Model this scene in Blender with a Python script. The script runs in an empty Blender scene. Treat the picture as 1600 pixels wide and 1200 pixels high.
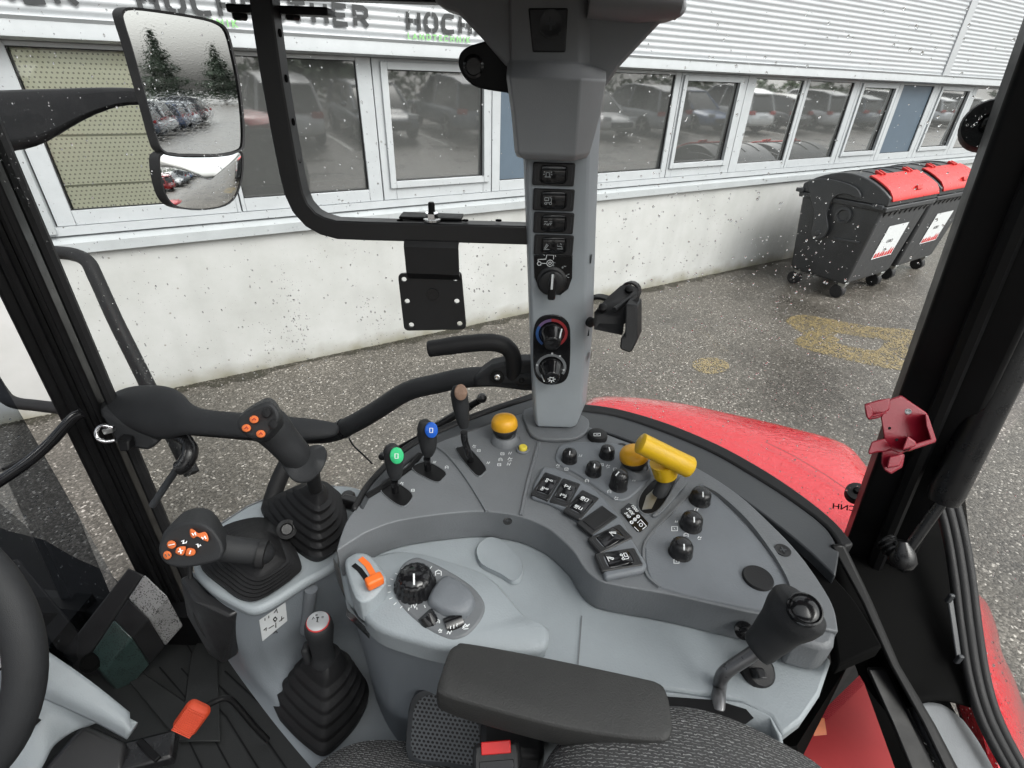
import bpy, bmesh, math, random
from mathutils import Vector, Matrix
from mathutils.bvhtree import BVHTree
random.seed(7)
SC = bpy.context.scene
COL = SC.collection
V = Vector
R = math.radians
# ------------------------------------------------------------------ camera, sky, sun, exposure
CAM = V((0, 0, 2.35))
FPX = 794.0                                   # focal length in pixels of the 1600 wide photograph
_d = V((-45.0, 1316.0, FPX)).normalized()     # straight down, seen in camera axes (x right, y down, z forward)
_up = -_d
_f = V((0, 0, 1))
_yw = (_f - _f.dot(_up) * _up).normalized()
_xw = _yw.cross(_up)
RM = Matrix((_xw, _yw, _up))                  # camera axes -> world
cd = bpy.data.cameras.new('camera')
cam = bpy.data.objects.new('camera', cd)
COL.objects.link(cam)
cd.sensor_fit = 'HORIZONTAL'; cd.sensor_width = 36; cd.lens = FPX / 1600 * 36
cd.clip_start = 0.02; cd.clip_end = 2000
cx, cy, cz = RM @ V((1, 0, 0)), RM @ V((0, -1, 0)), RM @ V((0, 0, -1))
cam.matrix_world = Matrix(((cx.x, cy.x, cz.x, CAM.x), (cx.y, cy.y, cz.y, CAM.y), (cx.z, cy.z, cz.z, CAM.z), (0, 0, 0, 1)))
SC.camera = cam
SUN_EL, SUN_ROT = R(50), R(125)
world = bpy.data.worlds.new('World'); SC.world = world; world.use_nodes = True
nt = world.node_tree
bg = nt.nodes['Background']
sky = nt.nodes.new('ShaderNodeTexSky'); sky.sky_type = 'NISHITA'; sky.sun_disc = False
sky.sun_elevation = SUN_EL; sky.sun_rotation = SUN_ROT; sky.air_density = 1.6; sky.dust_density = 6.0; sky.ozone_density = 1.0
hs = nt.nodes.new('ShaderNodeHueSaturation'); hs.inputs['Saturation'].default_value = 0.16; hs.inputs['Value'].default_value = 1.5   # grey overcast cloud
nt.links.new(sky.outputs[0], hs.inputs['Color']); nt.links.new(hs.outputs[0], bg.inputs[0])
bg.inputs[1].default_value = 0.15
sl = bpy.data.lights.new('sun', 'SUN'); sl.energy = 0.6; sl.angle = R(45); sl.color = (1, 0.97, 0.93)
sun = bpy.data.objects.new('sun', sl); COL.objects.link(sun)
sdir = V((math.sin(SUN_ROT) * math.cos(SUN_EL), math.cos(SUN_ROT) * math.cos(SUN_EL), math.sin(SUN_EL)))
sun.rotation_euler = sdir.to_track_quat('Z', 'Y').to_euler()
SC.view_settings.view_transform = 'Standard'; SC.view_settings.look = 'None'
SC.view_settings.exposure = 0.55; SC.view_settings.gamma = 1.0
SC.cycles.use_denoising = True
SC.cycles.max_bounces = 10; SC.cycles.transparent_max_bounces = 24; SC.cycles.caustics_reflective = False; SC.cycles.caustics_refractive = False
# ------------------------------------------------------------------ sight lines -> points at a real height, depth or plane
def ray(u, v): return RM @ V(((u - 800) / FPX, (v - 600) / FPX, 1.0))
def P(u, v, z): r = ray(u, v); return CAM + r * ((z - CAM.z) / r.z)
def D(u, v, d): return CAM + ray(u, v) * d
def Yp(u, v, y): r = ray(u, v); return CAM + r * (y / r.y)
def Xp(u, v, x): r = ray(u, v); return CAM + r * (x / r.x)
def PL(u, v, p, n): r = ray(u, v); return CAM + r * ((V(p) - CAM).dot(V(n)) / r.dot(V(n)))
def lerp(a, b, t): return a + (b - a) * t
# ------------------------------------------------------------------ materials
MATS = {}
def mat(name, col, rough=0.5, metal=0.0, bump=0.0, bscale=400.0, var=0.0, vscale=8.0, coat=0.0, spec=0.5, rvar=0.0, dist=0.001):
    if name in MATS: return MATS[name]
    m = bpy.data.materials.new(name); m.use_nodes = True; MATS[name] = m
    n = m.node_tree.nodes; l = m.node_tree.links; b = n['Principled BSDF']
    b.inputs['Base Color'].default_value = (*col, 1); b.inputs['Roughness'].default_value = rough
    b.inputs['Metallic'].default_value = metal; b.inputs['Coat Weight'].default_value = coat
    b.inputs['Specular IOR Level'].default_value = spec; b.inputs['Coat Roughness'].default_value = 0.08
    tc = n.new('ShaderNodeTexCoord')
    if var or rvar:
        t = n.new('ShaderNodeTexNoise'); t.inputs['Scale'].default_value = vscale; t.inputs['Detail'].default_value = 6; t.inputs['Roughness'].default_value = 0.65
        l.new(tc.outputs['Object'], t.inputs['Vector'])
        if var:
            mr = n.new('ShaderNodeMapRange'); mr.inputs[1].default_value = 0.3; mr.inputs[2].default_value = 0.7; mr.inputs[3].default_value = 1 - var; mr.inputs[4].default_value = 1 + var
            l.new(t.outputs[0], mr.inputs[0])
            vm = n.new('ShaderNodeVectorMath'); vm.operation = 'SCALE'; vm.inputs[0].default_value = col
            l.new(mr.outputs[0], vm.inputs['Scale']); l.new(vm.outputs[0], b.inputs['Base Color'])
        if rvar:
            mr2 = n.new('ShaderNodeMapRange'); mr2.inputs[1].default_value = 0.3; mr2.inputs[2].default_value = 0.7
            mr2.inputs[3].default_value = max(0.02, rough - rvar); mr2.inputs[4].default_value = min(1, rough + rvar)
            l.new(t.outputs[0], mr2.inputs[0]); l.new(mr2.outputs[0], b.inputs['Roughness'])
    if bump:
        t2 = n.new('ShaderNodeTexNoise'); t2.inputs['Scale'].default_value = bscale; t2.inputs['Detail'].default_value = 3
        l.new(tc.outputs['Object'], t2.inputs['Vector'])
        bp = n.new('ShaderNodeBump'); bp.inputs['Strength'].default_value = bump; bp.inputs['Distance'].default_value = dist
        l.new(t2.outputs[0], bp.inputs['Height']); l.new(bp.outputs[0], b.inputs['Normal'])
    return m
def N(m): return m.node_tree.nodes, m.node_tree.links, m.node_tree.nodes['Principled BSDF']
M_DECK = mat('dark grey grained plastic', (.134, .142, .151), .5, bump=.5, bscale=420, var=.09, vscale=14, rvar=.06)
M_PANEL = mat('mid grey grained plastic', (.145, .157, .172), .48, bump=.45, bscale=420, var=.08, vscale=14, rvar=.06)
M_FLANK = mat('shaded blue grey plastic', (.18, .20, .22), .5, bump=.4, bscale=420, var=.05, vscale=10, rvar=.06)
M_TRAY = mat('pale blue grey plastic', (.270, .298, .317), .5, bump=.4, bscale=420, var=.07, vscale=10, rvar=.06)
M_POST = mat('pale grey plastic', (.33, .36, .385), .5, bump=.2, bscale=900, var=.05, vscale=10, rvar=.06)
M_SHROUD = mat('shroud grey plastic', (.27, .28, .29), .55, bump=.25, bscale=900, var=.05, vscale=10)
M_BLACK = mat('black plastic', (.014, .014, .015), .42, bump=.25, bscale=700, var=.15, vscale=20, rvar=.1)
M_GLOSS = mat('gloss black plastic', (.008, .008, .009), .14, rvar=.06, vscale=30)
M_RUBBER = mat('black rubber', (.014, .014, .015), .55, spec=.3, bump=.3, bscale=500, var=.2, vscale=15, rvar=.1)
M_GRIP = mat('soft grip', (.020, .021, .023), .6, spec=.35, bump=.45, bscale=1500, var=.12, vscale=25)
M_FRAME = mat('black painted steel', (.005, .005, .0055), .45, spec=.2, bump=.1, bscale=300, var=.2, vscale=10, rvar=.12)
M_FRAMEG = mat('dark satin sill trim', (.036, .039, .043), .42, bump=.15, bscale=400, var=.25, vscale=9, rvar=.12)
M_RAIL = mat('satin black rail paint', (.016, .016, .017), .36, spec=.5, bump=.1, bscale=300, var=.2, vscale=10, rvar=.08)
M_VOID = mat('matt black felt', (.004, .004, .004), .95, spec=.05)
M_STEEL = mat('bright steel', (.62, .62, .61), .25, metal=1, rvar=.12, vscale=60)
M_CHROME = mat('chrome', (.75, .75, .76), .1, metal=1)
M_ZINC = mat('zinc plate', (.5, .51, .5), .4, metal=1, rvar=.15, vscale=30)
M_WHITEINK = mat('white printing', (.75, .77, .78), .5, var=.08, vscale=300)
M_GREYINK = mat('grey printing', (.35, .37, .38), .5, var=.08, vscale=300)
M_BLACKINK = mat('black printing', (.015, .015, .015), .5, var=.1, vscale=300)
M_REDINK = mat('red printing', (.55, .03, .03), .5, var=.1, vscale=300)
M_YEL = mat('yellow plastic', (.72, .44, .012), .35, bump=.1, bscale=500, var=.06, vscale=40, rvar=.08)
M_YEL2 = mat('amber yellow plastic', (.72, .36, .015), .4, bump=.15, bscale=300, var=.12, vscale=60)
M_YEL3 = mat('pale yellow button', (.68, .55, .06), .45, var=.06, vscale=60)
M_ORANGE = mat('orange plastic', (.78, .15, .02), .42, bump=.15, bscale=600, var=.06, vscale=40)
M_BTN = mat('orange button', (.70, .17, .05), .45, var=.1, vscale=200)
M_GREEN = mat('green cap', (.04, .50, .20), .35, var=.08, vscale=100)
M_BLUE = mat('blue cap', (.01, .10, .50), .3, var=.08, vscale=100)
M_BRONZE = mat('bronze cap', (.22, .14, .10), .35, var=.15, vscale=200)
M_STICKER = mat('white sticker', (.62, .64, .65), .5, var=.05, vscale=60)
M_HOLDER = mat('red plastic', (.27, .008, .024), .36, bump=.2, bscale=500, var=.08, vscale=30)
M_PEDAL = mat('red ribbed rubber', (.62, .065, .02), .6, bump=.2, bscale=300, var=.1, vscale=40)
M_BUCKLE = mat('red button plastic', (.65, .02, .02), .35, var=.06, vscale=60)
M_ARM = mat('armrest vinyl', (.027, .027, .0265), .58, bump=.6, bscale=650, var=.12, vscale=18)
M_MATF = mat('black floor mat', (.012, .013, .013), .6, bump=.4, bscale=500, var=.2, vscale=12, rvar=.12)
M_CLAD = mat('white coated cladding', (.38, .395, .41), .38, var=.04, vscale=1.5, rvar=.08)
M_ALU = mat('pale grey window profile', (.40, .42, .435), .4, bump=.04, bscale=120, var=.06, vscale=6)
M_SILL = mat('grey metal sill', (.36, .38, .39), .35, var=.08, vscale=5, rvar=.1)
M_SIGNK = mat('black sign letters', (.03, .032, .034), .5, var=.1, vscale=20)
M_SIGNG = mat('green sign letters', (.22, .50, .18), .5, var=.1, vscale=20)
M_BLUEP = mat('blue grey infill panel', (.085, .115, .148), .3, var=.06, vscale=4)
M_BIN = mat('dark grey bin plastic', (.035, .037, .040), .38, bump=.15, bscale=120, var=.2, vscale=6, rvar=.1)
M_BINR = mat('red bin flap', (.46, .02, .018), .32, var=.1, vscale=8, rvar=.08)
M_RED = None
def make_special():
    global M_RED, M_GLASS, M_GLASSR, M_GLASST, M_BGLASS, M_DROP, M_ASPH, M_WALL, M_WGLASS, M_MIRROR, M_BLIND, M_FABRIC, M_GRILL, M_REFL, M_LEAF, M_BARK, M_HEDGE, M_MARK, M_WETRED, M_ROOM, M_LEDG
    # wet red paint: beads and rivulets as bump
    def wetred(name, col, sc, st):
        m = mat(name, col, .14, coat=.6); n, l, b = N(m)
        tc = n.new('ShaderNodeTexCoord'); mp = n.new('ShaderNodeMapping'); mp.inputs['Scale'].default_value = (1, 1.6, 1.6)
        l.new(tc.outputs['Object'], mp.inputs[0])
        t = n.new('ShaderNodeTexNoise'); t.inputs['Scale'].default_value = sc; t.inputs['Detail'].default_value = 4; t.inputs['Distortion'].default_value = 1.2
        l.new(mp.outputs[0], t.inputs[0])
        cr = n.new('ShaderNodeValToRGB'); cr.color_ramp.elements[0].position = .47; cr.color_ramp.elements[1].position = .60
        l.new(t.outputs[0], cr.inputs[0])
        vo = n.new('ShaderNodeTexVoronoi'); vo.inputs['Scale'].default_value = sc * 4; l.new(tc.outputs['Object'], vo.inputs[0])
        cr2 = n.new('ShaderNodeValToRGB'); cr2.color_ramp.elements[0].position = .15; cr2.color_ramp.elements[0].color = (1, 1, 1, 1); cr2.color_ramp.elements[1].position = .4; cr2.color_ramp.elements[1].color = (0, 0, 0, 1)
        l.new(vo.outputs['Distance'], cr2.inputs[0])
        ad = n.new('ShaderNodeMath'); ad.operation = 'ADD'; l.new(cr.outputs[0], ad.inputs[0])
        ml = n.new('ShaderNodeMath'); ml.operation = 'MULTIPLY'; ml.inputs[1].default_value = .5; l.new(cr2.outputs[0], ml.inputs[0]); l.new(ml.outputs[0], ad.inputs[1])
        bp = n.new('ShaderNodeBump'); bp.inputs['Strength'].default_value = st; bp.inputs['Distance'].default_value = .003
        l.new(ad.outputs[0], bp.inputs['Height']); l.new(bp.outputs[0], b.inputs['Normal']); l.new(bp.outputs[0], b.inputs['Coat Normal'])
        return m
    M_RED = wetred('wet red paint', (.44, .013, .020), 30, .22)
    M_WETRED = M_RED
    # clear glass: a thin sheet that lets light straight through and mirrors a little
    def glass(name, tint, refl, film=0):
        m = bpy.data.materials.new(name); m.use_nodes = True; MATS[name] = m
        n = m.node_tree.nodes; l = m.node_tree.links; n.remove(n['Principled BSDF']); out = n['Material Output']
        tr = n.new('ShaderNodeBsdfTransparent'); tr.inputs[0].default_value = (*tint, 1)
        gl = n.new('ShaderNodeBsdfGlossy'); gl.inputs['Roughness'].default_value = .01
        fr = n.new('ShaderNodeFresnel'); fr.inputs[0].default_value = 1.45
        mu = n.new('ShaderNodeMath'); mu.operation = 'MULTIPLY'; mu.inputs[1].default_value = refl; l.new(fr.outputs[0], mu.inputs[0])
        mx = n.new('ShaderNodeMixShader'); l.new(mu.outputs[0], mx.inputs[0]); l.new(tr.outputs[0], mx.inputs[1]); l.new(gl.outputs[0], mx.inputs[2]); l.new(mx.outputs[0], out.inputs[0])
        if film:      # pale haze painted into the pane colour through a diffuse film
            df = n.new('ShaderNodeBsdfDiffuse'); df.inputs[0].default_value = (.42, .43, .42, 1); m2 = n.new('ShaderNodeMixShader'); m2.inputs[0].default_value = film
            l.new(mx.outputs[0], m2.inputs[1]); l.new(df.outputs[0], m2.inputs[2]); l.new(m2.outputs[0], out.inputs[0]); gl.inputs['Roughness'].default_value = .03
        return m
    M_GLASS = glass('cab glass', (.93, .95, .94), .35); M_GLASSR = glass('rear glass', (.93, .95, .94), .12); M_GLASST = glass('tinted windscreen', (.46, .50, .55), .5)
    M_WGLASS = glass('window glass', (.80, .83, .82), 7.0, .14); M_BGLASS = glass('blind pane', (.9, .92, .9), 1.6)
    m = bpy.data.materials.new('water drop'); m.use_nodes = True; M_DROP = m
    b = m.node_tree.nodes['Principled BSDF']; b.inputs['Transmission Weight'].default_value = 1; b.inputs['IOR'].default_value = 1.33; b.inputs['Roughness'].default_value = .02
    b.inputs['Base Color'].default_value = (1, 1, 1, 1)
    M_MIRROR = mat('mirror glass', (.95, .97, .98), .015, metal=1)
    n, l, b = N(M_MIRROR)
    tc = n.new('ShaderNodeTexCoord'); mp = n.new('ShaderNodeMapping'); mp.inputs['Scale'].default_value = (1, 1, 2.2); l.new(tc.outputs['Object'], mp.inputs[0])
    t = n.new('ShaderNodeTexNoise'); t.inputs['Scale'].default_value = 130; t.inputs['Detail'].default_value = 2; l.new(mp.outputs[0], t.inputs[0])
    cr = n.new('ShaderNodeValToRGB'); cr.color_ramp.elements[0].position = .5; cr.color_ramp.elements[1].position = .68; l.new(t.outputs[0], cr.inputs[0])
    bp = n.new('ShaderNodeBump'); bp.inputs['Strength'].default_value = .015; bp.inputs['Distance'].default_value = .0005; l.new(cr.outputs[0], bp.inputs['Height']); l.new(bp.outputs[0], b.inputs['Normal'])
    # wet asphalt with exposed stone
    M_ASPH = mat('wet asphalt', (.05, .05, .05), .4); n, l, b = N(M_ASPH)
    tc = n.new('ShaderNodeTexCoord')
    v1 = n.new('ShaderNodeTexVoronoi'); v1.inputs['Scale'].default_value = 85; l.new(tc.outputs['Object'], v1.inputs[0])
    wn = n.new('ShaderNodeTexWhiteNoise'); l.new(v1.outputs['Color'], wn.inputs[0])
    cr = n.new('ShaderNodeValToRGB'); e = cr.color_ramp.elements
    e[0].position = 0; e[0].color = (.045, .040, .034, 1); e[1].position = 1; e[1].color = (.46, .43, .39, 1)
    x = e.new(.45); x.color = (.082, .074, .063, 1); x = e.new(.80); x.color = (.122, .111, .096, 1); x = e.new(.95); x.color = (.175, .161, .142, 1)
    l.new(wn.outputs[0], cr.inputs[0])
    nz = n.new('ShaderNodeTexNoise'); nz.inputs['Scale'].default_value = .9; nz.inputs['Detail'].default_value = 7; nz.inputs['Roughness'].default_value = .6; l.new(tc.outputs['Object'], nz.inputs[0])
    mr = n.new('ShaderNodeMapRange'); mr.inputs[1].default_value = .35; mr.inputs[2].default_value = .65; mr.inputs[3].default_value = .60; mr.inputs[4].default_value = 1.10; l.new(nz.outputs[0], mr.inputs[0])
    vm = n.new('ShaderNodeVectorMath'); vm.operation = 'SCALE'; l.new(cr.outputs[0], vm.inputs[0]); l.new(mr.outputs[0], vm.inputs['Scale']); l.new(vm.outputs[0], b.inputs['Base Color'])
    mr2 = n.new('ShaderNodeMapRange'); mr2.inputs[1].default_value = .35; mr2.inputs[2].default_value = .65; mr2.inputs[3].default_value = .22; mr2.inputs[4].default_value = .5; l.new(nz.outputs[0], mr2.inputs[0]); l.new(mr2.outputs[0], b.inputs['Roughness'])
    bp = n.new('ShaderNodeBump'); bp.inputs['Strength'].default_value = .55; bp.inputs['Distance'].default_value = .005; bp.invert = True; l.new(v1.outputs['Distance'], bp.inputs['Height']); l.new(bp.outputs[0], b.inputs['Normal'])
    # worn yellow marking that lets the stone show through
    M_MARK = bpy.data.materials.new('worn yellow paint'); M_MARK.use_nodes = True
    n = M_MARK.node_tree.nodes; l = M_MARK.node_tree.links; b = n['Principled BSDF']; b.inputs['Base Color'].default_value = (.215, .168, .085, 1); b.inputs['Roughness'].default_value = .35
    tc = n.new('ShaderNodeTexCoord'); v2 = n.new('ShaderNodeTexVoronoi'); v2.inputs['Scale'].default_value = 85; l.new(tc.outputs['Object'], v2.inputs[0])
    wn = n.new('ShaderNodeTexWhiteNoise'); l.new(v2.outputs['Color'], wn.inputs[0])
    nz = n.new('ShaderNodeTexNoise'); nz.inputs['Scale'].default_value = 6; nz.inputs['Detail'].default_value = 5; l.new(tc.outputs['Object'], nz.inputs[0])
    ad = n.new('ShaderNodeMath'); ad.operation = 'MULTIPLY_ADD'; l.new(nz.outputs[0], ad.inputs[0]); ad.inputs[1].default_value = 1.3; l.new(wn.outputs[0], ad.inputs[2])
    gt = n.new('ShaderNodeMath'); gt.operation = 'GREATER_THAN'; gt.inputs[1].default_value = 1.20; l.new(ad.outputs[0], gt.inputs[0])
    tr = n.new('ShaderNodeBsdfTransparent'); mx = n.new('ShaderNodeMixShader'); l.new(gt.outputs[0], mx.inputs[0]); l.new(b.outputs[0], mx.inputs[1]); l.new(tr.outputs[0], mx.inputs[2]); l.new(mx.outputs[0], n['Material Output'].inputs[0])
    # rendered concrete plinth
    M_WALL = mat('pale rendered concrete', (.60, .60, .565), .75); n, l, b = N(M_WALL)
    tc = n.new('ShaderNodeTexCoord')
    t = n.new('ShaderNodeTexNoise'); t.inputs['Scale'].default_value = 1.6; t.inputs['Detail'].default_value = 8; t.inputs['Roughness'].default_value = .62; l.new(tc.outputs['Object'], t.inputs[0])
    cr = n.new('ShaderNodeValToRGB'); e = cr.color_ramp.elements; e[0].position = .3; e[0].color = (.37, .375, .362, 1); e[1].position = .68; e[1].color = (.47, .475, .47, 1)
    l.new(t.outputs[0], cr.inputs[0])
    sx = n.new('ShaderNodeSeparateXYZ'); l.new(tc.outputs['Object'], sx.inputs[0])
    t3 = n.new('ShaderNodeTexNoise'); t3.inputs['Scale'].default_value = 5; t3.inputs['Detail'].default_value = 5; l.new(tc.outputs['Object'], t3.inputs[0])
    ad = n.new('ShaderNodeMath'); ad.operation = 'MULTIPLY_ADD'; l.new(t3.outputs[0], ad.inputs[0]); ad.inputs[1].default_value = -.22; l.new(sx.outputs['Z'], ad.inputs[2])
    mr = n.new('ShaderNodeMapRange'); mr.inputs[1].default_value = -.12; mr.inputs[2].default_value = .04; mr.inputs[3].default_value = 1; mr.inputs[4].default_value = 0; l.new(ad.outputs[0], mr.inputs[0])
    mx = n.new('ShaderNodeMix'); mx.data_type = 'RGBA'; l.new(mr.outputs[0], mx.inputs[0]); l.new(cr.outputs[0], mx.inputs[6]); mx.inputs[7].default_value = (.22, .21, .165, 1)
    v3 = n.new('ShaderNodeTexVoronoi'); v3.inputs['Scale'].default_value = 7; l.new(tc.outputs['Object'], v3.inputs[0])   # air holes and chips
    lt = n.new('ShaderNodeMath'); lt.operation = 'LESS_THAN'; lt.inputs[1].default_value = .055; l.new(v3.outputs['Distance'], lt.inputs[0])
    mx2 = n.new('ShaderNodeMix'); mx2.data_type = 'RGBA'; l.new(lt.outputs[0], mx2.inputs[0]); l.new(mx.outputs[2], mx2.inputs[6]); mx2.inputs[7].default_value = (.25, .24, .22, 1)
    ms = n.new('ShaderNodeMapping'); ms.inputs['Scale'].default_value = (3.2, 3.2, .35); l.new(tc.outputs['Object'], ms.inputs[0])
    t5 = n.new('ShaderNodeTexNoise'); t5.inputs['Scale'].default_value = 1.5; t5.inputs['Detail'].default_value = 6; l.new(ms.outputs[0], t5.inputs[0])
    m5 = n.new('ShaderNodeMapRange'); m5.inputs[1].default_value = .48; m5.inputs[2].default_value = .72; m5.inputs[3].default_value = 1.0; m5.inputs[4].default_value = .93; l.new(t5.outputs[0], m5.inputs[0])
    v5 = n.new('ShaderNodeVectorMath'); v5.operation = 'SCALE'; l.new(mx2.outputs[2], v5.inputs[0]); l.new(m5.outputs[0], v5.inputs['Scale']); l.new(v5.outputs[0], b.inputs['Base Color'])
    bp = n.new('ShaderNodeBump'); bp.inputs['Strength'].default_value = .25; bp.inputs['Distance'].default_value = .01; l.new(t.outputs[0], bp.inputs['Height']); l.new(bp.outputs[0], b.inputs['Normal'])
    # dotted sun blind (object x along the wall, z up)
    def dots(name, base, dot, pitch, rad, rough, sheary=True):
        m = mat(name, base, rough); n, l, b = N(m)
        tc = n.new('ShaderNodeTexCoord'); sx = n.new('ShaderNodeSeparateXYZ'); l.new(tc.outputs['Object'], sx.inputs[0])
        def frac(sock, add=None):
            a = n.new('ShaderNodeMath'); a.operation = 'DIVIDE'; a.inputs[1].default_value = pitch; l.new(sock, a.inputs[0]); o = a.outputs[0]
            if add is not None:
                c = n.new('ShaderNodeMath'); c.operation = 'ADD'; l.new(o, c.inputs[0]); l.new(add, c.inputs[1]); o = c.outputs[0]
            f = n.new('ShaderNodeMath'); f.operation = 'FRACT'; l.new(o, f.inputs[0])
            s = n.new('ShaderNodeMath'); s.operation = 'SUBTRACT'; s.inputs[1].default_value = .5; l.new(f.outputs[0], s.inputs[0]); return s.outputs[0]
        dv = n.new('ShaderNodeMath'); dv.operation = 'DIVIDE'; dv.inputs[1].default_value = pitch; l.new(sx.outputs['Z'], dv.inputs[0])
        fl = n.new('ShaderNodeMath'); fl.operation = 'FLOOR'; l.new(dv.outputs[0], fl.inputs[0])
        hf = n.new('ShaderNodeMath'); hf.operation = 'MULTIPLY'; hf.inputs[1].default_value = .5; l.new(fl.outputs[0], hf.inputs[0])
        fx = frac(sx.outputs['X'], hf.outputs[0]); fz = frac(sx.outputs['Z'])
        cb = n.new('ShaderNodeCombineXYZ'); l.new(fx, cb.inputs[0]); l.new(fz, cb.inputs[1])
        ln = n.new('ShaderNodeVectorMath'); ln.operation = 'LENGTH'; l.new(cb.outputs[0], ln.inputs[0])
        lt = n.new('ShaderNodeMath'); lt.operation = 'LESS_THAN'; lt.inputs[1].default_value = rad; l.new(ln.outputs['Value'], lt.inputs[0])
        mx = n.new('ShaderNodeMix'); mx.data_type = 'RGBA'; l.new(lt.outputs[0], mx.inputs[0]); mx.inputs[6].default_value = (*base, 1); mx.inputs[7].default_value = (*dot, 1)
        l.new(mx.outputs[2], b.inputs['Base Color']); return m
    M_BLIND = dots('beige dotted blind', (.86, .84, .67), (.34, .33, .26), .027, .21, .6)
    M_GRILL = dots('perforated grille', (.10, .106, .115), (.004, .004, .004), .0058, .33, .5)
    # woven seat cloth
    M_FABRIC = mat('woven seat cloth', (.1, .1, .1), .85); n, l, b = N(M_FABRIC)
    tc = n.new('ShaderNodeTexCoord'); mp = n.new('ShaderNodeMapping'); mp.inputs['Rotation'].default_value = (0, 0, R(8)); l.new(tc.outputs['Object'], mp.inputs[0])
    br = n.new('ShaderNodeTexBrick'); br.inputs['Scale'].default_value = 58; br.inputs['Mortar Size'].default_value = .10; br.inputs['Mortar Smooth'].default_value = .6; br.inputs['Brick Width'].default_value = .55; br.inputs['Row Height'].default_value = .16; br.offset = .37
    br.inputs['Color1'].default_value = (.85, .85, .85, 1); br.inputs['Color2'].default_value = (.46, .46, .465, 1); br.inputs['Mortar'].default_value = (.06, .06, .061, 1)
    nz = n.new('ShaderNodeTexNoise'); nz.inputs['Scale'].default_value = 260; nz.inputs['Detail'].default_value = 3; l.new(tc.outputs['Object'], nz.inputs[0])
    ad = n.new('ShaderNodeMixRGB'); ad.inputs[0].default_value = .004; l.new(mp.outputs[0], ad.inputs[1]); l.new(nz.outputs['Color'], ad.inputs[2]); l.new(ad.outputs[0], br.inputs['Vector'])
    ov = n.new('ShaderNodeMixRGB'); ov.blend_type = 'MULTIPLY'; ov.inputs[0].default_value = .25; l.new(br.outputs[0], ov.inputs[1]); l.new(nz.outputs[0], ov.inputs[2]); l.new(ov.outputs[0], b.inputs['Base Color'])
    bp = n.new('ShaderNodeBump'); bp.inputs['Strength'].default_value = .9; bp.inputs['Distance'].default_value = .002; bp.invert = True; l.new(br.outputs['Fac'], bp.inputs['Height']); l.new(bp.outputs[0], b.inputs['Normal'])
    M_REFL = mat('red ribbed lens', (.25, .012, .014), .62, spec=.25, var=.12, vscale=9, bump=.2, bscale=200)
    M_LEAF = mat('dark needles', (.035, .055, .03), .6, var=.4, vscale=2)
    M_BARK = mat('bark', (.06, .045, .035), .8, var=.3, vscale=8)
    M_HEDGE = mat('hedge leaves', (.05, .085, .03), .6, var=.4, vscale=4)
    M_ROOM = mat('dim room wall', (.30, .30, .29), .8, var=.2, vscale=2)
make_special()
M_DIRT = M_MARK.copy(); M_DIRT.name = 'grit and moss'; M_DIRT.node_tree.nodes['Principled BSDF'].inputs['Base Color'].default_value = (.028, .026, .018, 1)
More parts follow.
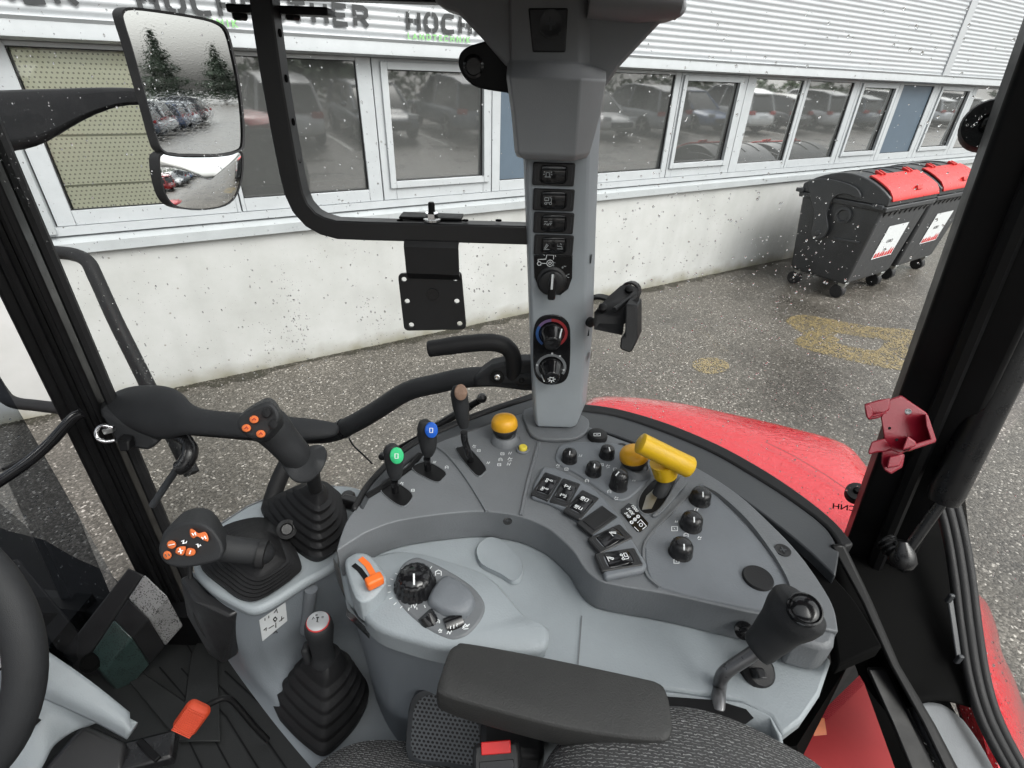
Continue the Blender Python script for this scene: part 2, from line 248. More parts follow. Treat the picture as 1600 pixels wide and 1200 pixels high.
# ------------------------------------------------------------------ mesh building
WM = {}
class MB:
    def __init__(s): s.v = []; s.f = []
    def add(s, vs, fs):
        k = len(s.v); s.v += [V(p) for p in vs]; s.f += [tuple(i + k for i in f) for f in fs]; return s
    def loft(s, rings, cap=True, close=True):
        k = len(s.v); n = len(rings[0])
        for r in rings: s.v += [V(p) for p in r]
        for i in range(len(rings) - 1):
            for j in range(n if close else n - 1):
                a, b = k + i * n + j, k + i * n + (j + 1) % n
                s.f.append((a, b, b + n, a + n))
        if cap: s.f.append(tuple(k + j for j in reversed(range(n)))); s.f.append(tuple(k + (len(rings) - 1) * n + j for j in range(n)))
        return s
    def tube(s, pts, r, n=14, cap=True, sq=None, upv=None):
        pts = [V(p) for p in pts]; rs = r if isinstance(r, (list, tuple)) else [r] * len(pts)
        rings = []; x = None
        for i, p in enumerate(pts):
            t = (pts[min(i + 1, len(pts) - 1)] - pts[max(i - 1, 0)]).normalized()
            if x is None:
                a = V(upv) if upv is not None else (V((0, 0, 1)) if abs(t.z) < .9 else V((1, 0, 0)))
                x = (a - t * a.dot(t)).normalized()
            else: x = (x - t * x.dot(t)).normalized()
            y = t.cross(x)
            q = sq[i] if isinstance(sq, list) else sq
            ring = []
            for j in range(n):
                a = 2 * math.pi * (j + (.5 if n == 4 else 0)) / n
                kx, ky = (1, 1) if q is None else q
                ring.append(p + x * (math.cos(a) * rs[i] * kx) + y * (math.sin(a) * rs[i] * ky))
            rings.append(ring)
        return s.loft(rings, cap)
    def lathe(s, o, ax, prof, n=28, flute=None):
        o = V(o); ax = V(ax).normalized(); a = V((0, 0, 1)) if abs(ax.z) < .9 else V((1, 0, 0))
        x = (a - ax * a.dot(ax)).normalized(); y = ax.cross(x)
        rings = []
        for r, h in prof:
            ring = []
            for j in range(n):
                t = 2 * math.pi * j / n; rr = max(r, 1e-5) * (flute(t, r, h) if flute else 1)
                ring.append(o + ax * h + x * (math.cos(t) * rr) + y * (math.sin(t) * rr))
            rings.append(ring)
        return s.loft(rings)
    def box(s, c, dx, dy, dz):
        c = V(c); dx, dy, dz = V(dx) / 2, V(dy) / 2, V(dz) / 2
        vs = [c + dx * a + dy * b + dz * e for e in (-1, 1) for b in (-1, 1) for a in (-1, 1)]
        return s.add(vs, [(0, 2, 3, 1), (4, 5, 7, 6), (0, 1, 5, 4), (2, 6, 7, 3), (0, 4, 6, 2), (1, 3, 7, 5)])
    def prism(s, poly, vec):
        vec = V(vec); poly = [V(p) for p in poly]
        return s.loft([poly, [p + vec for p in poly]])
    def grid(s, rows, close=False): return s.loft(rows, cap=False, close=close)
    def build(s, name, m, parent=None, bevel=0, seg=2, sub=0, ang=38, solid=0, o=None, flat=False):
        if o is None:
            xs = [p.x for p in s.v]; ys = [p.y for p in s.v]; zs = [p.z for p in s.v]
            o = V(((min(xs) + max(xs)) / 2, (min(ys) + max(ys)) / 2, (min(zs) + max(zs)) / 2 if parent else min(zs)))
        me = bpy.data.meshes.new(name); me.from_pydata([p - o for p in s.v], [], s.f); me.materials.append(m)
        bm = bmesh.new(); bm.from_mesh(me); bmesh.ops.recalc_face_normals(bm, faces=bm.faces); bm.to_mesh(me); bm.free()
        for p in me.polygons: p.use_smooth = True
        me.set_sharp_from_angle(angle=R(ang)); me.update()
        if flat:
            for p in me.polygons: p.use_smooth = False
        ob = link(name, me, parent, Matrix.Translation(o))
        if solid:
            md = ob.modifiers.new('s', 'SOLIDIFY'); md.thickness = solid; md.offset = -1
        if bevel:
            md = ob.modifiers.new('b', 'BEVEL'); md.width = bevel; md.segments = seg; md.limit_method = 'ANGLE'; md.angle_limit = R(32); md.harden_normals = False
            for p in me.polygons: p.use_smooth = True
        if sub:
            md = ob.modifiers.new('u', 'SUBSURF'); md.levels = sub; md.render_levels = sub
        return ob
def link(name, me, parent, M):
    ob = bpy.data.objects.new(name, me); COL.objects.link(ob)
    if parent is not None:
        ob.parent = parent; ob.matrix_basis = WM[parent.name].inverted() @ M
    else: ob.matrix_basis = M
    WM[ob.name] = M.copy(); return ob
def tag(o, label=None, cat=None, group=None, kind=None):
    if label: o['label'] = label
    if cat: o['category'] = cat
    if group: o['group'] = group
    if kind: o['kind'] = kind
    return o
def thing(name, label, cat, loc, group=None):
    o = bpy.data.objects.new(name, None); COL.objects.link(o); o.empty_display_size = .05
    o.location = V(loc); WM[o.name] = Matrix.Translation(V(loc)); return tag(o, label, cat, group)
def smooth(pts, n=6, closed=False):
    pts = [V(p) for p in pts]; out = []; N_ = len(pts)
    for i in range(N_ if closed else N_ - 1):
        if closed: p0, p1, p2, p3 = pts[i - 1], pts[i], pts[(i + 1) % N_], pts[(i + 2) % N_]
        else: p0, p1, p2, p3 = pts[max(i - 1, 0)], pts[i], pts[i + 1], pts[min(i + 2, N_ - 1)]
        for k in range(n):
            t = k / n
            out.append(.5 * ((2 * p1) + (p2 - p0) * t + (2 * p0 - 5 * p1 + 4 * p2 - p3) * t * t + (3 * p1 - p0 - 3 * p2 + p3) * t ** 3))
    if not closed: out.append(pts[-1])
    return out
def roundpoly(pts, r, n=4):
    out = []; N_ = len(pts)
    for i in range(N_):
        a, b, c = V((*pts[i - 1], 0)), V((*pts[i], 0)), V((*pts[(i + 1) % N_], 0))
        p, q = b + (a - b).normalized() * min(r, (a - b).length * .45), b + (c - b).normalized() * min(r, (c - b).length * .45)
        for k in range(n + 1):
            t = k / n; x = p * (1 - t) ** 2 + b * 2 * t * (1 - t) + q * t * t; out.append((x.x, x.y))
    return out
def sgrid(rows, n=5, m=5):
    rows = [smooth(r, n) for r in rows]; cols = [smooth([r[j] for r in rows], m) for j in range(len(rows[0]))]
    return [[cols[j][i] for j in range(len(cols))] for i in range(len(cols[0]))]
def poly(pts, z): return [P(u, v, z) for u, v in pts]
def frame(o, ux, uy): 
    ux = V(ux).normalized(); uy = V(uy); uz = ux.cross(uy).normalized(); uy = uz.cross(ux)
    return Matrix(((ux.x, uy.x, uz.x, o.x), (ux.y, uy.y, uz.y, o.y), (ux.z, uy.z, uz.z, o.z), (0, 0, 0, 1)))
def ribbon(mb, pts, w, nrm, closed=False):
    pts = [V(p) for p in pts]; nrm = V(nrm).normalized(); L, Rr = [], []; n = len(pts)
    for i in range(n):
        a = pts[i - 1] if (i or closed) else pts[i]; b = pts[(i + 1) % n] if (i < n - 1 or closed) else pts[i]
        t = (b - a).normalized(); s = t.cross(nrm).normalized()
        d1 = (pts[i] - a); d2 = (b - pts[i]); k = 1
        if d1.length > 1e-9 and d2.length > 1e-9: k = 1 / max(.5, math.sqrt(max(0, (1 + d1.normalized().dot(d2.normalized())) / 2)))
        L.append(pts[i] + s * w / 2 * k); Rr.append(pts[i] - s * w / 2 * k)
    k0 = len(mb.v); mb.v += L + Rr
    for i in range(n if closed else n - 1):
        j = (i + 1) % n; mb.f.append((k0 + i, k0 + j, k0 + n + j, k0 + n + i))
    return mb
def ink(polys, z, w, m, parent, name='printed_symbol', lift=.0007):
    mb = MB()
    for p in polys: ribbon(mb, [P(u, v, z + lift) for u, v in p], w, (0, 0, 1))
    return mb.build(name, m, parent)
def inkf(polys, F, w, m, parent, name='printed_symbol', lift=.0005):
    mb = MB()
    for p in polys: ribbon(mb, [F @ V((x, y, lift)) for x, y in p], w, F.col[2].to_3d())
    return mb.build(name, m, parent)
def circ(x, y, r, n=14, a0=0, a1=360): return [(x + r * math.cos(R(a0 + (a1 - a0) * i / n)), y + r * math.sin(R(a0 + (a1 - a0) * i / n))) for i in range(n + 1)]
def text(s, F, size, m, parent, name='printed_text', bold=0.0, align='LEFT', lift=.0006, space=1.0):
    c = bpy.data.curves.new(name, 'FONT'); c.body = s; c.size = size; c.align_x = align; c.offset = bold * size; c.space_character = space
    c.resolution_u = 3
    t = bpy.data.objects.new('tmp', c); COL.objects.link(t)
    bpy.context.view_layer.update()
    me = bpy.data.meshes.new_from_object(t.evaluated_get(bpy.context.evaluated_depsgraph_get()))
    bpy.data.objects.remove(t); me.materials.clear(); me.materials.append(m)
    return link(name, me, parent, F @ Matrix.Translation((0, 0, lift)))
def disc(mb, F, x, y, r, h, n=24): return mb.lathe(F @ V((x, y, 0)), F.col[2].to_3d(), [(r, -.0005), (r, h * .75), (r * .93, h), (0, h)], n)
def screw(F, parent, r=.006, name='screw'):
    s = MB().lathe(F @ V((0, 0, 0)), F.col[2].to_3d(), [(r * 1.5, 0), (r * 1.5, .0012), (r * 1.25, .0012), (r * 1.1, .0006), (0, .0006)], 20).build(name, M_BLACK, parent)
    h = MB(); z = V((0, 0, .0014))
    h.box(F @ V((0, 0, .0010)), F.to_3x3() @ V((r * 1.3, 0, 0)), F.to_3x3() @ V((0, r * .3, 0)), F.to_3x3() @ V((0, 0, .0009)))
    h.box(F @ V((0, 0, .0011)), F.to_3x3() @ V((r * .3, 0, 0)), F.to_3x3() @ V((0, r * 1.3, 0)), F.to_3x3() @ V((0, 0, .0009)))
    h.build('cross_recess', M_FRAMEG, s); return s
# ================================================================== GROUND
g = MB().add([(-250, -250, 0), (250, -250, 0), (250, 250, 0), (-250, 250, 0)], [(0, 1, 2, 3)]).build('asphalt_yard', M_ASPH, o=V((0, 0, 0)))
tag(g, kind='structure')
def marking(pts): 
    o = MB().add(pts, [tuple(range(len(pts)))]).build('painted_marking', M_MARK); tag(o, kind='structure'); return o
marking(smooth(poly([(1082, 567), (1095, 560), (1120, 559), (1138, 568), (1136, 578), (1112, 584), (1088, 578)], .004), 5, True))
ou = smooth(poly([(1228, 500), (1250, 492), (1290, 497), (1360, 510), (1430, 517), (1445, 545), (1425, 577), (1350, 568), (1275, 550), (1240, 535), (1255, 522), (1240, 512)], .004), 5, True)
oc = P(1345, 535, .004); inn = [oc + V(((p.x - oc.x) * .36, (p.y - oc.y) * .30, 0)) + (P(1345, 535, .004) - P(1345, 535, .004)) for p in ou]
ok_ = MB().loft([ou, inn], cap=False).build('painted_marking', M_MARK); tag(ok_, kind='structure')
# ================================================================== BUILDING  (s along the wall, z up, o out of the wall)
W0 = V((-2.98, 3.575, 0)); WN = V((-.524, .852, 0)); WD = V((.852, .524, 0))
def B(s, z, o=0.0): return W0 + WD * s - WN * o + V((0, 0, z))
FB = frame(W0, WD, (0, 0, 1))
S0, S1 = -7.0, 24.0
bld = thing('industrial_building', 'long pale building with corrugated cladding, shop lettering and window band above a concrete plinth', 'building', B(4, 0))
def bbox(mb, s0, s1, z0, z1, o0, o1): return mb.prism([B(s0, z0, o0), B(s1, z0, o0), B(s1, z0, o1), B(s0, z0, o1)], (0, 0, z1 - z0))
bbox(MB(), S0, S1, -.05, 1.24, -.30, 0).build('plinth', M_WALL, bld, o=B(0, 0, 0))
rngm = random.Random(5); gl_ = [B(s_ * .12 - 4, .004, -.01) for s_ in range(150)]; go_ = [B(s_ * .12 - 4, .004, .05 + .13 * rngm.random() ** 2) for s_ in range(150)]
o_ = MB().grid([gl_, go_]).build('gutter_dirt', M_DIRT); tag(o_, kind='stuff')
# sill: two stepped metal strips
MB().loft([[B(S0, z, o) for o, z in ((-.1, 1.20), (.045, 1.205), (.045, 1.275), (.03, 1.28), (-.1, 1.33))], [B(S1, z, o) for o, z in ((-.1, 1.20), (.045, 1.205), (.045, 1.275), (.03, 1.28), (-.1, 1.33))]]).build('window_sill', M_SILL, bld)
MB().loft([[B(S0, z, o) for o, z in ((-.1, 1.335), (-.012, 1.318), (-.012, 1.375), (-.1, 1.375))], [B(S1, z, o) for o, z in ((-.1, 1.335), (-.012, 1.318), (-.012, 1.375), (-.1, 1.375))]]).build('sill_strip', M_ALU, bld)
# corrugated cladding above
prof = []
z = 2.56
while z < 6.2:
    for k in range(6):
        a = 2 * math.pi * k / 6; prof.append((.075 + .0045 * math.cos(a), z + .052 * k / 6))
    z += .052
def clad(s0, s1):
    MB().loft([[B(s0, zz, o) for o, zz in prof], [B(s1, zz, o) for o, zz in prof]], cap=False, close=False).build('corrugated_cladding', M_CLAD, bld, ang=80)
for a, b in ((S0, 11.03), (11.22, 17.4), (17.6, S1)): clad(a, b)
for a in (11.03, 17.4): bbox(MB(), a, a + .2, 2.56, 6.2, .02, .095).build('joint_strip', M_CLAD, bld, bevel=.004)
MB().loft([[B(s, zz, o) for o, zz in ((-.1, 2.455), (.02, 2.455), (.10, 2.47), (.10, 2.485), (.09, 2.552), (.105, 2.572), (-.1, 2.60))] for s in (S0, S1)]).build('flashing_strip', M_SILL if False else M_ALU, bld)
# windows: (glass left, glass right, kind)
wins = [(-.09, .93, 'blind'), (.995, 1.99, 'fix'), (2.235, 3.108, 'sash'), (3.293, 4.25, 'panel'), (4.40, 5.47, 'fix'), (5.645, 6.52, 'sash'), (6.83, 7.78, 'fix'), (7.91, 8.94, 'fix'), (9.19, 10.04, 'sash'),
        (10.27, 11.21, 'panel'), (11.50, 12.46, 'sash'), (12.76, 13.7, 'fix'), (13.85, 14.8, 'sash'), (15.0, 16.1, 'fix'), (16.3, 17.3, 'panel'), (17.5, 18.5, 'sash'), (18.7, 20, 'fix')]
edges = [-.20] + [(wins[i][1] + wins[i + 1][0]) / 2 for i in range(len(wins) - 1)] + [20.2]
for i, (a, b, kind) in enumerate(wins):
    l, r = edges[i], edges[i + 1]
    z0, z1 = (1.53, 2.375) if kind == 'sash' else (1.475, 2.425)
    zb, zt = 1.378, 2.4545
    mb = MB(); g_ = .004
    bbox(mb, l + g_, a, zb, zt, -.10, -.03); bbox(mb, b, r - g_, zb, zt, -.10, -.03)
    bbox(mb, a, b, zb, z0, -.10, -.03); bbox(mb, a, b, z1, zt, -.10, -.03)
    if kind == 'sash':      # the opening leaf stands proud of its frame
        for q in ((a - .055, a - .0, z0 - .055, z1 + .055), (b, b + .055, z0 - .055, z1 + .055), (a, b, z0 - .055, z0), (a, b, z1, z1 + .055)): bbox(mb, q[0], q[1], q[2], q[3], -.028, -.008)
    fr = mb.build('window', M_ALU, bld, bevel=.003, seg=1)
    gk = MB()
    for q in ((a, a + .006, z0, z1), (b - .006, b, z0, z1), (a + .006, b - .006, z0, z0 + .006), (a + .006, b - .006, z1 - .006, z1)): bbox(gk, q[0], q[1], q[2], q[3], -.066, -.045)
    gk.build('gasket', M_RUBBER, fr)
    if kind == 'panel':
        bbox(MB(), a, b, z0, z1, -.075, -.055).build('infill_panel', M_BLUEP, fr)
    else:
        tl = random.uniform(-.002, .002)
        p = MB().add([B(a, z0, -.076), B(b, z0, -.076 + tl), B(b, z1, -.053 + tl), B(a, z1, -.053)], [(0, 1, 2, 3)]).build('pane', M_BGLASS if kind == 'blind' else M_WGLASS, fr)
    if kind == 'blind':
        bl = MB()
        bbox(bl, a + .01, b - .01, z0, 2.42, -.10, -.093)
        o = bl.build('blind', M_BLIND, fr); o.rotation_euler = (0, 0, 0)
        M = Matrix(((WD.x, WN.x, 0, 0), (WD.y, WN.y, 0, 0), (0, 0, 1, 0), (0, 0, 0, 1))); M.translation = B((a + b) / 2, 1.9, -.097); bpy.data.meshes.remove(o.data) if False else None
        me = o.data; inv = M.inverted() @ WM[o.name]
        me.transform(inv); WM[o.name] = M; o.matrix_basis = WM[fr.name].inverted() @ M
        for zz in (1.62, 1.93): bbox(MB(), a + .01, b - .01, zz, zz + .012, -.092, -.088).build('blind_seam', mat('blind seam', (.30, .30, .22), .6), fr)
# dim room behind the glass
bbox(MB(), S0, S1, 1.0, 3.2, -3.2, -3.1).build('back_wall', M_ROOM, bld)
bbox(MB(), S0, S1, 1.0, 1.05, -3.1, -.32).build('inner_floor', M_ROOM, bld)
bbox(MB(), S0, S1, 3.0, 3.05, -3.1, -.12).build('inner_ceiling', M_ROOM, bld)
# pilaster and ribbed wall left of the windows
bbox(MB(), -.30, -.205, 1.335, 2.4545, -.1, .02).build('corner_profile', M_SILL, bld, bevel=.004)
bbox(MB(), -.42, -.302, 1.335, 2.4545, -.1, .005).build('corner_profile', M_ALU, bld, bevel=.004)
pr = [(-.02 + .012 * math.cos(2 * math.pi * k / 6), 1.335 + .035 * k / 6) for k in range(6 * 32)]
MB().loft([[B(S0, zz, o) for o, zz in pr], [B(-.422, zz, o) for o, zz in pr]], cap=False, close=False).build('ribbed_wall', M_CLAD, bld, ang=80)
# ---- shop lettering: stencil strokes on the cladding
GL = {  # stroke polylines in a 1 x 1 box
 'H': [[(.1, 0), (.1, 1)], [(.9, 0), (.9, 1)], [(.1, .5), (.46, .5)], [(.56, .5), (.9, .5)]],
 'O': [[(.44, .02), (.25, .06), (.1, .25), (.1, .75), (.25, .94), (.44, .98)], [(.56, .98), (.75, .94), (.9, .75), (.9, .25), (.75, .06), (.56, .02)]],
 'C': [[(.92, .92), (.5, .98), (.25, .94), (.1, .75), (.1, .25), (.25, .06), (.5, .02), (.92, .08)]],
 'R': [[(.1, 0), (.1, .42)], [(.1, .54), (.1, .98), (.7, .98), (.88, .85), (.88, .6), (.7, .47), (.22, .47)], [(.55, .42), (.92, 0)]],
 'A': [[(.04, 0), (.46, 1)], [(.54, 1), (.96, 0)], [(.32, .3), (.7, .3)]],
 'T': [[(0, .98), (1, .98)], [(.5, .88), (.5, 0)]],
 'E': [[(.9, .98), (.1, .98), (.1, .56)], [(.1, .5), (.8, .5)], [(.1, .44), (.1, .02), (.9, .02)]]}
for s0 in (-1.085, .65, 2.385):
    mb = MB()
    for i, ch in enumerate('HOCHRATHER'):
        for st in GL[ch]:
            ribbon(mb, [B(s0 + i * .1475 + x * .112, 2.643 + y * .112, .0895) for x, y in st], .029, -WN)
    mb.build('shop_lettering', M_SIGNK, bld)
    F = FB.copy(); F.translation = B(s0, 2.583, .0895)
    text('LANDTECHNIK', F, .056, M_SIGNG, bld, 'shop_lettering', bold=.03, space=1.55)
# ================================================================== WASTE BINS
def make_bin(F):
    root = thing('waste_container', 'x', 'waste bin', F.translation)
    root.rotation_euler = F.to_euler(); WM[root.name] = F.copy()
    T = lambda x, y, z: F @ V((x, y, z))
    def L(mb, name, m, parent=root, **k): return mb.build(name, m, parent, **k)
    w = .64
    # body: tapering tub, front rim low
    def ring(z, x, y0, y1): return [T(-x, y0, z), T(x, y0, z), T(x, y1, z), T(-x, y1, z)]
    body = L(MB().loft([ring(.20, .54, .16, .86), ring(.26, .56, .13, .90), ring(1.16, w - .02, .015, 1.0), ring(1.20, w - .02, .01, 1.0)]), 'body', M_BIN, bevel=.03, seg=3)
    L(MB().loft([ring(1.14, w + .005, -.025, 1.03), ring(1.20, w + .015, -.03, 1.04)]), 'rim', M_BIN, bevel=.012)
    fr = MB()
    for k in range(9):
        x = -.52 + k * .13; fr.prism([T(x - .045, -.012, 1.13), T(x + .045, -.012, 1.13), T(x, .03, 1.06)], F.to_3x3() @ V((0, .03, 0)))
    L(fr, 'grip_ribs', M_BIN)
    # round lid: curved roof from back hinge to front edge
    def arc(x, n=14, r=0):
        out = []
        for k in range(n + 1):
            t = k / n; y = -.02 + t * 1.04; zz = 1.225 + .27 * math.sin(math.pi * (.06 + .88 * t)) ** .75
            out.append((y, zz - r))
        return out
    a = arc(0)
    lid = MB().loft([[T(x, y, zz) for y, zz in a] + [T(x, 1.02, 1.205), T(x, -.02, 1.205)] for x in (-w, w)])
    lid = L(lid, 'lid', M_BIN, bevel=.015, seg=3)
    rb = MB()
    for x in (-.3, .1, .42): rb.loft([[T(x + dx, y, zz + .010) for y, zz in a[4:12]] + [T(x + dx, y, zz - .01) for y, zz in reversed(a[4:12])] for dx in (-.012, .012)])
    L(rb, 'lid_rib', M_BIN, lid)
    # red flap set in the front of the lid
    def at(t):
        y = -.02 + t * 1.04; return y, 1.225 + .27 * math.sin(math.pi * (.06 + .88 * t)) ** .75
    rows = []
    for t in (-.012, .0, .05, .10, .16, .24, .315, .325):
        y, zz = at(max(t, 0)); lift = .03 if 0 < t < .32 else .012
        if t < 0: y -= .02; zz -= .05
        rows.append([T(x * .60 * (1 - .12 * max(0, t - .05)), y - lift * .4, zz + lift) for x in (-1, -.97, -.85, -.5, 0, .5, .85, .97, 1)])
    fl = L(MB().grid(rows), 'flap', M_BINR, solid=.02, bevel=.004)
    hg = MB()
    for x in (-.38, -.3, .3, .38): y, zz = at(.325); hg.box(T(x, y - .01, zz + .035), F.to_3x3() @ V((.03, 0, 0)), F.to_3x3() @ V((0, .09, .03)), F.to_3x3() @ V((0, -.01, .035)))
    L(hg, 'flap_hinge', M_BINR, fl, bevel=.006)
    y, zz = at(.06)
    L(MB().box(T(.06, y - .035, zz + .02), F.to_3x3() @ V((.12, 0, 0)), F.to_3x3() @ V((0, .02, .05)), F.to_3x3() @ V((0, -.03, .02))), 'flap_handle', M_BINR, fl, bevel=.006)
    # side arms carrying the lid
    for sx in (-1, 1):
        pts = [(.86, 1.16), (.93, 1.34), (.70, 1.40), (.38, 1.36), (.28, 1.25), (.46, 1.27), (.58, 1.20), (.60, 1.02), (.53, .86), (.53, .76), (.58, .70), (.66, .70), (.71, .76), (.72, .86), (.76, 1.02)]
        pts = [(1.02 - (y - .1) if False else y, z_) for y, z_ in pts]
        L(MB().prism([T(sx * (w + .003), y, z_) for y, z_ in smooth2(pts)], F.to_3x3() @ V((sx * .035, 0, 0))), 'lid_arm', M_BIN, bevel=.006)
        L(MB().lathe(T(sx * (w + .0), .62, .77), F.to_3x3() @ V((sx, 0, 0)), [(.035, 0), (.035, .045), (.022, .05), (0, .05)], 18), 'pivot', M_BIN)
        L(MB().lathe(T(sx * (w - .05), .42, 1.02), F.to_3x3() @ V((sx, 0, 0)), [(.10, 0), (.10, .05), (.07, .055), (.06, .03), (0, .03)], 24), 'lifting_socket', M_BIN)
        L(MB().box(T(sx * (w - .06), .30, .74), F.to_3x3() @ V((.06, 0, 0)), F.to_3x3() @ V((0, .32, -.03)), F.to_3x3() @ V((0, 0, .025))), 'side_rib', M_BIN, bevel=.005)
        L(MB().box(T(sx * (w + .01), .07, 1.19), F.to_3x3() @ V((.05, 0, 0)), F.to_3x3() @ V((0, .12, 0)), F.to_3x3() @ V((0, 0, .05))), 'latch', M_BIN, bevel=.006)
        L(MB().box(T(sx * (w - .02), 1.03, 1.22), F.to_3x3() @ V((.10, 0, 0)), F.to_3x3() @ V((0, .10, 0)), F.to_3x3() @ V((0, 0, .05))), 'rear_handle', M_BIN, bevel=.01)
    # label on the front
    n_ = (T(0, .015, 1.16) - T(0, .13, .26)).normalized()
    def FP(x, z_): t = (z_ - .26) / .9; return T(x, .13 - .115 * t - .006, z_)
    stk = L(MB().add([FP(-.22, .50), FP(.30, .50), FP(.30, .93), FP(-.22, .93)], [(0, 1, 2, 3)]), 'sticker', M_STICKER)
    bl = MB()
    rng = random.Random(3)
    for k in range(7):
        x0 = -.20 + k * .07; bl.add([FP(x0, .515) - n_.cross(V((1, 0, 0))) * 0 + (F.to_3x3() @ V((0, -.002, 0))), FP(x0 + .06, .515) + (F.to_3x3() @ V((0, -.002, 0))), FP(x0 + .05, .56 + rng.random() * .06) + (F.to_3x3() @ V((0, -.002, 0))), FP(x0 + .01, .55 + rng.random() * .05) + (F.to_3x3() @ V((0, -.002, 0)))], [(0, 1, 2, 3)])
    L(bl, 'printed_symbol', M_REDINK, stk)
    FF = frame(FP(-.06, .70) + (F.to_3x3() @ V((0, -.002, 0))), F.to_3x3() @ V((1, 0, 0)), n_)
    text('EURO', FF, .06, M_BLACKINK, stk, bold=.01)
    # castors
    for sx in (-1, 1):
        for yy in (.20, .80):
            ft = L(MB().loft([[T(sx * .47 + a_ * s_, yy + b_ * s_ + o_, z_) for a_, b_ in ((-1, -1), (1, -1), (1, 1), (-1, 1))] for s_, o_, z_ in ((.05, 0, .215), (.045, 0, .19), (.030, .03, .10), (.026, .035, .075))]), 'castor', M_ZINC, bevel=.006)
            L(MB().lathe(T(sx * .47 - .022, yy + .035, .085), F.to_3x3() @ V((1, 0, 0)), [(.03, -.03), (.075, -.028), (.085, -.018), (.085, .062), (.075, .072), (.03, .074), (.025, .06), (0, .06)], 24), 'wheel', M_RUBBER, ft)
    return root
def smooth2(pts, n=4): return [(p.x, p.y) for p in smooth([V((a, b, 0)) for a, b in pts], n, True)]
def copy_tree(o, parent=None):
    c = o.copy(); COL.objects.link(c); c.parent = parent; c.matrix_basis = o.matrix_basis.copy()
    if parent is None: c.parent = None
    for ch in list(o.children): copy_tree(ch, c)
    return c
BD = V((.83, .557, 0)).normalized()
FBIN = frame(V((4.74, 6.47, 0)), BD, (0, 0, 1))
FBIN = Matrix(((BD.x, -BD.y, 0, FBIN[0][3]), (BD.y, BD.x, 0, FBIN[1][3]), (0, 0, 1, 0), (0, 0, 0, 1)))
b1 = make_bin(FBIN); tag(b1, 'nearest dark wheeled bin, its whole side and curved lid arm in view', None, 'wheeled waste bins by the wall')
b2 = copy_tree(b1); b2.location = b1.location + BD * 1.44 + V((-.02, .04, 0)); tag(b2, 'farther dark wheeled bin with a red flap, standing behind the nearest bin', None, 'wheeled waste bins by the wall')
# green and white roll-up board leaning past the bins
gb = thing('notice_board', 'white board with a green corner standing behind the farther bin', 'board', B(11.3, 0, .35))
bbox(MB(), 10.95, 11.9, .28, 1.15, .28, .32).build('board', M_STICKER, gb, bevel=.004)
mb = MB(); mb.add([B(10.95, .55, .3225), B(11.5, 1.15, .3225), B(10.95, 1.15, .3225)], [(0, 1, 2)]); mb.add([B(11.55, .6, .3225), B(11.88, .9, .3225), B(11.6, 1.13, .3225)], [(0, 1, 2)])
mb.build('green_corner', mat('green print', (.08, .36, .08), .4), gb)
for s_ in (11.0, 11.83): bbox(MB(), s_, s_ + .05, 0, .28, .27, .33).build('leg', M_ZINC, gb)
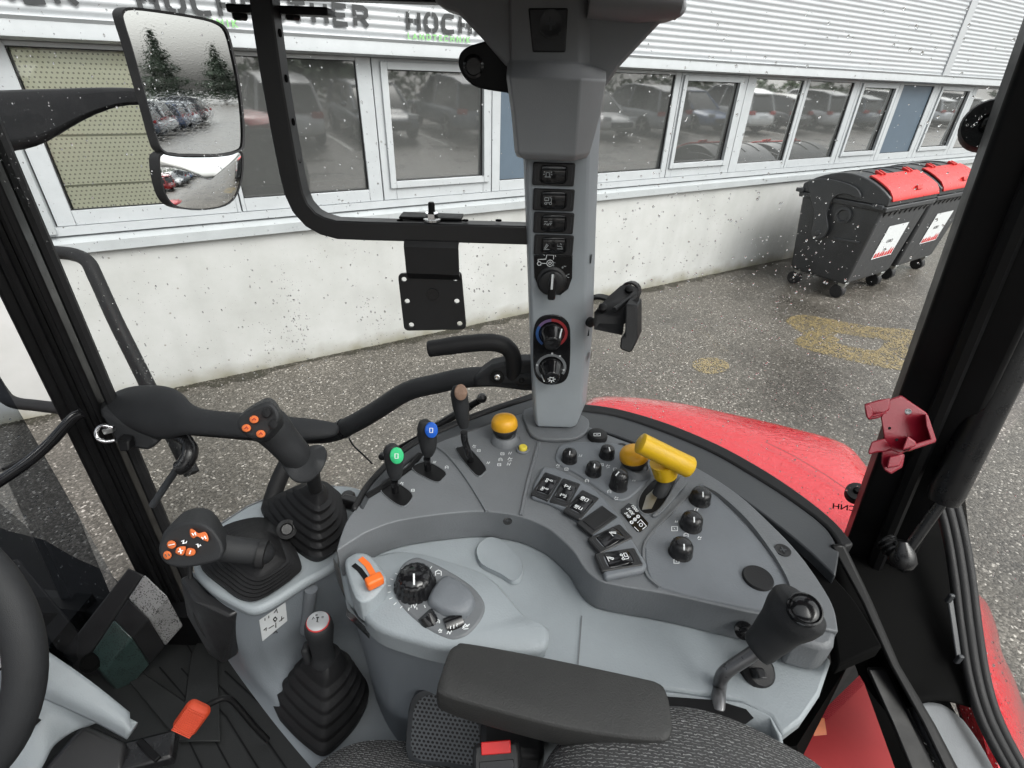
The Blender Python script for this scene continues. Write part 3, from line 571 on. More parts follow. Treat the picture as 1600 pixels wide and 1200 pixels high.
# ================================================================== CAR PARK seen in the mirror and the window panes
def make_car(F, col, suv, label):
    m = mat('car paint ' + label.split()[0], col, .25, coat=.8, var=.03)
    root = thing('parked_car', label, 'car', F.translation); root.rotation_euler = F.to_euler(); WM[root.name] = F.copy(); root['group'] = 'cars parked in a row across the yard'
    T = lambda x, y, z: F @ V((x, y, z)); h = 1.66 if suv else 1.46
    def L(mb, n, m_, p=root, **k): return mb.build(n, m_, p, **k)
    zb = .98 if suv else .9
    secs = [(-2.18, .45, .70, .62), (-2.12, .32, .80, .74), (-1.9, .26, .86, zb - .02), (-1.3, .24, .90, zb), (0, .24, .90, zb - .02), (.9, .24, .90, zb - .06), (1.5, .24, .87, zb - .14), (2.0, .28, .80, .70), (2.16, .4, .66, .58)]
    rings = []
    for x, z0, w, z1 in secs:
        rings.append([T(x, y * w, z0 + (z1 - z0) * q) for y, q in ((-.86, 0), (.86, 0), (1, .18), (1, .55), (.96, .85), (.86, 1), (-.86, 1), (-.96, .85), (-1, .55), (-1, .18))])
    L(MB().loft(rings), 'body', m, sub=1)
    gr = [(-2.02, .70, zb - .06, .74), (-1.75, .66, h - .12, .72), (-1.3, .62, h - .02, .74), (-.2, .62, h, .76), (.35, .60, h - .06, .76), (1.15, .70, zb - .10, .76)]
    L(MB().loft([[T(x, -wb, zb - .12), T(x, wb, zb - .12), T(x, wt, zt), T(x, -wt, zt)] for x, wt, zt, wb in [(a, b, c, d + .08) for a, b, c, d in gr]]), 'cabin_glass', mat('car glass', (.01, .012, .014), .06), bevel=.05)
    L(MB().loft([[T(x, -w_, z_ - .03), T(x, w_, z_ - .03), T(x, w_ * .97, z_ + .02), T(x, -w_ * .97, z_ + .02)] for x, w_, z_ in ((-1.95, .62, h - .13), (-1.3, .63, h - .01), (-.2, .63, h + .01), (.38, .61, h - .06))]), 'roof', m, bevel=.02)
    pl = MB()
    for sy in (-1, 1):
        for xa, xb in ((-1.98, -1.72), (-.30, -.36), (1.12, .33)):
            pl.tube([T(xa, sy * .80, zb - .08), T(xb, sy * .635, h - .08)], [.045, .04], 6)
    L(pl, 'pillar', m)
    for sy in (-1, 1):
        for xw in (-1.32, 1.32):
            wz = .33 if not suv else .36
            wh = L(MB().lathe(T(xw, sy * .70, wz), F.to_3x3() @ V((0, sy, 0)), [(.2, 0), (wz, .01), (wz + .01, .06), (wz + .01, .16), (wz - .03, .205), (.2, .2), (0, .19)], 26), 'wheel', M_RUBBER)
            sp = MB()
            for k in range(5):
                a_ = 2 * math.pi * k / 5; sp.box(T(xw + math.cos(a_) * .11, sy * .90, wz + math.sin(a_) * .11), F.to_3x3() @ V((math.cos(a_) * .2, 0, math.sin(a_) * .2)), F.to_3x3() @ V((0, .02, 0)), F.to_3x3() @ V((-math.sin(a_) * .05, 0, math.cos(a_) * .05)))
            L(sp, 'rim', M_ZINC, wh)
        L(MB().box(T(-2.02, sy * .66, .82), F.to_3x3() @ V((.14, 0, 0)), F.to_3x3() @ V((0, .30, 0)), F.to_3x3() @ V((0, 0, .15))), 'tail_light', mat('tail lens', (.35, .01, .01), .2), bevel=.02)
        L(MB().box(T(2.0, sy * .60, .68), F.to_3x3() @ V((.16, 0, 0)), F.to_3x3() @ V((0, .28, 0)), F.to_3x3() @ V((0, 0, .12))), 'headlight', mat('head lens', (.5, .52, .55), .1), bevel=.02)
        L(MB().box(T(.75, sy * .98, zb + .04), F.to_3x3() @ V((.10, 0, 0)), F.to_3x3() @ V((0, .16, 0)), F.to_3x3() @ V((0, 0, .11))), 'side_mirror', m, bevel=.03)
    L(MB().box(T(-2.16, 0, .66), F.to_3x3() @ V((.02, 0, 0)), F.to_3x3() @ V((0, .5, 0)), F.to_3x3() @ V((0, 0, .11))), 'number_plate', M_STICKER)
    L(MB().box(T(2.15, 0, .50), F.to_3x3() @ V((.05, 0, 0)), F.to_3x3() @ V((0, 1.0, 0)), F.to_3x3() @ V((0, 0, .18))), 'grille', M_BLACK, bevel=.02)
    return root
cars = [((.55, .57, .60), True, 'silver estate car with roof rails, first in the row behind the tractor'), ((.03, .03, .035), False, 'black hatchback parked between two pale cars'), ((.62, .63, .63), True, 'white sport utility car seen in the window panes'), ((.08, .10, .13), False, 'dark blue saloon parked nose out'), ((.02, .022, .024), True, 'dark sport utility car beside the red car'), ((.40, .02, .02), False, 'red small car near the middle of the row'), ((.6, .61, .62), False, 'white hatchback beyond the red car'), ((.30, .32, .34), True, 'grey sport utility car near the far end'), ((.10, .16, .30), False, 'mid blue car toward the far end'), ((.66, .66, .66), True, 'white estate car beyond the mid blue car'), ((.05, .05, .055), False, 'black saloon in the far part of the row'), ((.5, .51, .52), True, 'pale silver van like car second from the far end'), ((.35, .03, .03), False, 'dark red hatchback among the farthest cars in the mirror'), ((.60, .61, .62), True, 'white high roofed car far off in the mirror'), ((.06, .09, .16), False, 'navy saloon far off in the mirror'), ((.55, .56, .57), False, 'silver hatchback far off in the mirror'), ((.03, .03, .03), True, 'black sport utility car far off in the mirror'), ((.62, .62, .61), False, 'white saloon, last car of the row in the mirror')]
ROW = V((6.6, -5.6, 0))
for i, (c, s_, lab) in enumerate(cars):
    p = ROW + WD * ((i - 2) * 2.75) + V((random.uniform(-.1, .1), random.uniform(-.2, .2), 0))
    back = i not in (3, 6, 8); dr = WN * (-1 if back else 1)    # tail lights toward the yard when backed away
    F = Matrix(((dr.x, -dr.y, 0, p.x), (dr.y, dr.x, 0, p.y), (0, 0, 1, 0), (0, 0, 0, 1)))
    make_car(F, c, s_, lab)
for i in range(19):
    p = ROW + WD * ((i - 2.5) * 2.75) - WN * .2
    o = MB().add([p + WD * a + WN * b + V((0, 0, .005)) for a, b in ((-.06, -2.6), (.06, -2.6), (.06, 2.6), (-.06, 2.6))], [(0, 1, 2, 3)]).build('painted_bay_line', mat('white road paint', (.55, .55, .53), .5, var=.2, vscale=10)); tag(o, kind='structure')
def foliage(name, label, cat, c, fn, n, size, m, trunk=None, group=None):
    root = thing(name, label, cat, c, group); mb = MB(); rng = random.Random(hash(label) % 1000 if False else len(label) * 7 + n)
    for _ in range(n):
        p, out = fn(rng); a = V((rng.gauss(0, 1), rng.gauss(0, 1), rng.gauss(0, 1) * .6)).normalized(); b = a.cross(V((rng.gauss(0, 1), rng.gauss(0, 1), rng.gauss(0, 1)))).normalized()
        s_ = size * rng.uniform(.5, 1.3); q = V(c) + p
        mb.add([q - a * s_ - b * s_ * .4, q + a * s_ * .2 - b * s_ * .5, q + a * s_, q + b * s_ * .5], [(0, 1, 2, 3)])
    mb.build('crown', m, root)
    if trunk: MB().tube([V(c), V(c) + V((.05, 0, trunk * .5)), V(c) + V((0, .05, trunk))], [.22, .15, .03], 8).build('trunk', M_BARK, root)
    return root
def cone(h, r):
    def fn(rng):
        t = rng.random() ** 1.4; lay = .75 + .35 * math.sin(t * 30 + rng.uniform(-.5, .5)); a = rng.uniform(0, 6.283); rr = r * (1 - t) * lay * math.sqrt(rng.uniform(.15, 1))
        return V((math.cos(a) * rr, math.sin(a) * rr, .8 + t * (h - .8))), 1
    return fn
for i, (x, y, h, r, lab) in enumerate([(84, 30.0, 8.2, 4.3, 'tall dark conifer, tallest of those seen in the mirror'), (82, 36.5, 6.8, 3.9, 'middle dark conifer seen in the mirror beyond the cars'), (80, 40.0, 6.4, 3.8, 'bushy dark conifer at the outer edge of the mirror'), (15, -13, 8, 2.6, 'conifer behind the hedge seen in the window panes')]):
    foliage('conifer_tree', lab, 'tree', V((x, y, 0)), cone(h, r), 2600, .32, M_LEAF, h, 'conifers round the car park')
def hedge(rng): 
    s_ = rng.uniform(-10, 48); q = WD * s_ - WN * rng.uniform(-.6, .6); return V((q.x, q.y, rng.uniform(0, 1.7 + .25 * math.sin(s_ * 1.7)))), 1
foliage('hedge', 'clipped green hedge behind the parked cars', 'hedge', ROW - WN * 4.6, hedge, 10000, .16, M_HEDGE)
# ================================================================== TRACTOR SHELL
tr = thing('tractor', 'red tractor whose cab frame, floor, glass and wet fender surround the driving controls', 'tractor', (0, 0, 0))
def quadprism(name, pts, vec, m, parent=tr, bevel=.004, **k): return MB().prism(pts, vec).build(name, m, parent, bevel=bevel, **k)
# front right pillar (in section: outer flange, step, inner flange)
def vline(u0, v0, d0, u1, v1, d1): return D(u0, v0, d0), D(u1, v1, d1)
a0, a1 = Yp(300, 965, .765), Yp(-40, 195, .86)        # outer edge (next to the side glass)
b0, b1_ = Yp(247, 965, .74), Yp(-72, 318, .80)
def ext(a, b, k): return a + (b - a) * k
MB().loft([[ext(a0, a1, k), ext(a0, a1, k) + V((-.03, .05, 0)), ext(b0, b1_, k) + V((-.05, .05, 0)), ext(b0, b1_, k)] for k in (-.15, 1.35)]).build('front_pillar', M_FRAME, tr, bevel=.006)
MB().tube([ext(a0, a1, k) + V((-.012, -.008, 0)) for k in (-.12, .5, 1.3)], .006, 8).build('pillar_trim', M_FRAME, tr)
MB().tube([ext(a0, a1, k) + V((.010, .022, 0)) for k in (-.12, .5, 1.3)], .011, 8).build('glass_seal', M_RUBBER, tr)
MB().tube([lerp(ext(a0, a1, k), ext(b0, b1_, k), .52) + V((0, -.006, 0)) for k in (-.12, .5, 1.3)], .009, 8).build('pillar_trim', M_FRAME, tr)
# rear right pillar
L0, L1 = Yp(1308, 890, .56), Yp(1594, 88, .56)
Q0, Q1 = Yp(1440, 850, .52), Yp(1690, 330, .50)
MB().loft([[ext(L0, L1, k), ext(L0, L1, k) + V((.03, .05, 0)), ext(Q0, Q1, k) + V((.03, .03, 0)), ext(Q0, Q1, k)] for k in (-.25, 1.25)]).build('rear_pillar', M_FRAME, tr, bevel=.006)
MB().tube([lerp(ext(L0, L1, k), ext(Q0, Q1, k), .45) + V((0, -.008, 0)) for k in (-.2, 1.2)], .010, 8).build('pillar_trim', M_FRAME, tr)
# worn yellow tape marks on the rear pillar
tp = [ext(L0, L1, .345), ext(L0, L1, .40), lerp(ext(L0, L1, .40), ext(Q0, Q1, .47), .42), lerp(ext(L0, L1, .345), ext(Q0, Q1, .42), .42)]
MB().add([p + V((-.002, -.008, 0)) for p in tp], [(0, 1, 2, 3)]).build('tape_mark', mat('dull yellow tape', (.06, .045, .012), .5, var=.3, vscale=60), tr)
# roof; its unseen glass hatch is added to let skylight onto the console
MB().prism([V((-1.3, .80, 2.437)), V((.0, .77, 2.437)), V((.12, .64, 2.437)), V((.12, .42, 2.437)), V((-1.3, .42, 2.437))], (0, 0, .12)).build('roof_front_bar', M_FRAME, tr, bevel=.02)
MB().prism([V((.122, .64, 2.46)), V((.55, .62, 2.46)), V((.75, .45, 2.46)), V((.85, -.95, 2.46)), V((.56, -.95, 2.46)), V((.50, .42, 2.46)), V((.122, .42, 2.46))], (0, 0, .10)).build('roof_frame', M_TRAY, tr, bevel=.02)
MB().prism([V((-1.3, -.95, 2.46)), V((-.80, -.95, 2.46)), V((-.80, .418, 2.46)), V((-1.3, .418, 2.46))], (0, 0, .10)).build('roof_frame', M_TRAY, tr, bevel=.02)
MB().prism([V((-.798, -.95, 2.46)), V((.50, -.95, 2.46)), V((.50, -.22, 2.46)), V((-.798, -.22, 2.46))], (0, 0, .08)).build('roof_lining', M_TRAY, tr, bevel=.01)  # roof lining and frame coloured pale to bounce light into the cab
MB().add([V((-.8, -.22, 2.50)), V((.56, -.22, 2.50)), V((.56, .42, 2.50)), V((-.8, .42, 2.50))], [(0, 1, 2, 3)]).build('added_hatch_glass', M_GLASS, tr)
MB().prism([V((-1.3, .775, 2.42)), V((.05, .742, 2.42)), V((.05, .707, 2.42)), V((-1.3, .74, 2.42))], (0, 0, .03)).build('roof_rail', M_FRAME, tr, bevel=.005)
# left side and rear uprights of the cab, behind the viewpoint
for x, y in ((-.95, -.85), (.05, -.88), (.72, -.80)): MB().prism([V((x - .03, y - .03, 1.1)), V((x + .03, y - .03, 1.1)), V((x + .03, y + .03, 1.1)), V((x - .03, y + .03, 1.1))], (0, 0, 1.34)).build('cab_upright', M_FRAME, tr, bevel=.008)
# floor and lower walls
MB().prism([V((-1.25, -.9, 1.10)), V((.7, -.9, 1.10)), V((.7, .72, 1.10)), V((-1.25, .72, 1.10))], (0, 0, .04)).build('floor_mat', M_MATF, tr)
mb = MB()
for k in range(9): 
    a = P(215 + k * 34, 1040 + k * 2, 1.142); b = P(330 + k * 46, 1230, 1.142)
    ribbon(mb, [a, lerp(a, b, .45) + V((.02, 0, 0)), b], .003, (0, 0, 1))
ribbon(mb, [P(x, y, 1.142) for x, y in ((215, 1047), (288, 1097), (300, 1020), (270, 970))], .003, (0, 0, 1))
mb.build('mat_groove', M_FRAME, tr)
MB().prism([P(x, y, 1.143) for x, y in ((190, 1052), (215, 1046), (290, 1098), (299, 1025), (312, 1000), (340, 1010), (345, 1160), (280, 1160))], (0, 0, .006)).build('mat_panel', M_MATF, tr, bevel=.002)
MB().prism([V((-1.25, .72, .95)), V((.66, .72, .95)), V((.66, .76, .95)), V((-1.25, .76, .95))], (0, 0, .30)).build('side_wall', M_FRAME, tr)
MB().prism([V((-1.02, -.9, .95)), V((-.98, -.9, .95)), V((-.98, .76, .95)), V((-1.02, .76, .95))], (0, 0, .32)).build('front_wall', M_FRAME, tr)
# wet corner cover at the foot of the front pillar
cc = [D(120, 1022, 1.12), D(205, 890, 1.08), D(222, 898, 1.07), D(262, 930, 1.05), D(255, 955, 1.07), D(158, 1050, 1.10), D(130, 1052, 1.12)]
MB().loft([[D(95, 1020, 1.13), D(200, 885, 1.09), D(225, 897, 1.08), D(137, 1028, 1.11)], [D(125, 1075, 1.2), D(230, 960, 1.16), D(262, 935, 1.15), D(160, 1056, 1.18)]]).build('corner_cover', M_RUBBER, tr, bevel=.01)
def reflpatch(name, col, spot, rough=.35):  # pale and green reflected light painted into the colour, with dark specks
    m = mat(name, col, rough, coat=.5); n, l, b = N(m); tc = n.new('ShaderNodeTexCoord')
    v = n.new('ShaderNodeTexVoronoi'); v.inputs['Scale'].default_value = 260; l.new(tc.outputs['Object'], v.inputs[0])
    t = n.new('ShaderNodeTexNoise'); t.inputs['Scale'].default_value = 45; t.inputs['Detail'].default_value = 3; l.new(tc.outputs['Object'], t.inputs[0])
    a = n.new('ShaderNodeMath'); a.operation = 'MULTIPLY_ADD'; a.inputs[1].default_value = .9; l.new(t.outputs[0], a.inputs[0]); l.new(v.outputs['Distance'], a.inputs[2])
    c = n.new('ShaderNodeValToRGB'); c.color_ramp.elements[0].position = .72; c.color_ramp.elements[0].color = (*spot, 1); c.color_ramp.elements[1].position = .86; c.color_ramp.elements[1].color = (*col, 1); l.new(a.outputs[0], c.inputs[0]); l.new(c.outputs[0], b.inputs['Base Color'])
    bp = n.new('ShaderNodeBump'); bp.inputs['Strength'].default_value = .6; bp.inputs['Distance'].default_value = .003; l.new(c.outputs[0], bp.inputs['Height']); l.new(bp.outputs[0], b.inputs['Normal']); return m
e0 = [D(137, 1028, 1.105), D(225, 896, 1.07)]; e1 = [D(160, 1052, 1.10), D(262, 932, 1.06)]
for t0, t1, nm, m_ in ((0, .47, 'green_reflection', reflpatch('painted green reflection', (.030, .054, .050), (.008, .011, .011))), (.47, .72, 'dark_band', M_RUBBER), (.72, 1.0, 'pale_reflection', reflpatch('painted pale reflection', (.30, .30, .30), (.02, .02, .02)))):
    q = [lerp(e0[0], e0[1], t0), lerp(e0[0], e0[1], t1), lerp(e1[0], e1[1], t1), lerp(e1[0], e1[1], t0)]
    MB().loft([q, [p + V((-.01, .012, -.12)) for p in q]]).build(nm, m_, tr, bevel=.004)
MB().lathe(D(142, 1035, 1.10), D(142, 1035, 1.0) - D(142, 1035, 1.1), [(.02, -.02), (.02, .008), (.014, .014), (0, .014)], 14).build('light_lens', M_VOID, tr)
# front wheel and guard seen low through the windscreen
MB().lathe((-1.75, .62, .62), (0, 1, 0), [(.25, .1), (.50, 0), (.60, .03), (.62, .10), (.62, .34), (.60, .42), (.50, .44), (.25, .36)], 40, flute=lambda t, r, h: 1 + (.03 if (int(t / 6.2832 * 36) % 2 and r > .55) else 0)).build('front_wheel', M_RUBBER, tr)
# engine hood
MB().loft([[V((x, y * w, z0 + (z1 - z0) * q)) for y, q in ((-1, 0), (1, 0), (1, .6), (.8, .93), (.5, 1), (-.5, 1), (-.8, .93), (-1, .6))] for x, w, z0, z1 in ((-1.1, .30, 1.0, 1.55), (-1.8, .31, .95, 1.52), (-2.5, .29, .9, 1.42), (-2.75, .24, .95, 1.25))]).build('engine_hood', M_RED, tr, sub=1)
# rear fender, wheel
ro = [(905, 648), (925, 626), (985, 624), (1060, 632), (1140, 648), (1230, 668), (1318, 694), (1360, 738), (1420, 800), (1480, 880)]
ri = [(900, 668), (960, 672), (1010, 690), (1070, 715), (1130, 748), (1190, 785), (1240, 815), (1290, 835), (1320, 880), (1340, 930)]
outer = [P(u, v, 1.56) for u, v in ro]; inner = [P(u, v, 1.615) for u, v in ri]
mid = [lerp(a, b, .5) + V((0, 0, .035)) for a, b in zip(outer, inner)]
m2 = [lerp(a, b, .14) + V((0, 0, .022)) for a, b in zip(outer, inner)]
lowo = [p + V((.03, .05, -.05)) for p in outer]
rows = [lowo, outer, m2, mid, inner, [p + V((0, -.02, -.06)) for p in inner]]
MB().grid(sgrid(rows, 6, 5)).build('rear_fender', M_RED, tr, solid=.01)
ink([[(1195, 690), (1240, 712), (1290, 742), (1328, 768)], [(1236, 700), (1290, 738)]][:1], 1.632, .002, M_BLACKINK, tr, 'fender_seam', lift=.004)
wx, wy, wz = .55, .80, .70
MB().lathe((wx, wy, wz), (0, 1, 0), [(.40, .05), (.60, 0), (.68, .03), (.71, .09), (.71, .31), (.68, .37), (.60, .40), (.40, .35)], 48, flute=lambda t, r, h: 1 + (.03 if (int(t / 6.2832 * 44) % 2 and r > .7) else 0)).build('rear_wheel', M_RUBBER, tr)
MB().lathe((wx, wy, wz), (0, 1, 0), [(.42, .10), (.42, .34), (.36, .34), (.30, .22), (.12, .20), (.10, .26), (0, .26)], 36).build('wheel_rim', mat('wheel silver', (.4, .4, .4), .4), tr)
rf = [[(1517, 930), (1530, 945), (1545, 985), (1552, 1020), (1575, 1070), (1592, 1130), (1600, 1175), (1606, 1230)], [(1490, 930), (1500, 960), (1510, 1000), (1515, 1040), (1530, 1090), (1545, 1140), (1560, 1200), (1570, 1240)]]
MB().grid(sgrid([[P(u + 14, v, 1.30) for u, v in rf[0]], [P(u, v, 1.42) for u, v in rf[0]], [P(u, v, 1.47) for u, v in rf[1]], [P(u - 40, v, 1.42) for u, v in rf[1]]], 5, 4)).build('fender_rear_edge', M_RED, tr, solid=.01)
# dark sill trim round the console, outside it the seal
def strip(name, p1, p2, z1, z2, m, th=.02, **k):
    a = smooth([P(u, v, z1) for u, v in p1], 6); b = smooth([P(u, v, z2) for u, v in p2], 6)
    dn = V((0, 0, -th)); return MB().loft([[x, y, y + dn, x + dn] for x, y in zip(a, b)]).build(name, m, tr, bevel=.003, **k)
strip('sill_trim', [(560, 790), (585, 750), (640, 700), (700, 670), (770, 643), (835, 622)], [(568, 800), (592, 762), (650, 712), (708, 684), (775, 660), (838, 642)], 1.852, 1.850, M_FRAMEG)
strip('window_seal', [(548, 792), (575, 748), (632, 694), (695, 662), (768, 634), (835, 612)], [(556, 796), (582, 752), (638, 700), (700, 669), (769, 641), (835, 621)], 1.855, 1.853, M_RUBBER)
strip('sill_trim', [(905, 640), (960, 648), (1030, 672), (1110, 706), (1180, 746), (1240, 785), (1290, 825), (1312, 862)], [(900, 664), (950, 676), (1012, 700), (1085, 734), (1150, 772), (1205, 812), (1262, 858), (1306, 900)], 1.835, 1.842, M_FRAMEG)
strip('window_seal', [(905, 630), (960, 637), (1035, 658), (1118, 692), (1190, 731), (1252, 772), (1302, 812), (1335, 850)], [(905, 641), (960, 649), (1030, 671), (1112, 705), (1182, 745), (1242, 784), (1292, 822), (1316, 856)], 1.840, 1.838, M_RUBBER)
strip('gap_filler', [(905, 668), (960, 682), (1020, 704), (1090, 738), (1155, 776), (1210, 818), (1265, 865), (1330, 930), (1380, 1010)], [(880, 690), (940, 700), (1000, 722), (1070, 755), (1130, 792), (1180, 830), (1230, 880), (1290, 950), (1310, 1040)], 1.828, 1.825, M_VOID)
# black rear corner panel inside, with bars
rows = [[D(1300, 880, .80), D(1360, 850, .82), D(1430, 810, .84), D(1500, 770, .86)], [D(1315, 960, .72), D(1385, 950, .74), D(1450, 920, .78), D(1512, 890, .80)], [D(1340, 1050, .68), D(1410, 1060, .70), D(1470, 1040, .72), D(1530, 1010, .74)], [D(1392, 1122, .645), D(1432, 1102, .665), D(1475, 1096, .69), D(1524, 1108, .71)]]
MB().grid(sgrid(rows, 4, 4)).build('corner_panel', M_VOID, tr, solid=.01)
MB().loft([[D(1290, 1075, .70), D(1330, 1030, .70), D(1320, 985, .72), D(1292, 1050, .72)], [D(1215, 1170, .66), D(1245, 1165, .66), D(1250, 1190, .7), D(1215, 1190, .7)]]).build('corner_bracket', M_VOID, tr)
MB().loft([[D(u + du, v, d) for du in (0, w_)] + [D(u + w_, v, d + .05), D(u, v, d + .05)] for u, v, d, w_ in ((1352, 1042, .66, 34), (1392, 1130, .63, 36), (1425, 1210, .60, 40))]).build('frame_bar', M_FRAME, tr, bevel=.004)
MB().loft([[D(u + du, v, d) for du in (0, w_)] + [D(u + w_, v, d + .05), D(u, v, d + .05)] for u, v, d, w_ in ((1296, 850, .66, 24), (1345, 940, .66, 18), (1390, 1040, .64, 16), (1440, 1130, .62, 20), (1478, 1210, .60, 24))]).build('frame_bar', M_FRAME, tr, bevel=.004)
MB().grid(sgrid([[D(1425, 1098, .68), D(1470, 1100, .70), D(1505, 1125, .71)], [D(1445, 1140, .66), D(1490, 1145, .68), D(1530, 1160, .70)], [D(1490, 1215, .63), D(1520, 1215, .65), D(1560, 1215, .68)]], 4, 4)).build('step_plate', M_DECK, tr, solid=.008)
# rear window seal: three ribs
for k, (du, r) in enumerate(((0, .006), (12, .0075), (25, .0075))):
    MB().tube(smooth([D(u + du, v, d) for u, v, d in ((1462, 770, .775), (1478, 830, .755), (1490, 900, .735), (1500, 980, .715), (1513, 1060, .695), (1535, 1130, .675), (1580, 1215, .655))], 5), r, 10).build('rear_window_seal', M_RUBBER, tr)
ct = MB()
for (u, v, d) in ((1484, 935, .725), (1498, 1030, .705)): ct.box(D(u, v, d - .010), (.007, 0, 0), (0, .005, 0), (0, 0, .016))
ct.box(D(1491, 982, .712), (.008, 0, 0), (0, .004, 0), D(1498, 1030, .705) - D(1484, 935, .725))
ct.build('seal_clip', M_FRAMEG, tr, bevel=.002)
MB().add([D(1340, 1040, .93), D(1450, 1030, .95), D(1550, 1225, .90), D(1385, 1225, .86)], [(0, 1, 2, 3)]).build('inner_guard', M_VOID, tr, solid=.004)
# red ribbed reflector panel low behind the seat
mb = MB().add([D(1245, 1150, .80), D(1345, 1053, .84), D(1400, 1205, .78), D(1235, 1215, .74)], [(0, 1, 2, 3)])
rp = mb.build('fender_inner_face', M_REFL, tr)
rb = MB()
for k in range(46):
    t = k / 45; a = lerp(D(1245, 1150, .798), D(1345, 1053, .838), t); rb.add([a, a + V((.0015, 0, .001)), a + V((.016, -.004, -.004)), a + V((.0145, -.004, -.005))], [(0, 1, 2, 3)])
rb.build('lens_ribs', M_HOLDER, rp)
MB().add([D(1268, 1122, .797), D(1288, 1122, .80), D(1292, 1148, .79), D(1272, 1150, .788)], [(0, 1, 2, 3)]).build('orange_marker', mat('orange lens', (.55, .12, .02), .4, var=.2, vscale=40), rp)
# maker's mark printed on the fender glass corner: reads mirrored from inside
zf = 1.70
F = frame(D(1322, 800, .95), ray(1295, 775) - ray(1322, 800), ray(1312, 815) * 1 - ray(1322, 800))
# ---- glass
GZ0, GZ1 = 1.22, 2.44
def pane(name, p, q, z0=GZ0, z1=GZ1, m=None):
    return MB().add([V((*p, z0)), V((*q, z0)), V((*q, z1)), V((*p, z1))], [(0, 1, 2, 3)]).build(name, m or M_GLASS, tr)
GA, GB, GC, GD_ = (-.905, .865), (.115, .815), (.56, .60), (.66, -.8)
pane('side_window', GA, (.10, .815)); pane('rear_quarter_window', GB, GC); pane('rear_window', (.69, .58), (.80, -.8), m=M_GLASSR); pane('windscreen', (-.93, .78), (-1.02, -.8), m=M_GLASST)
rng = random.Random(11)
def drops(p, q, z0, z1, n, rmin, rmax, side, bias=1.8):
    p = V((*p, 0)); q = V((*q, 0)); ux = (q - p).normalized(); nr = V((ux.y, -ux.x, 0)) * side; mb = MB()
    W_ = (q - p).length
    # clusters and run-down tracks as well as single beads
    cl = [(rng.uniform(0, W_), rng.uniform(z0, z1)) for _ in range(26)]
    for i in range(n):
        if rng.random() < .35:
            c = rng.choice(cl); x = c[0] + rng.gauss(0, .012); z = c[1] - abs(rng.gauss(0, .10))
        else: x = rng.uniform(0, W_); z = rng.uniform(z0, z1)
        if not (0 < x < W_ and z0 < z < z1): continue
        r = rmin + (rmax - rmin) * rng.random() ** (bias * 2.2); h = r * rng.uniform(.35, .55); el = rng.uniform(.9, 1.5); sk = rng.uniform(-.3, .3)
        c = p + ux * x + V((0, 0, z)) + nr * .0004; k = len(mb.v); m_ = 7
        for rr, hh in ((1, 0), (.72, .65)):
            for j in range(m_):
                a = 6.2832 * j / m_; mb.v.append(c + ux * (math.cos(a) * r * rr + math.sin(a) * r * sk) + V((0, 0, math.sin(a) * r * rr * el)) + nr * (h * hh))
        mb.v.append(c + nr * h)
        for j in range(m_):
            a, b = k + j, k + (j + 1) % m_; mb.f.append((a, b, b + m_, a + m_)); mb.f.append((a + m_, b + m_, k + 2 * m_))
        mb.f.append(tuple(k + j for j in reversed(range(m_))))
    o = mb.build('rain_drops', M_DROP, ang=180); tag(o, kind='stuff'); return o
drops((-.90, .865), (.09, .817), 1.35, 2.43, 5600, .0004, .0017, -1)
drops(GB, GC, 1.62, 2.43, 3600, .0004, .0017, -1)
drops((.695, .55), (.735, .1), 1.2, 2.2, 4200, .0005, .0019, -1)
drops((-.935, .77), (-.99, .1), 1.25, 2.2, 3000, .0006, .0020, 1)
# handrail outside the right front corner
hr = thing('outer_handrail', 'bent black tube handrail outside the side glass, beside the front pillar', 'handrail', D(240, 620, 1.22))
MB().tube(smooth([D(20, 388, 1.35), D(70, 393, 1.32), D(112, 397, 1.29), D(136, 408, 1.27), D(150, 434, 1.26), D(180, 500, 1.24), D(215, 570, 1.23), D(262, 665, 1.21), D(300, 740, 1.2)], 5), .0165, 14).build('rail', M_RUBBER, hr)
MB().tube(smooth([D(-30, 560, 1.5), D(0, 610, 1.48), D(20, 628, 1.46), D(60, 634, 1.44), D(110, 640, 1.4)], 5), .017, 12).build('rail', M_RUBBER, hr)
# curved grab handle on the windscreen side
gh = thing('assist_bar', 'glossy black curved assist bar crossing the windscreen, left of the front pillar', 'grab bar', D(60, 700, .93))
MB().tube(smooth([D(128, 645, .93), D(112, 655, .925), D(80, 690, .92), D(40, 725, .91), D(-20, 765, .90)], 6), .0095, 12).build('bar', M_GLOSS, gh)
MB().tube(smooth([D(104, 668, .95), D(60, 705, .95), D(-10, 740, .94)], 4), .003, 8).build('cable', M_RUBBER, gh)
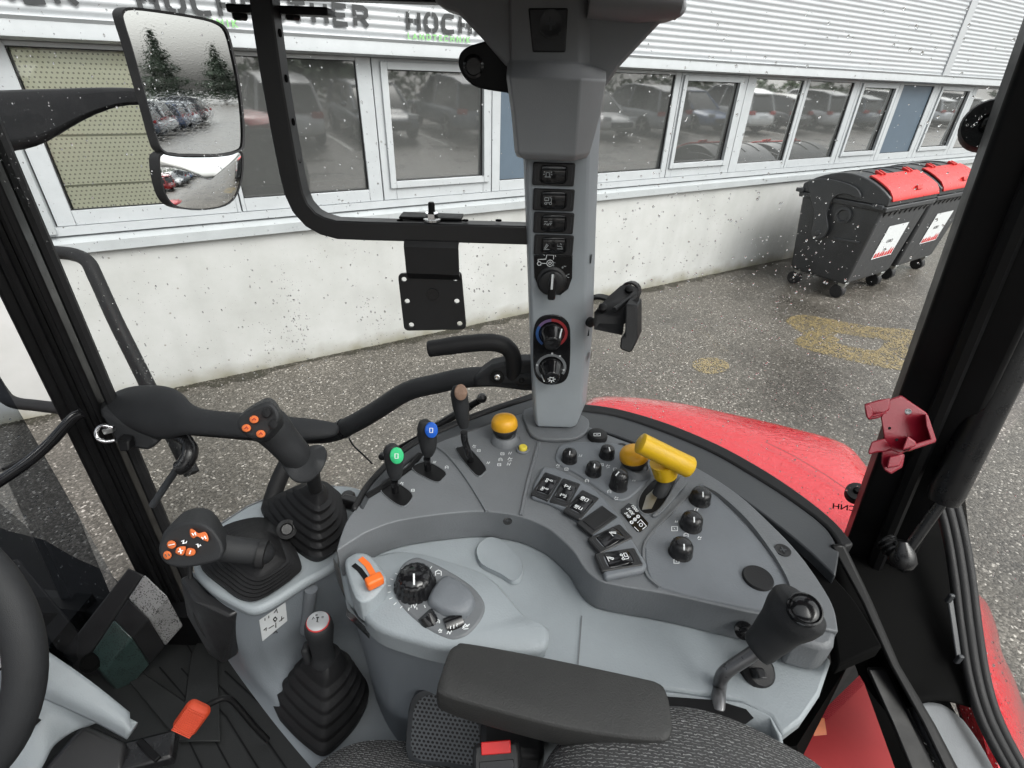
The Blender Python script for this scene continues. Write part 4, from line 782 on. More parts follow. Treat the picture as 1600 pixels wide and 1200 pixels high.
# ================================================================== WING MIRROR
mr_ = thing('wing_mirror', 'tall rain speckled wing mirror with a small wide angle glass below, on a black arm', 'mirror', D(280, 170, 1.13))
mc = D(285, 128, 1.12)
want = V((1, .365, .004)).normalized(); toc = (CAM - mc).normalized(); mn = (want + toc).normalized()
def MP(u, v, off=0.0): return PL(u, v, mc, mn) + mn * off
g_out = [(192, 22), (208, 16), (260, 22), (310, 30), (338, 38), (352, 52), (362, 90), (370, 130), (376, 180), (377, 222), (370, 234), (340, 240), (300, 240), (268, 239), (252, 232), (244, 215), (232, 170), (218, 120), (204, 70), (194, 38)]
gp = smooth([MP(u, v) for u, v in g_out], 3, True)
cen = sum(gp, V()) / len(gp)
MB().add(gp, [tuple(range(len(gp)))]).build('main_glass', M_MIRROR, mr_)
big = [cen + (p - cen) * 1.035 for p in gp]
hs_ = MB().loft([[p + mn * .004 for p in [cen + (p - cen) * 1.003 for p in gp]], [p + mn * .006 for p in big], [p - mn * .02 for p in [cen + (p - cen) * 1.04 for p in gp]], [p - mn * .06 for p in [cen + (p - cen) * .75 for p in gp]]], cap=False)
k = len(hs_.v) - len(gp); hs_.f.append(tuple(range(k, len(hs_.v)))); hs_.build('housing', M_RUBBER, mr_)
w_out = [(256, 240), (300, 244), (350, 241), (372, 238), (377, 250), (375, 280), (366, 306), (350, 320), (320, 326), (290, 325), (270, 318), (258, 300), (250, 262)]
mn2 = (mn * 1 + V((.08, -.06, -.22))).normalized()
wp = smooth([MP(u, v, .0) for u, v in w_out], 3, True); wc = sum(wp, V()) / len(wp)
dome = MB(); kk = len(wp)
rings = []
for t, hgt in ((1, 0), (.85, .0035), (.6, .008), (.3, .011), (.06, .0122)): rings.append([wc + (p - wc) * t + mn2 * (hgt + .001) for p in wp])
dome.loft(rings, cap=False); dome.f.append(tuple(range(len(dome.v) - kk, len(dome.v)))); dome.build('wide_angle_glass', M_MIRROR, mr_, ang=90)
hs2 = MB().loft([[wc + (p - wc) * 1.003 + mn * .002 for p in wp], [wc + (p - wc) * 1.045 + mn * .003 for p in wp], [wc + (p - wc) * 1.05 - mn * .025 for p in wp], [wc + (p - wc) * .7 - mn * .05 for p in wp]], cap=False)
hs2.f.append(tuple(range(len(hs2.v) - kk, len(hs2.v)))); hs2.build('housing', M_RUBBER, mr_)
arm = []
for u, vt, vb, d in ((-60, 140, 250, 1.14), (0, 140, 240, 1.15), (40, 138, 236, 1.155), (75, 138, 224, 1.16), (110, 137, 200, 1.16), (150, 136, 178, 1.165), (190, 136, 165, 1.17), (216, 138, 164, 1.17), (250, 140, 166, 1.18)):
    t_, b_ = D(u, vt, d), D(u, vb, d); bk = D(u, (vt + vb) / 2, d + .05); c_ = (t_ + b_) / 2; h_ = (t_ - b_).length / 2; ay = (bk - c_)
    up_ = (t_ - b_).normalized()
    arm.append([c_ + up_ * (h_ * sy) + ay * (sx * .5 + .5) for sy, sx in ((1, -.6), (.85, -1), (-.85, -1), (-1, -.6), (-1, .6), (-.85, 1), (.85, 1), (1, .6))])
MB().loft(arm).build('arm', M_FRAME, mr_, sub=1)
# mark on the quarter window, read from the back
ux = V((GB[0] - GC[0], GB[1] - GC[1], 0)).normalized()
gn = V((-ux.y, ux.x, 0))
gp_ = PL(1338, 800, V((*GB, 1.6)), gn)
Fm = Matrix(((ux.x, 0, gn.x, gp_.x), (ux.y, 0, gn.y, gp_.y), (0, 1, 0, gp_.z), (0, 0, 0, 1)))
text('CNH', Fm @ Matrix.Rotation(R(-14), 4, 'Z'), .015, M_BLACKINK, tr, 'window_mark', bold=.02, lift=-.0012)
# ================================================================== SIDE CONSOLE
ZD, ZT = 1.85, 1.80
con = thing('side_console', 'curved grey side console with rocker switches, black knobs and printed symbols', 'console', P(900, 900, 1.3))
outer = [(526, 860), (532, 838), (545, 808), (572, 778), (598, 762), (632, 728), (660, 708), (682, 692), (734, 674), (772, 660), (828, 640), (913, 664), (952, 680), (984, 692), (1040, 709), (1093, 733), (1153, 772), (1203, 817), (1247, 863), (1283, 913), (1303, 950), (1310, 987)]
inner = [(1240, 974), (1203, 963), (1153, 953), (1053, 930), (957, 913), (930, 903), (912, 886), (895, 860), (870, 836), (850, 822), (813, 807), (760, 799), (700, 802), (620, 814), (570, 832)]
dk = smooth(poly(outer, ZD), 4) + smooth(poly(inner, ZD), 4)
deck = MB().prism([p + V((0, 0, -.05)) for p in dk], (0, 0, .05)).build('deck', M_DECK, con, bevel=.006, seg=3)
# flank that drops from the deck's right end
fl = smooth(poly([(1303, 950), (1310, 987), (1300, 1020)], ZD), 4)
# rear right end of the console below the deck
MB().prism([P(u, v, 1.846) for u, v in ((1236, 970), (1308, 984), (1305, 1006), (1292, 1014), (1236, 1000))], (0, 0, -.045)).build('end_cap', M_DECK, con, bevel=.006)
# lower pale tray
tray = [(528, 874), (579, 844), (657, 822), (736, 812), (789, 813), (842, 828), (882, 855), (905, 892), (925, 920), (940, 935), (1010, 950), (1170, 980), (1245, 992), (1300, 1030), (1282, 1085), (1255, 1125), (1222, 1150), (1205, 1120), (1160, 1095), (1060, 1080), (980, 1070), (880, 1055), (780, 1035), (690, 1015), (600, 985), (540, 940)]
MB().prism([p + V((0, 0, -.02)) for p in poly(tray, ZT - .002)], (0, 0, .02)).build('tray', M_TRAY, con, bevel=.004)
# front apron of the tray, down to the seat base
ap = [(1222, 1150), (1205, 1118), (1160, 1097), (1060, 1082), (980, 1072), (880, 1055), (840, 1047)]
r0 = poly(ap, ZT - .004); MB().grid([r0, [p + V((.004, -.012, -.02)) for p in r0], [p + V((.0, -.01, -.10)) for p in r0], [p + V((0, .02, -.45)) for p in r0]]).build('apron', M_TRAY, con, solid=.004)
# pocket for the long rod lever
MB().add([P(u, v, ZT + .003) for u, v in ((1040, 1088), (1120, 1094), (1166, 1108), (1178, 1122), (1160, 1135), (1030, 1120))], [(0, 1, 2, 3, 4, 5)]).build('lever_pocket', M_FRAME, con)
ink([[(909, 962), (903, 1040)]], ZT, .0014, M_DECK, con, 'panel_joint')
# raised strip dividing lines on the deck
def ridge(pts, z, w, h, m=M_DECK, name='deck_ridge'):
    c = smooth([P(u, v, z) for u, v in pts], 5); mb = MB()
    rings = []
    for i, p in enumerate(c):
        t = (c[min(i + 1, len(c) - 1)] - c[max(i - 1, 0)]).normalized(); s_ = t.cross(V((0, 0, 1)))
        rings.append([p + s_ * (w * a) + V((0, 0, h * b)) for a, b in ((-.5, -.2), (-.3, 1), (.3, 1), (.5, -.2))])
    return mb.loft(rings).build(name, m, con, ang=60)
ridge([(682, 698), (700, 712), (720, 736), (740, 765), (761, 800)], ZD, .006, .003)
ridge([(842, 692), (836, 715), (826, 750), (814, 806)], ZD, .006, .003)
# left end wall of deck where it meets the joystick base
MB().tube([P(u, v, ZD - .002) for u, v in ((573, 778), (600, 762), (640, 733), (657, 712))], .006, 8).build('deck_ridge', M_FRAME, con)
# raised inset with the small round knobs
ins = smooth(poly([(868, 712), (880, 695), (930, 692), (975, 698), (1003, 716), (1020, 735), (1012, 752), (985, 778), (965, 783), (945, 772), (905, 744), (872, 726)], ZD), 3, True)
MB().prism([p + V((0, 0, -.002)) for p in ins], (0, 0, .0045)).build('knob_panel', M_PANEL, con, bevel=.002)
# large right hand inset panel with its ridge
pn = [(1088, 760), (1110, 768), (1150, 806), (1190, 850), (1225, 900), (1244, 945), (1246, 968), (1200, 958), (1100, 938), (1035, 920), (1018, 908), (1010, 890), (1007, 860), (1015, 838)]
MB().prism([p + V((0, 0, -.002)) for p in smooth(poly(pn, ZD), 3, True)], (0, 0, .0040)).build('right_panel', M_PANEL, con, bevel=.002)
ridge([(1100, 762), (1125, 776), (1165, 812), (1200, 856), (1230, 905), (1245, 950)], ZD, .010, .006)
ridge([(1086, 762), (1060, 792), (1030, 822), (1008, 850), (1006, 880), (1012, 902), (1030, 918)], ZD, .005, .0032)
# raised arc that carries the rockers
mod = [(847, 736), (866, 738), (887, 747), (921, 766), (947, 789), (971, 819), (988, 853), (1010, 890), (1004, 900), (944, 912), (932, 868), (920, 838), (902, 820), (880, 803), (858, 792), (829, 783), (834, 762)]
MB().prism(poly(mod, ZD - .002), (0, 0, .010)).build('switch_module', M_PANEL, con, bevel=.004, seg=3)
ZM = ZD + .008
# ---- rocker switches
def rocker_meshes():
    b = MB(); L_, W_ = .052, .0265
    def rr(l, w, r, z, n=4):
        out = []
        for cx_, cy_, a0 in ((l / 2 - r, w / 2 - r, 0), (-l / 2 + r, w / 2 - r, 90), (-l / 2 + r, -w / 2 + r, 180), (l / 2 - r, -w / 2 + r, 270)):
            for k in range(n + 1): a = R(a0 + 90 * k / n); out.append(V((cx_ + math.cos(a) * r, cy_ + math.sin(a) * r, z)))
        return out
    bz = MB().loft([rr(L_, W_, .002, -.002), rr(L_, W_, .002, .0022), rr(L_ - .002, W_ - .002, .002, .0032), rr(.0345, .0225, .007, .0032), rr(.0335, .0215, .007, .0008)], cap=False)
    k = len(bz.v) - 20; bz.f.append(tuple(range(k, k + 20)))
    arcs = MB()
    for sx in (-1, 1): arcs.tube([V((sx * (.0215 + .0012 * math.cos(a)), .0095 * math.sin(a) * 1.0, .0032)) for a in (-1.1, -.5, 0, .5, 1.1)], .0005, 6)
    rk = MB(); rings = []
    for x, z, w in ((-.0155, .001, .85), (-.0150, .0045, .95), (-.010, .0062, 1), (-.002, .0046, 1), (.001, .0040, 1), (.008, .0030, 1), (.014, .0028, .95), (.0155, .001, .85)):
        rings.append([V((x, .0100 * w * sy, zz)) for sy, zz in ((-1, 0), (-1, z - .0006), (-.9, z), (.9, z), (1, z - .0006), (1, 0))])
    rk.loft(rings)
    out = []
    for mb, n, m in ((bz, 'rocker_switch', M_BLACK), (rk, 'rocker', M_GLOSS), (arcs, 'bezel_ridge', M_FRAMEG)):
        me = bpy.data.meshes.new(n); me.from_pydata(mb.v, [], mb.f); me.materials.append(m)
        bm = bmesh.new(); bm.from_mesh(me); bmesh.ops.recalc_face_normals(bm, faces=bm.faces); bm.to_mesh(me); bm.free()
        for p in me.polygons: p.use_smooth = True
        me.set_sharp_from_angle(angle=R(35)); out.append(me)
    return out
RK = rocker_meshes()
ICON = {
 'beacon': [[(-.0025, -.003), (-.0025, .003)], [(.0025, -.003), (.0025, .003)], [(-.0025, .003), (.0025, .003)], [(-.0045, -.003), (.0045, -.003)], [(-.0065, 0), (-.0045, .0005)], [(-.006, .004), (-.004, .003)], [(.0065, 0), (.0045, .0005)], [(.006, .004), (.004, .003)]],
 'work': [[(-.005, .004), (.001, .004), (.001, 0), (-.005, 0), (-.005, .004)], [(.002, .005), (.005, .003), (.005, -.002)], circ(-.003, -.004, .0016, 8), circ(.004, -.004, .0018, 8), [(-.001, -.003), (.002, -.003)]],
 'auto': [[(-.006, .003), (-.001, .003)], [(.002, .003), (.006, .003)], [(-.006, -.002), (-.004, .0005), (-.002, -.002)], [(-.001, .0005), (-.001, -.002), (.001, -.002), (.001, .0005)], [(.002, .0005), (.006, .0005)], [(.004, .0005), (.004, -.002)]],
 'wiper': [[(-.006, -.004), (-.002, .003), (0, .001), (-.004, -.004), (-.006, -.004)], [(-.007, -.0055), (.002, -.0055)]],
 'diff': [circ(-.003, .0015, .0018, 8), circ(-.003, -.0035, .0018, 8), circ(.004, .0015, .0018, 8), [(-.003, 0), (-.003, -.0015)], [(-.001, .0015), (.002, .0015)]],
 'four': [[(-.004, -.004), (-.004, .004)], [(.004, -.004), (.004, .004)], [(-.006, 0), (.006, 0)], [(-.002, .002), (.002, .002)], [(-.006, .004), (-.002, .004)], [(.002, -.004), (.006, -.004)]],
 'lights': [circ(-.003, .001, .003, 10), circ(-.003, .001, .0014, 8), [(-.006, -.004), (0, -.004)], [(.002, .004), (.006, .004), (.006, -.003), (.002, -.003), (.002, .004)]],
 'seat': [[(-.004, .005), (-.003, -.001), (.003, -.001), (.004, -.004)], [(-.005, -.005), (.005, -.005)], [(0, .004), (.003, .001)]],
}
def rocker(parent, F, icon, icon2=None, ink_m=M_WHITEINK, rot=0):
    b = link('rocker_switch', RK[0], parent, F); link('rocker', RK[1], b, F); link('bezel_ridge', RK[2], b, F)
    for ic, x, z in ((icon, -.0075, .0064), (icon2, .008, .0034)):
        if ic:
            c, s_ = math.cos(R(rot)), math.sin(R(rot))
            inkf([[(x + (a * c - d_ * s_) * .85, (a * s_ + d_ * c) * .85) for a, d_ in st] for st in ICON[ic]], F, .0009, ink_m, b, 'switch_symbol', lift=z)
    return b
def deckF(u, v, du, dv, z):   # frame on the deck with x along a photographed direction
    a = P(u, v, z); b = P(u + du, v + dv, z); ux = (b - a).normalized(); return frame(a, ux, V((0, 0, 1)).cross(ux))
for (u, v, du, dv, ic, ic2) in ((854, 761, -22, 35, 'diff', 'diff'), (883, 771, -21, 37, 'four', 'four'), (908, 790, -31, 35, 'lights', 'lights'), (953, 843, -43, 20, 'wiper', None), (966, 876, -50, 8, 'work', 'wiper')):
    rocker(con, deckF(u, v, du, dv, ZM - .0016), ic, ic2, rot=90)
Fb = deckF(933, 813, 37, -26, ZM)
bk = MB().box(Fb @ V((0, 0, -.0015)), Fb.to_3x3() @ V((.050, 0, 0)), Fb.to_3x3() @ V((0, .0265, 0)), Fb.to_3x3() @ V((0, 0, .006))).build('blanking_plate', M_BLACK, con, bevel=.001)
bk2 = MB().box(Fb @ V((.003, 0, .0018)), Fb.to_3x3() @ V((.040, 0, 0)), Fb.to_3x3() @ V((0, .020, 0)), Fb.to_3x3() @ V((0, 0, .002))).build('raised_centre', M_RUBBER, bk, bevel=.0008)
# ---- small black knobs
def knob_mesh(r, h):
    mb = MB().lathe((0, 0, 0), (0, 0, 1), [(r * 1.06, 0), (r * 1.06, .0012), (r * .99, .002), (r, h * .35), (r * .985, h * .55), (r * .92, h * .74), (r * .78, h * .88), (r * .5, h * .97), (r * .2, h), (0, h)], 72, flute=lambda t, q, z: 1 - (.06 * max(0, math.cos(t * 9)) ** 6 if q > r * .8 and z > .003 else 0))
    me = bpy.data.meshes.new('dial_knob'); me.from_pydata(mb.v, [], mb.f); me.materials.append(M_GLOSS2)
    bm = bmesh.new(); bm.from_mesh(me); bmesh.ops.recalc_face_normals(bm, faces=bm.faces); bm.to_mesh(me); bm.free()
    for p in me.polygons: p.use_smooth = True
    return me
M_GLOSS2 = mat('satin black knob', (.010, .010, .011), .3, rvar=.08, vscale=60, bump=.08, bscale=600)
KM, KL = knob_mesh(.0115, .020), knob_mesh(.0125, .030)
KR = knob_mesh(.0140, .020)
def knob(u, v, me, r, h, du, dv, tilt=0):
    F = deckF(u, v, du, dv, ZD + .0025); c = P(u, v, ZD + h * .55); F.translation = V((c.x, c.y, ZD + .002))
    k = link('dial_knob', me, con, F)
    MB().box(F @ V((r * .56, 0, h * .945)), F.to_3x3() @ V((r * .50, 0, -h * .13)), F.to_3x3() @ V((0, r * .12, 0)), F.to_3x3() @ V((h * .02, 0, .0016))).build('pointer', M_WHITEINK, k)
    return k
knob(890, 712, KM, .0115, .020, -2, 14); knob(949, 706, KM, .0115, .020, 6, 12); knob(928, 732, KM, .0115, .020, -1, 14); knob(968, 749, KL, .0125, .030, -14, 8)
knob(1095, 775, KR, .0140, .020, 2, 14); knob(1081, 814, KR, .0140, .020, 2, 14); knob(1065, 856, KR, .0140, .020, 2, 14)
# printed symbols beside them
def tiny(u, v, s_=1, z=ZD + .0025, k=0):
    pats = [[[(-5, 2), (-1, -3), (2, 1), (5, -2)], [(-4, 5), (4, 4)]], [[(-4, -3), (4, -3), (4, 3), (-4, 3), (-4, -3)], [(-1, -1), (1, 1)]], [[(-4, 3), (-2, -3), (1, 3), (4, -3)]], [[(-4, 4), (-4, -2), (0, -4), (4, -2), (4, 4)], [(-2, 1), (2, 1)]]]
    return [[(u + a * s_, v + b * s_) for a, b in st] for st in pats[k % 4]]
sy = []
for i, (u, v) in enumerate(((872, 727), (885, 733), (907, 712), (917, 751), (950, 728), (961, 733), (991, 750), (952, 768), (963, 778), (940, 726), (975, 711))): sy += tiny(u, v, .62, k=i)
ink(sy, ZD + .0025, .0008, M_WHITEINK, con)
sy = []
for i, (u, v, s_) in enumerate(((1054, 826, 1.1), (1088, 796, .8), (1072, 836, .8), (1093, 840, .6), (1057, 877, 1.0), (1057, 815, .5))): sy += tiny(u, v, s_, k=i + 1)
ink(sy, ZD + .0022, .0009, M_WHITEINK, con)
ink([[(1080, 782), (1079, 774), (1082, 767), (1088, 763)]], ZD + .0022, .0025, M_WHITEINK, con)
sy = []
for i, (u, v) in enumerate(((628, 755), (645, 766), (679, 722), (698, 730), (741, 697), (748, 704), (763, 723))): sy += tiny(u, v, .55, k=i)
for i, (u, v, s_) in enumerate(((785, 709, .6), (797, 708, .6), (782, 718, .6), (797, 717, .7), (780, 726, .6), (795, 725, .7))): sy += tiny(u, v, s_, k=i + 1)
ink(sy, ZD, .0009, M_WHITEINK, con)
# speed label
lb = MB().prism(poly([(970, 797), (982, 787), (987, 789), (1013, 818), (1012, 823), (1000, 832), (995, 831), (970, 802)], ZD), (0, 0, .0012)).build('speed_label', M_GLOSS, con)
for s_, (u, v) in (('1000', (985, 790)), ('540E', (978.5, 795)), ('540', (975, 802))):
    F = deckF(u, v, 11, 13, ZD + .0012); text(s_, F, .0068, M_WHITEINK, lb, bold=.02)
ink([circ(997, 807, 2.2, 10), circ(992, 811.5, 2.2, 10), circ(987, 816, 2.2, 10), [(997, 807), (987, 816)]], ZD + .0012, .0014, M_WHITEINK, lb)
ink([[(996, 817), (1001, 812), (1010, 822), (1004, 827)], circ(1001.5, 820, 2.6, 10), [(991, 823), (998, 830)]], ZD + .0012, .0011, M_WHITEINK, lb)
# plugs, caps, screws
sc = MB().lathe(P(933, 684, ZD), (0, 0, 1), [(.016, 0), (.0165, .004), (.0150, .009), (.010, .012), (0, .012)], 28).build('socket_cover', M_RUBBER, con)
ink([[(928, 677), (938, 677), (938, 681), (928, 681), (928, 677)], [(931, 679), (935, 679)]], ZD + .012, .0009, M_WHITEINK, sc)
MB().lathe(P(1183, 906, ZD), (0, 0, 1), [(.0175, 0), (.0175, .0042), (.0165, .0056), (.012, .0050), (0, .0050)], 36).build('round_plug', M_RUBBER, con)
for u, v, r in ((972, 698, .0055), (1223, 860, .0065), (793, 815, .004)): screw(deckF(u, v, 1, 0, ZD + .0004), con, r)
screw(frame(P(1266, 1036, 1.80), (1, .25, 0), (0, 0, 1)), con, .006)
bt = MB().lathe(P(817, 704, ZD), (0, 0, 1), [(.0105, 0), (.0105, .003), (.008, .0045), (.0065, .003)], 24).build('yellow_button', M_DECK, con)
MB().lathe(P(817, 704, ZD), (0, 0, 1), [(.0065, .002), (.0065, .0075), (.0055, .0088), (.002, .0088), (0, .0082)], 20).build('button_cap', M_YEL3, bt)
# small clear lens and cap on the rear step of the console
ln = MB().lathe(P(1162, 984, 1.825), (P(1162, 984, 1.825) - P(1162, 984, 1.84)).normalized() * -1 + V((0, -.6, 0)), [(.010, 0), (.010, .004), (.006, .005), (.005, .007), (0, .008)], 18).build('indicator_lamp', M_GLOSS, con)
cap = MB().lathe(P(1182, 1048, ZT), (.1, -.5, .8), [(.018, -.01), (.018, .006), (.014, .010), (0, .010)], 24).build('socket_cap', M_RUBBER, con)
MB().box(P(1182, 1052, ZT + .01), (.010, 0, 0), (0, .012, 0), (0, -.012, .022)).build('cap_tab', M_BLACK, cap, bevel=.002)
# ================================================================== ARMREST POD on the console (dial, thumb wheel, throttle slot)
pod = thing('control_pod', 'pale blue grey control pod with a large black dial, beside the armrest', 'control panel', P(690, 950, 1.5))
pt = [(540, 880), (556, 868), (581, 871), (618, 863), (663, 867), (710, 881), (747, 893), (776, 913), (802, 943), (820, 964), (839, 975), (857, 984), (852, 1014), (815, 1022), (760, 1018), (694, 1014), (631, 998), (585, 980), (560, 950), (545, 915)]
ptop = smooth(poly(pt, 1.812), 3, True)
pc = sum(ptop, V()) / len(ptop)
MB().loft([[pc + (p - pc) * .94 + V((0, 0, .004)) for p in ptop], ptop, [p + V((0, 0, -.006)) for p in ptop], [pc + (p - pc) * .985 + V((0, 0, -.03)) for p in ptop]]).build('pod_cover', M_TRAY, pod, ang=70)
# wall under the pod, facing the seat
wl = [(520, 870), (526, 905), (545, 945), (575, 978), (631, 1003), (694, 1022), (760, 1030), (852, 1024)]
w0 = poly(wl, 1.80); WALLMB = MB().grid(sgrid([w0, [p + V((.004, .008, -.05)) for p in w0], [p + V((.006, .02, -.18)) for p in w0], [p + V((.01, .03, -.50)) for p in w0]], 4, 3))
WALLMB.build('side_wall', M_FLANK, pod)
# raised panel with the dial
plate = [(618, 902), (628, 882), (645, 871), (662, 872), (700, 890), (738, 915), (757, 940), (755, 962), (738, 985), (720, 996), (700, 997), (665, 980), (635, 955), (618, 930)]
zp = 1.818
MB().prism([p + V((0, 0, -.01)) for p in smooth(poly(plate, zp), 3, True)], (0, 0, .01)).build('dial_panel', M_DECK, pod, bevel=.003)
hump = [(668, 938), (692, 904), (718, 912), (738, 930), (742, 948), (728, 966), (705, 966), (680, 955)]
hp = smooth(poly(hump, zp), 3, True); hc = sum(hp, V()) / len(hp)
MB().loft([hp, [hc + (p - hc) * .93 + V((0, 0, .007)) for p in hp], [hc + (p - hc) * .80 + V((0, 0, .010)) for p in hp], [hc + (p - hc) * .4 + V((0, 0, .0105)) for p in hp]]).build('palm_hump', M_PANEL, pod, ang=60)
F = deckF(647, 906, 0, 14, zp); c = P(648, 906, zp + .012); F.translation = V((c.x, c.y, zp))
mb = MB().lathe((0, 0, 0), (0, 0, 1), [(.0255, 0), (.0255, .004), (.0235, .006), (.0225, .013), (.0205, .019), (.016, .023), (.008, .0248), (0, .025)], 64, flute=lambda t, q, z: 1 - (.06 * max(0, math.cos(t * 16)) if .0045 < z < .0195 or q > .025 else 0))
for i in range(len(mb.v)): mb.v[i] = F @ mb.v[i]
dl = mb.build('depth_dial', M_GLOSS, pod, ang=50)
MB().box(F @ V((.009, 0, .0243)), F.to_3x3() @ V((.014, 0, -.0022)), F.to_3x3() @ V((0, .0022, 0)), F.to_3x3() @ V((0, 0, .001))).build('pointer', M_WHITEINK, dl)
tk = []
for k in range(18):
    a = R(-235 + k * 17); tk.append([(math.cos(a) * .0295, math.sin(a) * .0295), (math.cos(a) * (.0335 if k % 2 else .0325), math.sin(a) * .0335)])
inkf(tk, F, .0010, M_WHITEINK, pod, 'dial_scale', lift=.0006)
sy = tiny(685, 895, 1.1, k=3) + tiny(647, 946, 1.2, k=2) + tiny(684, 971, .7, k=3) + tiny(688, 985, .6, k=0) + tiny(702, 988, .9, k=2) + tiny(728, 978, 1.0, k=0) + [[(722, 982), (734, 975)]]
ink(sy, zp, .0011, M_WHITEINK, pod)
MB().lathe(P(671, 970, zp - .004), D(680, 985, 1) - D(671, 970, 1), [(0, -.009), (.010, -.009), (.011, 0), (.010, .009), (0, .009)], 24, flute=lambda t, q, z: 1 - .08 * (int(t * 8) % 2)).build('thumb_wheel', M_GLOSS, pod)
MB().lathe(P(709, 977, zp - .006), P(720, 973, zp) - P(700, 981, zp), [(0, -.010), (.0115, -.010), (.012, 0), (.0115, .010), (0, .010)], 28, flute=lambda t, q, z: 1 - .08 * (int(t * 8) % 2)).build('thumb_wheel', M_GLOSS, pod)
ink([[(704, 983), (704, 978)], [(709, 982), (709, 976)], [(714, 979), (714, 974)]], zp + .0062, .0009, M_WHITEINK, pod)
# lidded recess behind the pod
rc = [(745, 862), (755, 848), (768, 843), (785, 850), (808, 872), (816, 888), (812, 905), (800, 911), (782, 900), (752, 884)]
rp_ = smooth(poly(rc, ZT + .0), 3, True); rcn = sum(rp_, V()) / len(rp_)
MB().loft([[rcn + (p - rcn) * 1.06 + V((0, 0, -.001)) for p in rp_], [p + V((0, 0, .005)) for p in rp_], [rcn + (p - rcn) * .9 + V((0, 0, .004)) for p in rp_]]).build('storage_lid', M_TRAY, con, ang=50)
# hand throttle block
tb = [(539, 882), (549, 868), (562, 864), (580, 870), (602, 900), (600, 915), (578, 938), (556, 935)]
tbp = smooth(poly(tb, 1.835), 3, True); tc_ = sum(tbp, V()) / len(tbp)
MB().loft([[tc_ + (p - tc_) * .86 + V((0, 0, .003)) for p in tbp], tbp, [tc_ + (p - tc_) * 1.08 + V((0, 0, -.03)) for p in tbp]]).build('throttle_block', M_TRAY, pod, bevel=.004)
ink([[(552, 882), (562, 890), (573, 905)]], 1.838, .006, M_FRAME, pod, 'slider_slot', lift=.0009)
ink([[(563, 872), (574, 882), (584, 899)]], 1.838, .007, M_ORANGE, pod, 'orange_scale', lift=.001)
sl_ = thing('throttle_slider', 'bright orange thumb slider at the end of its slot on the pale pod', 'slider', P(585, 908, 1.84))
Fs = deckF(585, 908, 14, -7, 1.847)
MB().box(Fs @ V((0, 0, 0)), Fs.to_3x3() @ V((.020, 0, 0)), Fs.to_3x3() @ V((0, .0125, 0)), Fs.to_3x3() @ V((0, 0, .013))).build('grip', M_ORANGE, sl_, bevel=.003, seg=3)
# warning label on the wall
q = [(542, 932), (578, 982), (577, 998), (541, 962)]
BVW = BVHTree.FromPolygons(WALLMB.v, WALLMB.f)
def wallpt(u, v, off=.002):
    h = BVW.ray_cast(CAM, ray(u, v).normalized()); return h[0] - ray(u, v).normalized() * off if h[0] is not None else D(u, v, .65)
wl_ = MB().add([wallpt(u, v) for u, v in q], [(0, 1, 2, 3)]).build('warning_label', M_GLOSS, pod)
mb = MB()
for k in range(5):
    t = .30 + k * .14
    a0_, a1_ = lerp(V((542, 932, 0)), V((541, 962, 0)), t), lerp(V((578, 982, 0)), V((577, 998, 0)), t)
    ribbon(mb, [wallpt(*lerp(a0_, a1_, s_).xy, .003) for s_ in (.12, .4, .7, .9 - .1 * (k % 2))], .0022, V((-.8, -.6, 0)))
mb.build('printed_text', M_GREYINK, wl_)
sk = MB().lathe(P(830, 1007, 1.80), V((.05, -1, .5)), [(.007, -.002), (.007, .002), (.004, .0025), (.004, 0), (0, 0)], 18).build('jack_socket', M_GLOSS, pod)
# loudspeaker style grille on the lower wall
gr = [(640, 1185), (638, 1120), (645, 1090), (662, 1076), (690, 1074), (740, 1090), (752, 1110), (760, 1150), (762, 1200), (700, 1195)]
gv = thing('air_grille', 'dark perforated grille low on the console wall, in front of the seat belt buckle', 'grille', D(700, 1140, .62))
gpl, gnn = D(700, 1130, .655), V((-.12, -.9, .42)).normalized()
gq = smooth([PL(u, v, gpl, gnn) for u, v in gr], 3, True); gcc = sum(gq, V()) / len(gq)
MB().loft([[gcc + (p - gcc) * 1.0 - gnn * .015 for p in gq], [gcc + (p - gcc) * 1.0 + gnn * .003 for p in gq], [gcc + (p - gcc) * .93 + gnn * .004 for p in gq]]).build('frame', M_FRAMEG, gv, bevel=.001)
gx = (V((1, 0, 0)) - gnn * gnn.x).normalized(); Fg = frame(gcc + gnn * .0046, gx, gnn.cross(gx))
inr = [Fg.inverted() @ (gcc + (p - gcc) * .86) for p in gq]
me = bpy.data.meshes.new('mesh_panel'); me.from_pydata([V((p.x, 0, p.y)) for p in inr], [], [tuple(range(len(inr)))]); me.materials.append(M_GRILL)
link('mesh_panel', me, gv, Fg @ Matrix.Rotation(R(-90), 4, 'X') if False else Fg @ Matrix(((1, 0, 0, 0), (0, 0, 1, 0), (0, -1, 0, 0), (0, 0, 0, 1))))
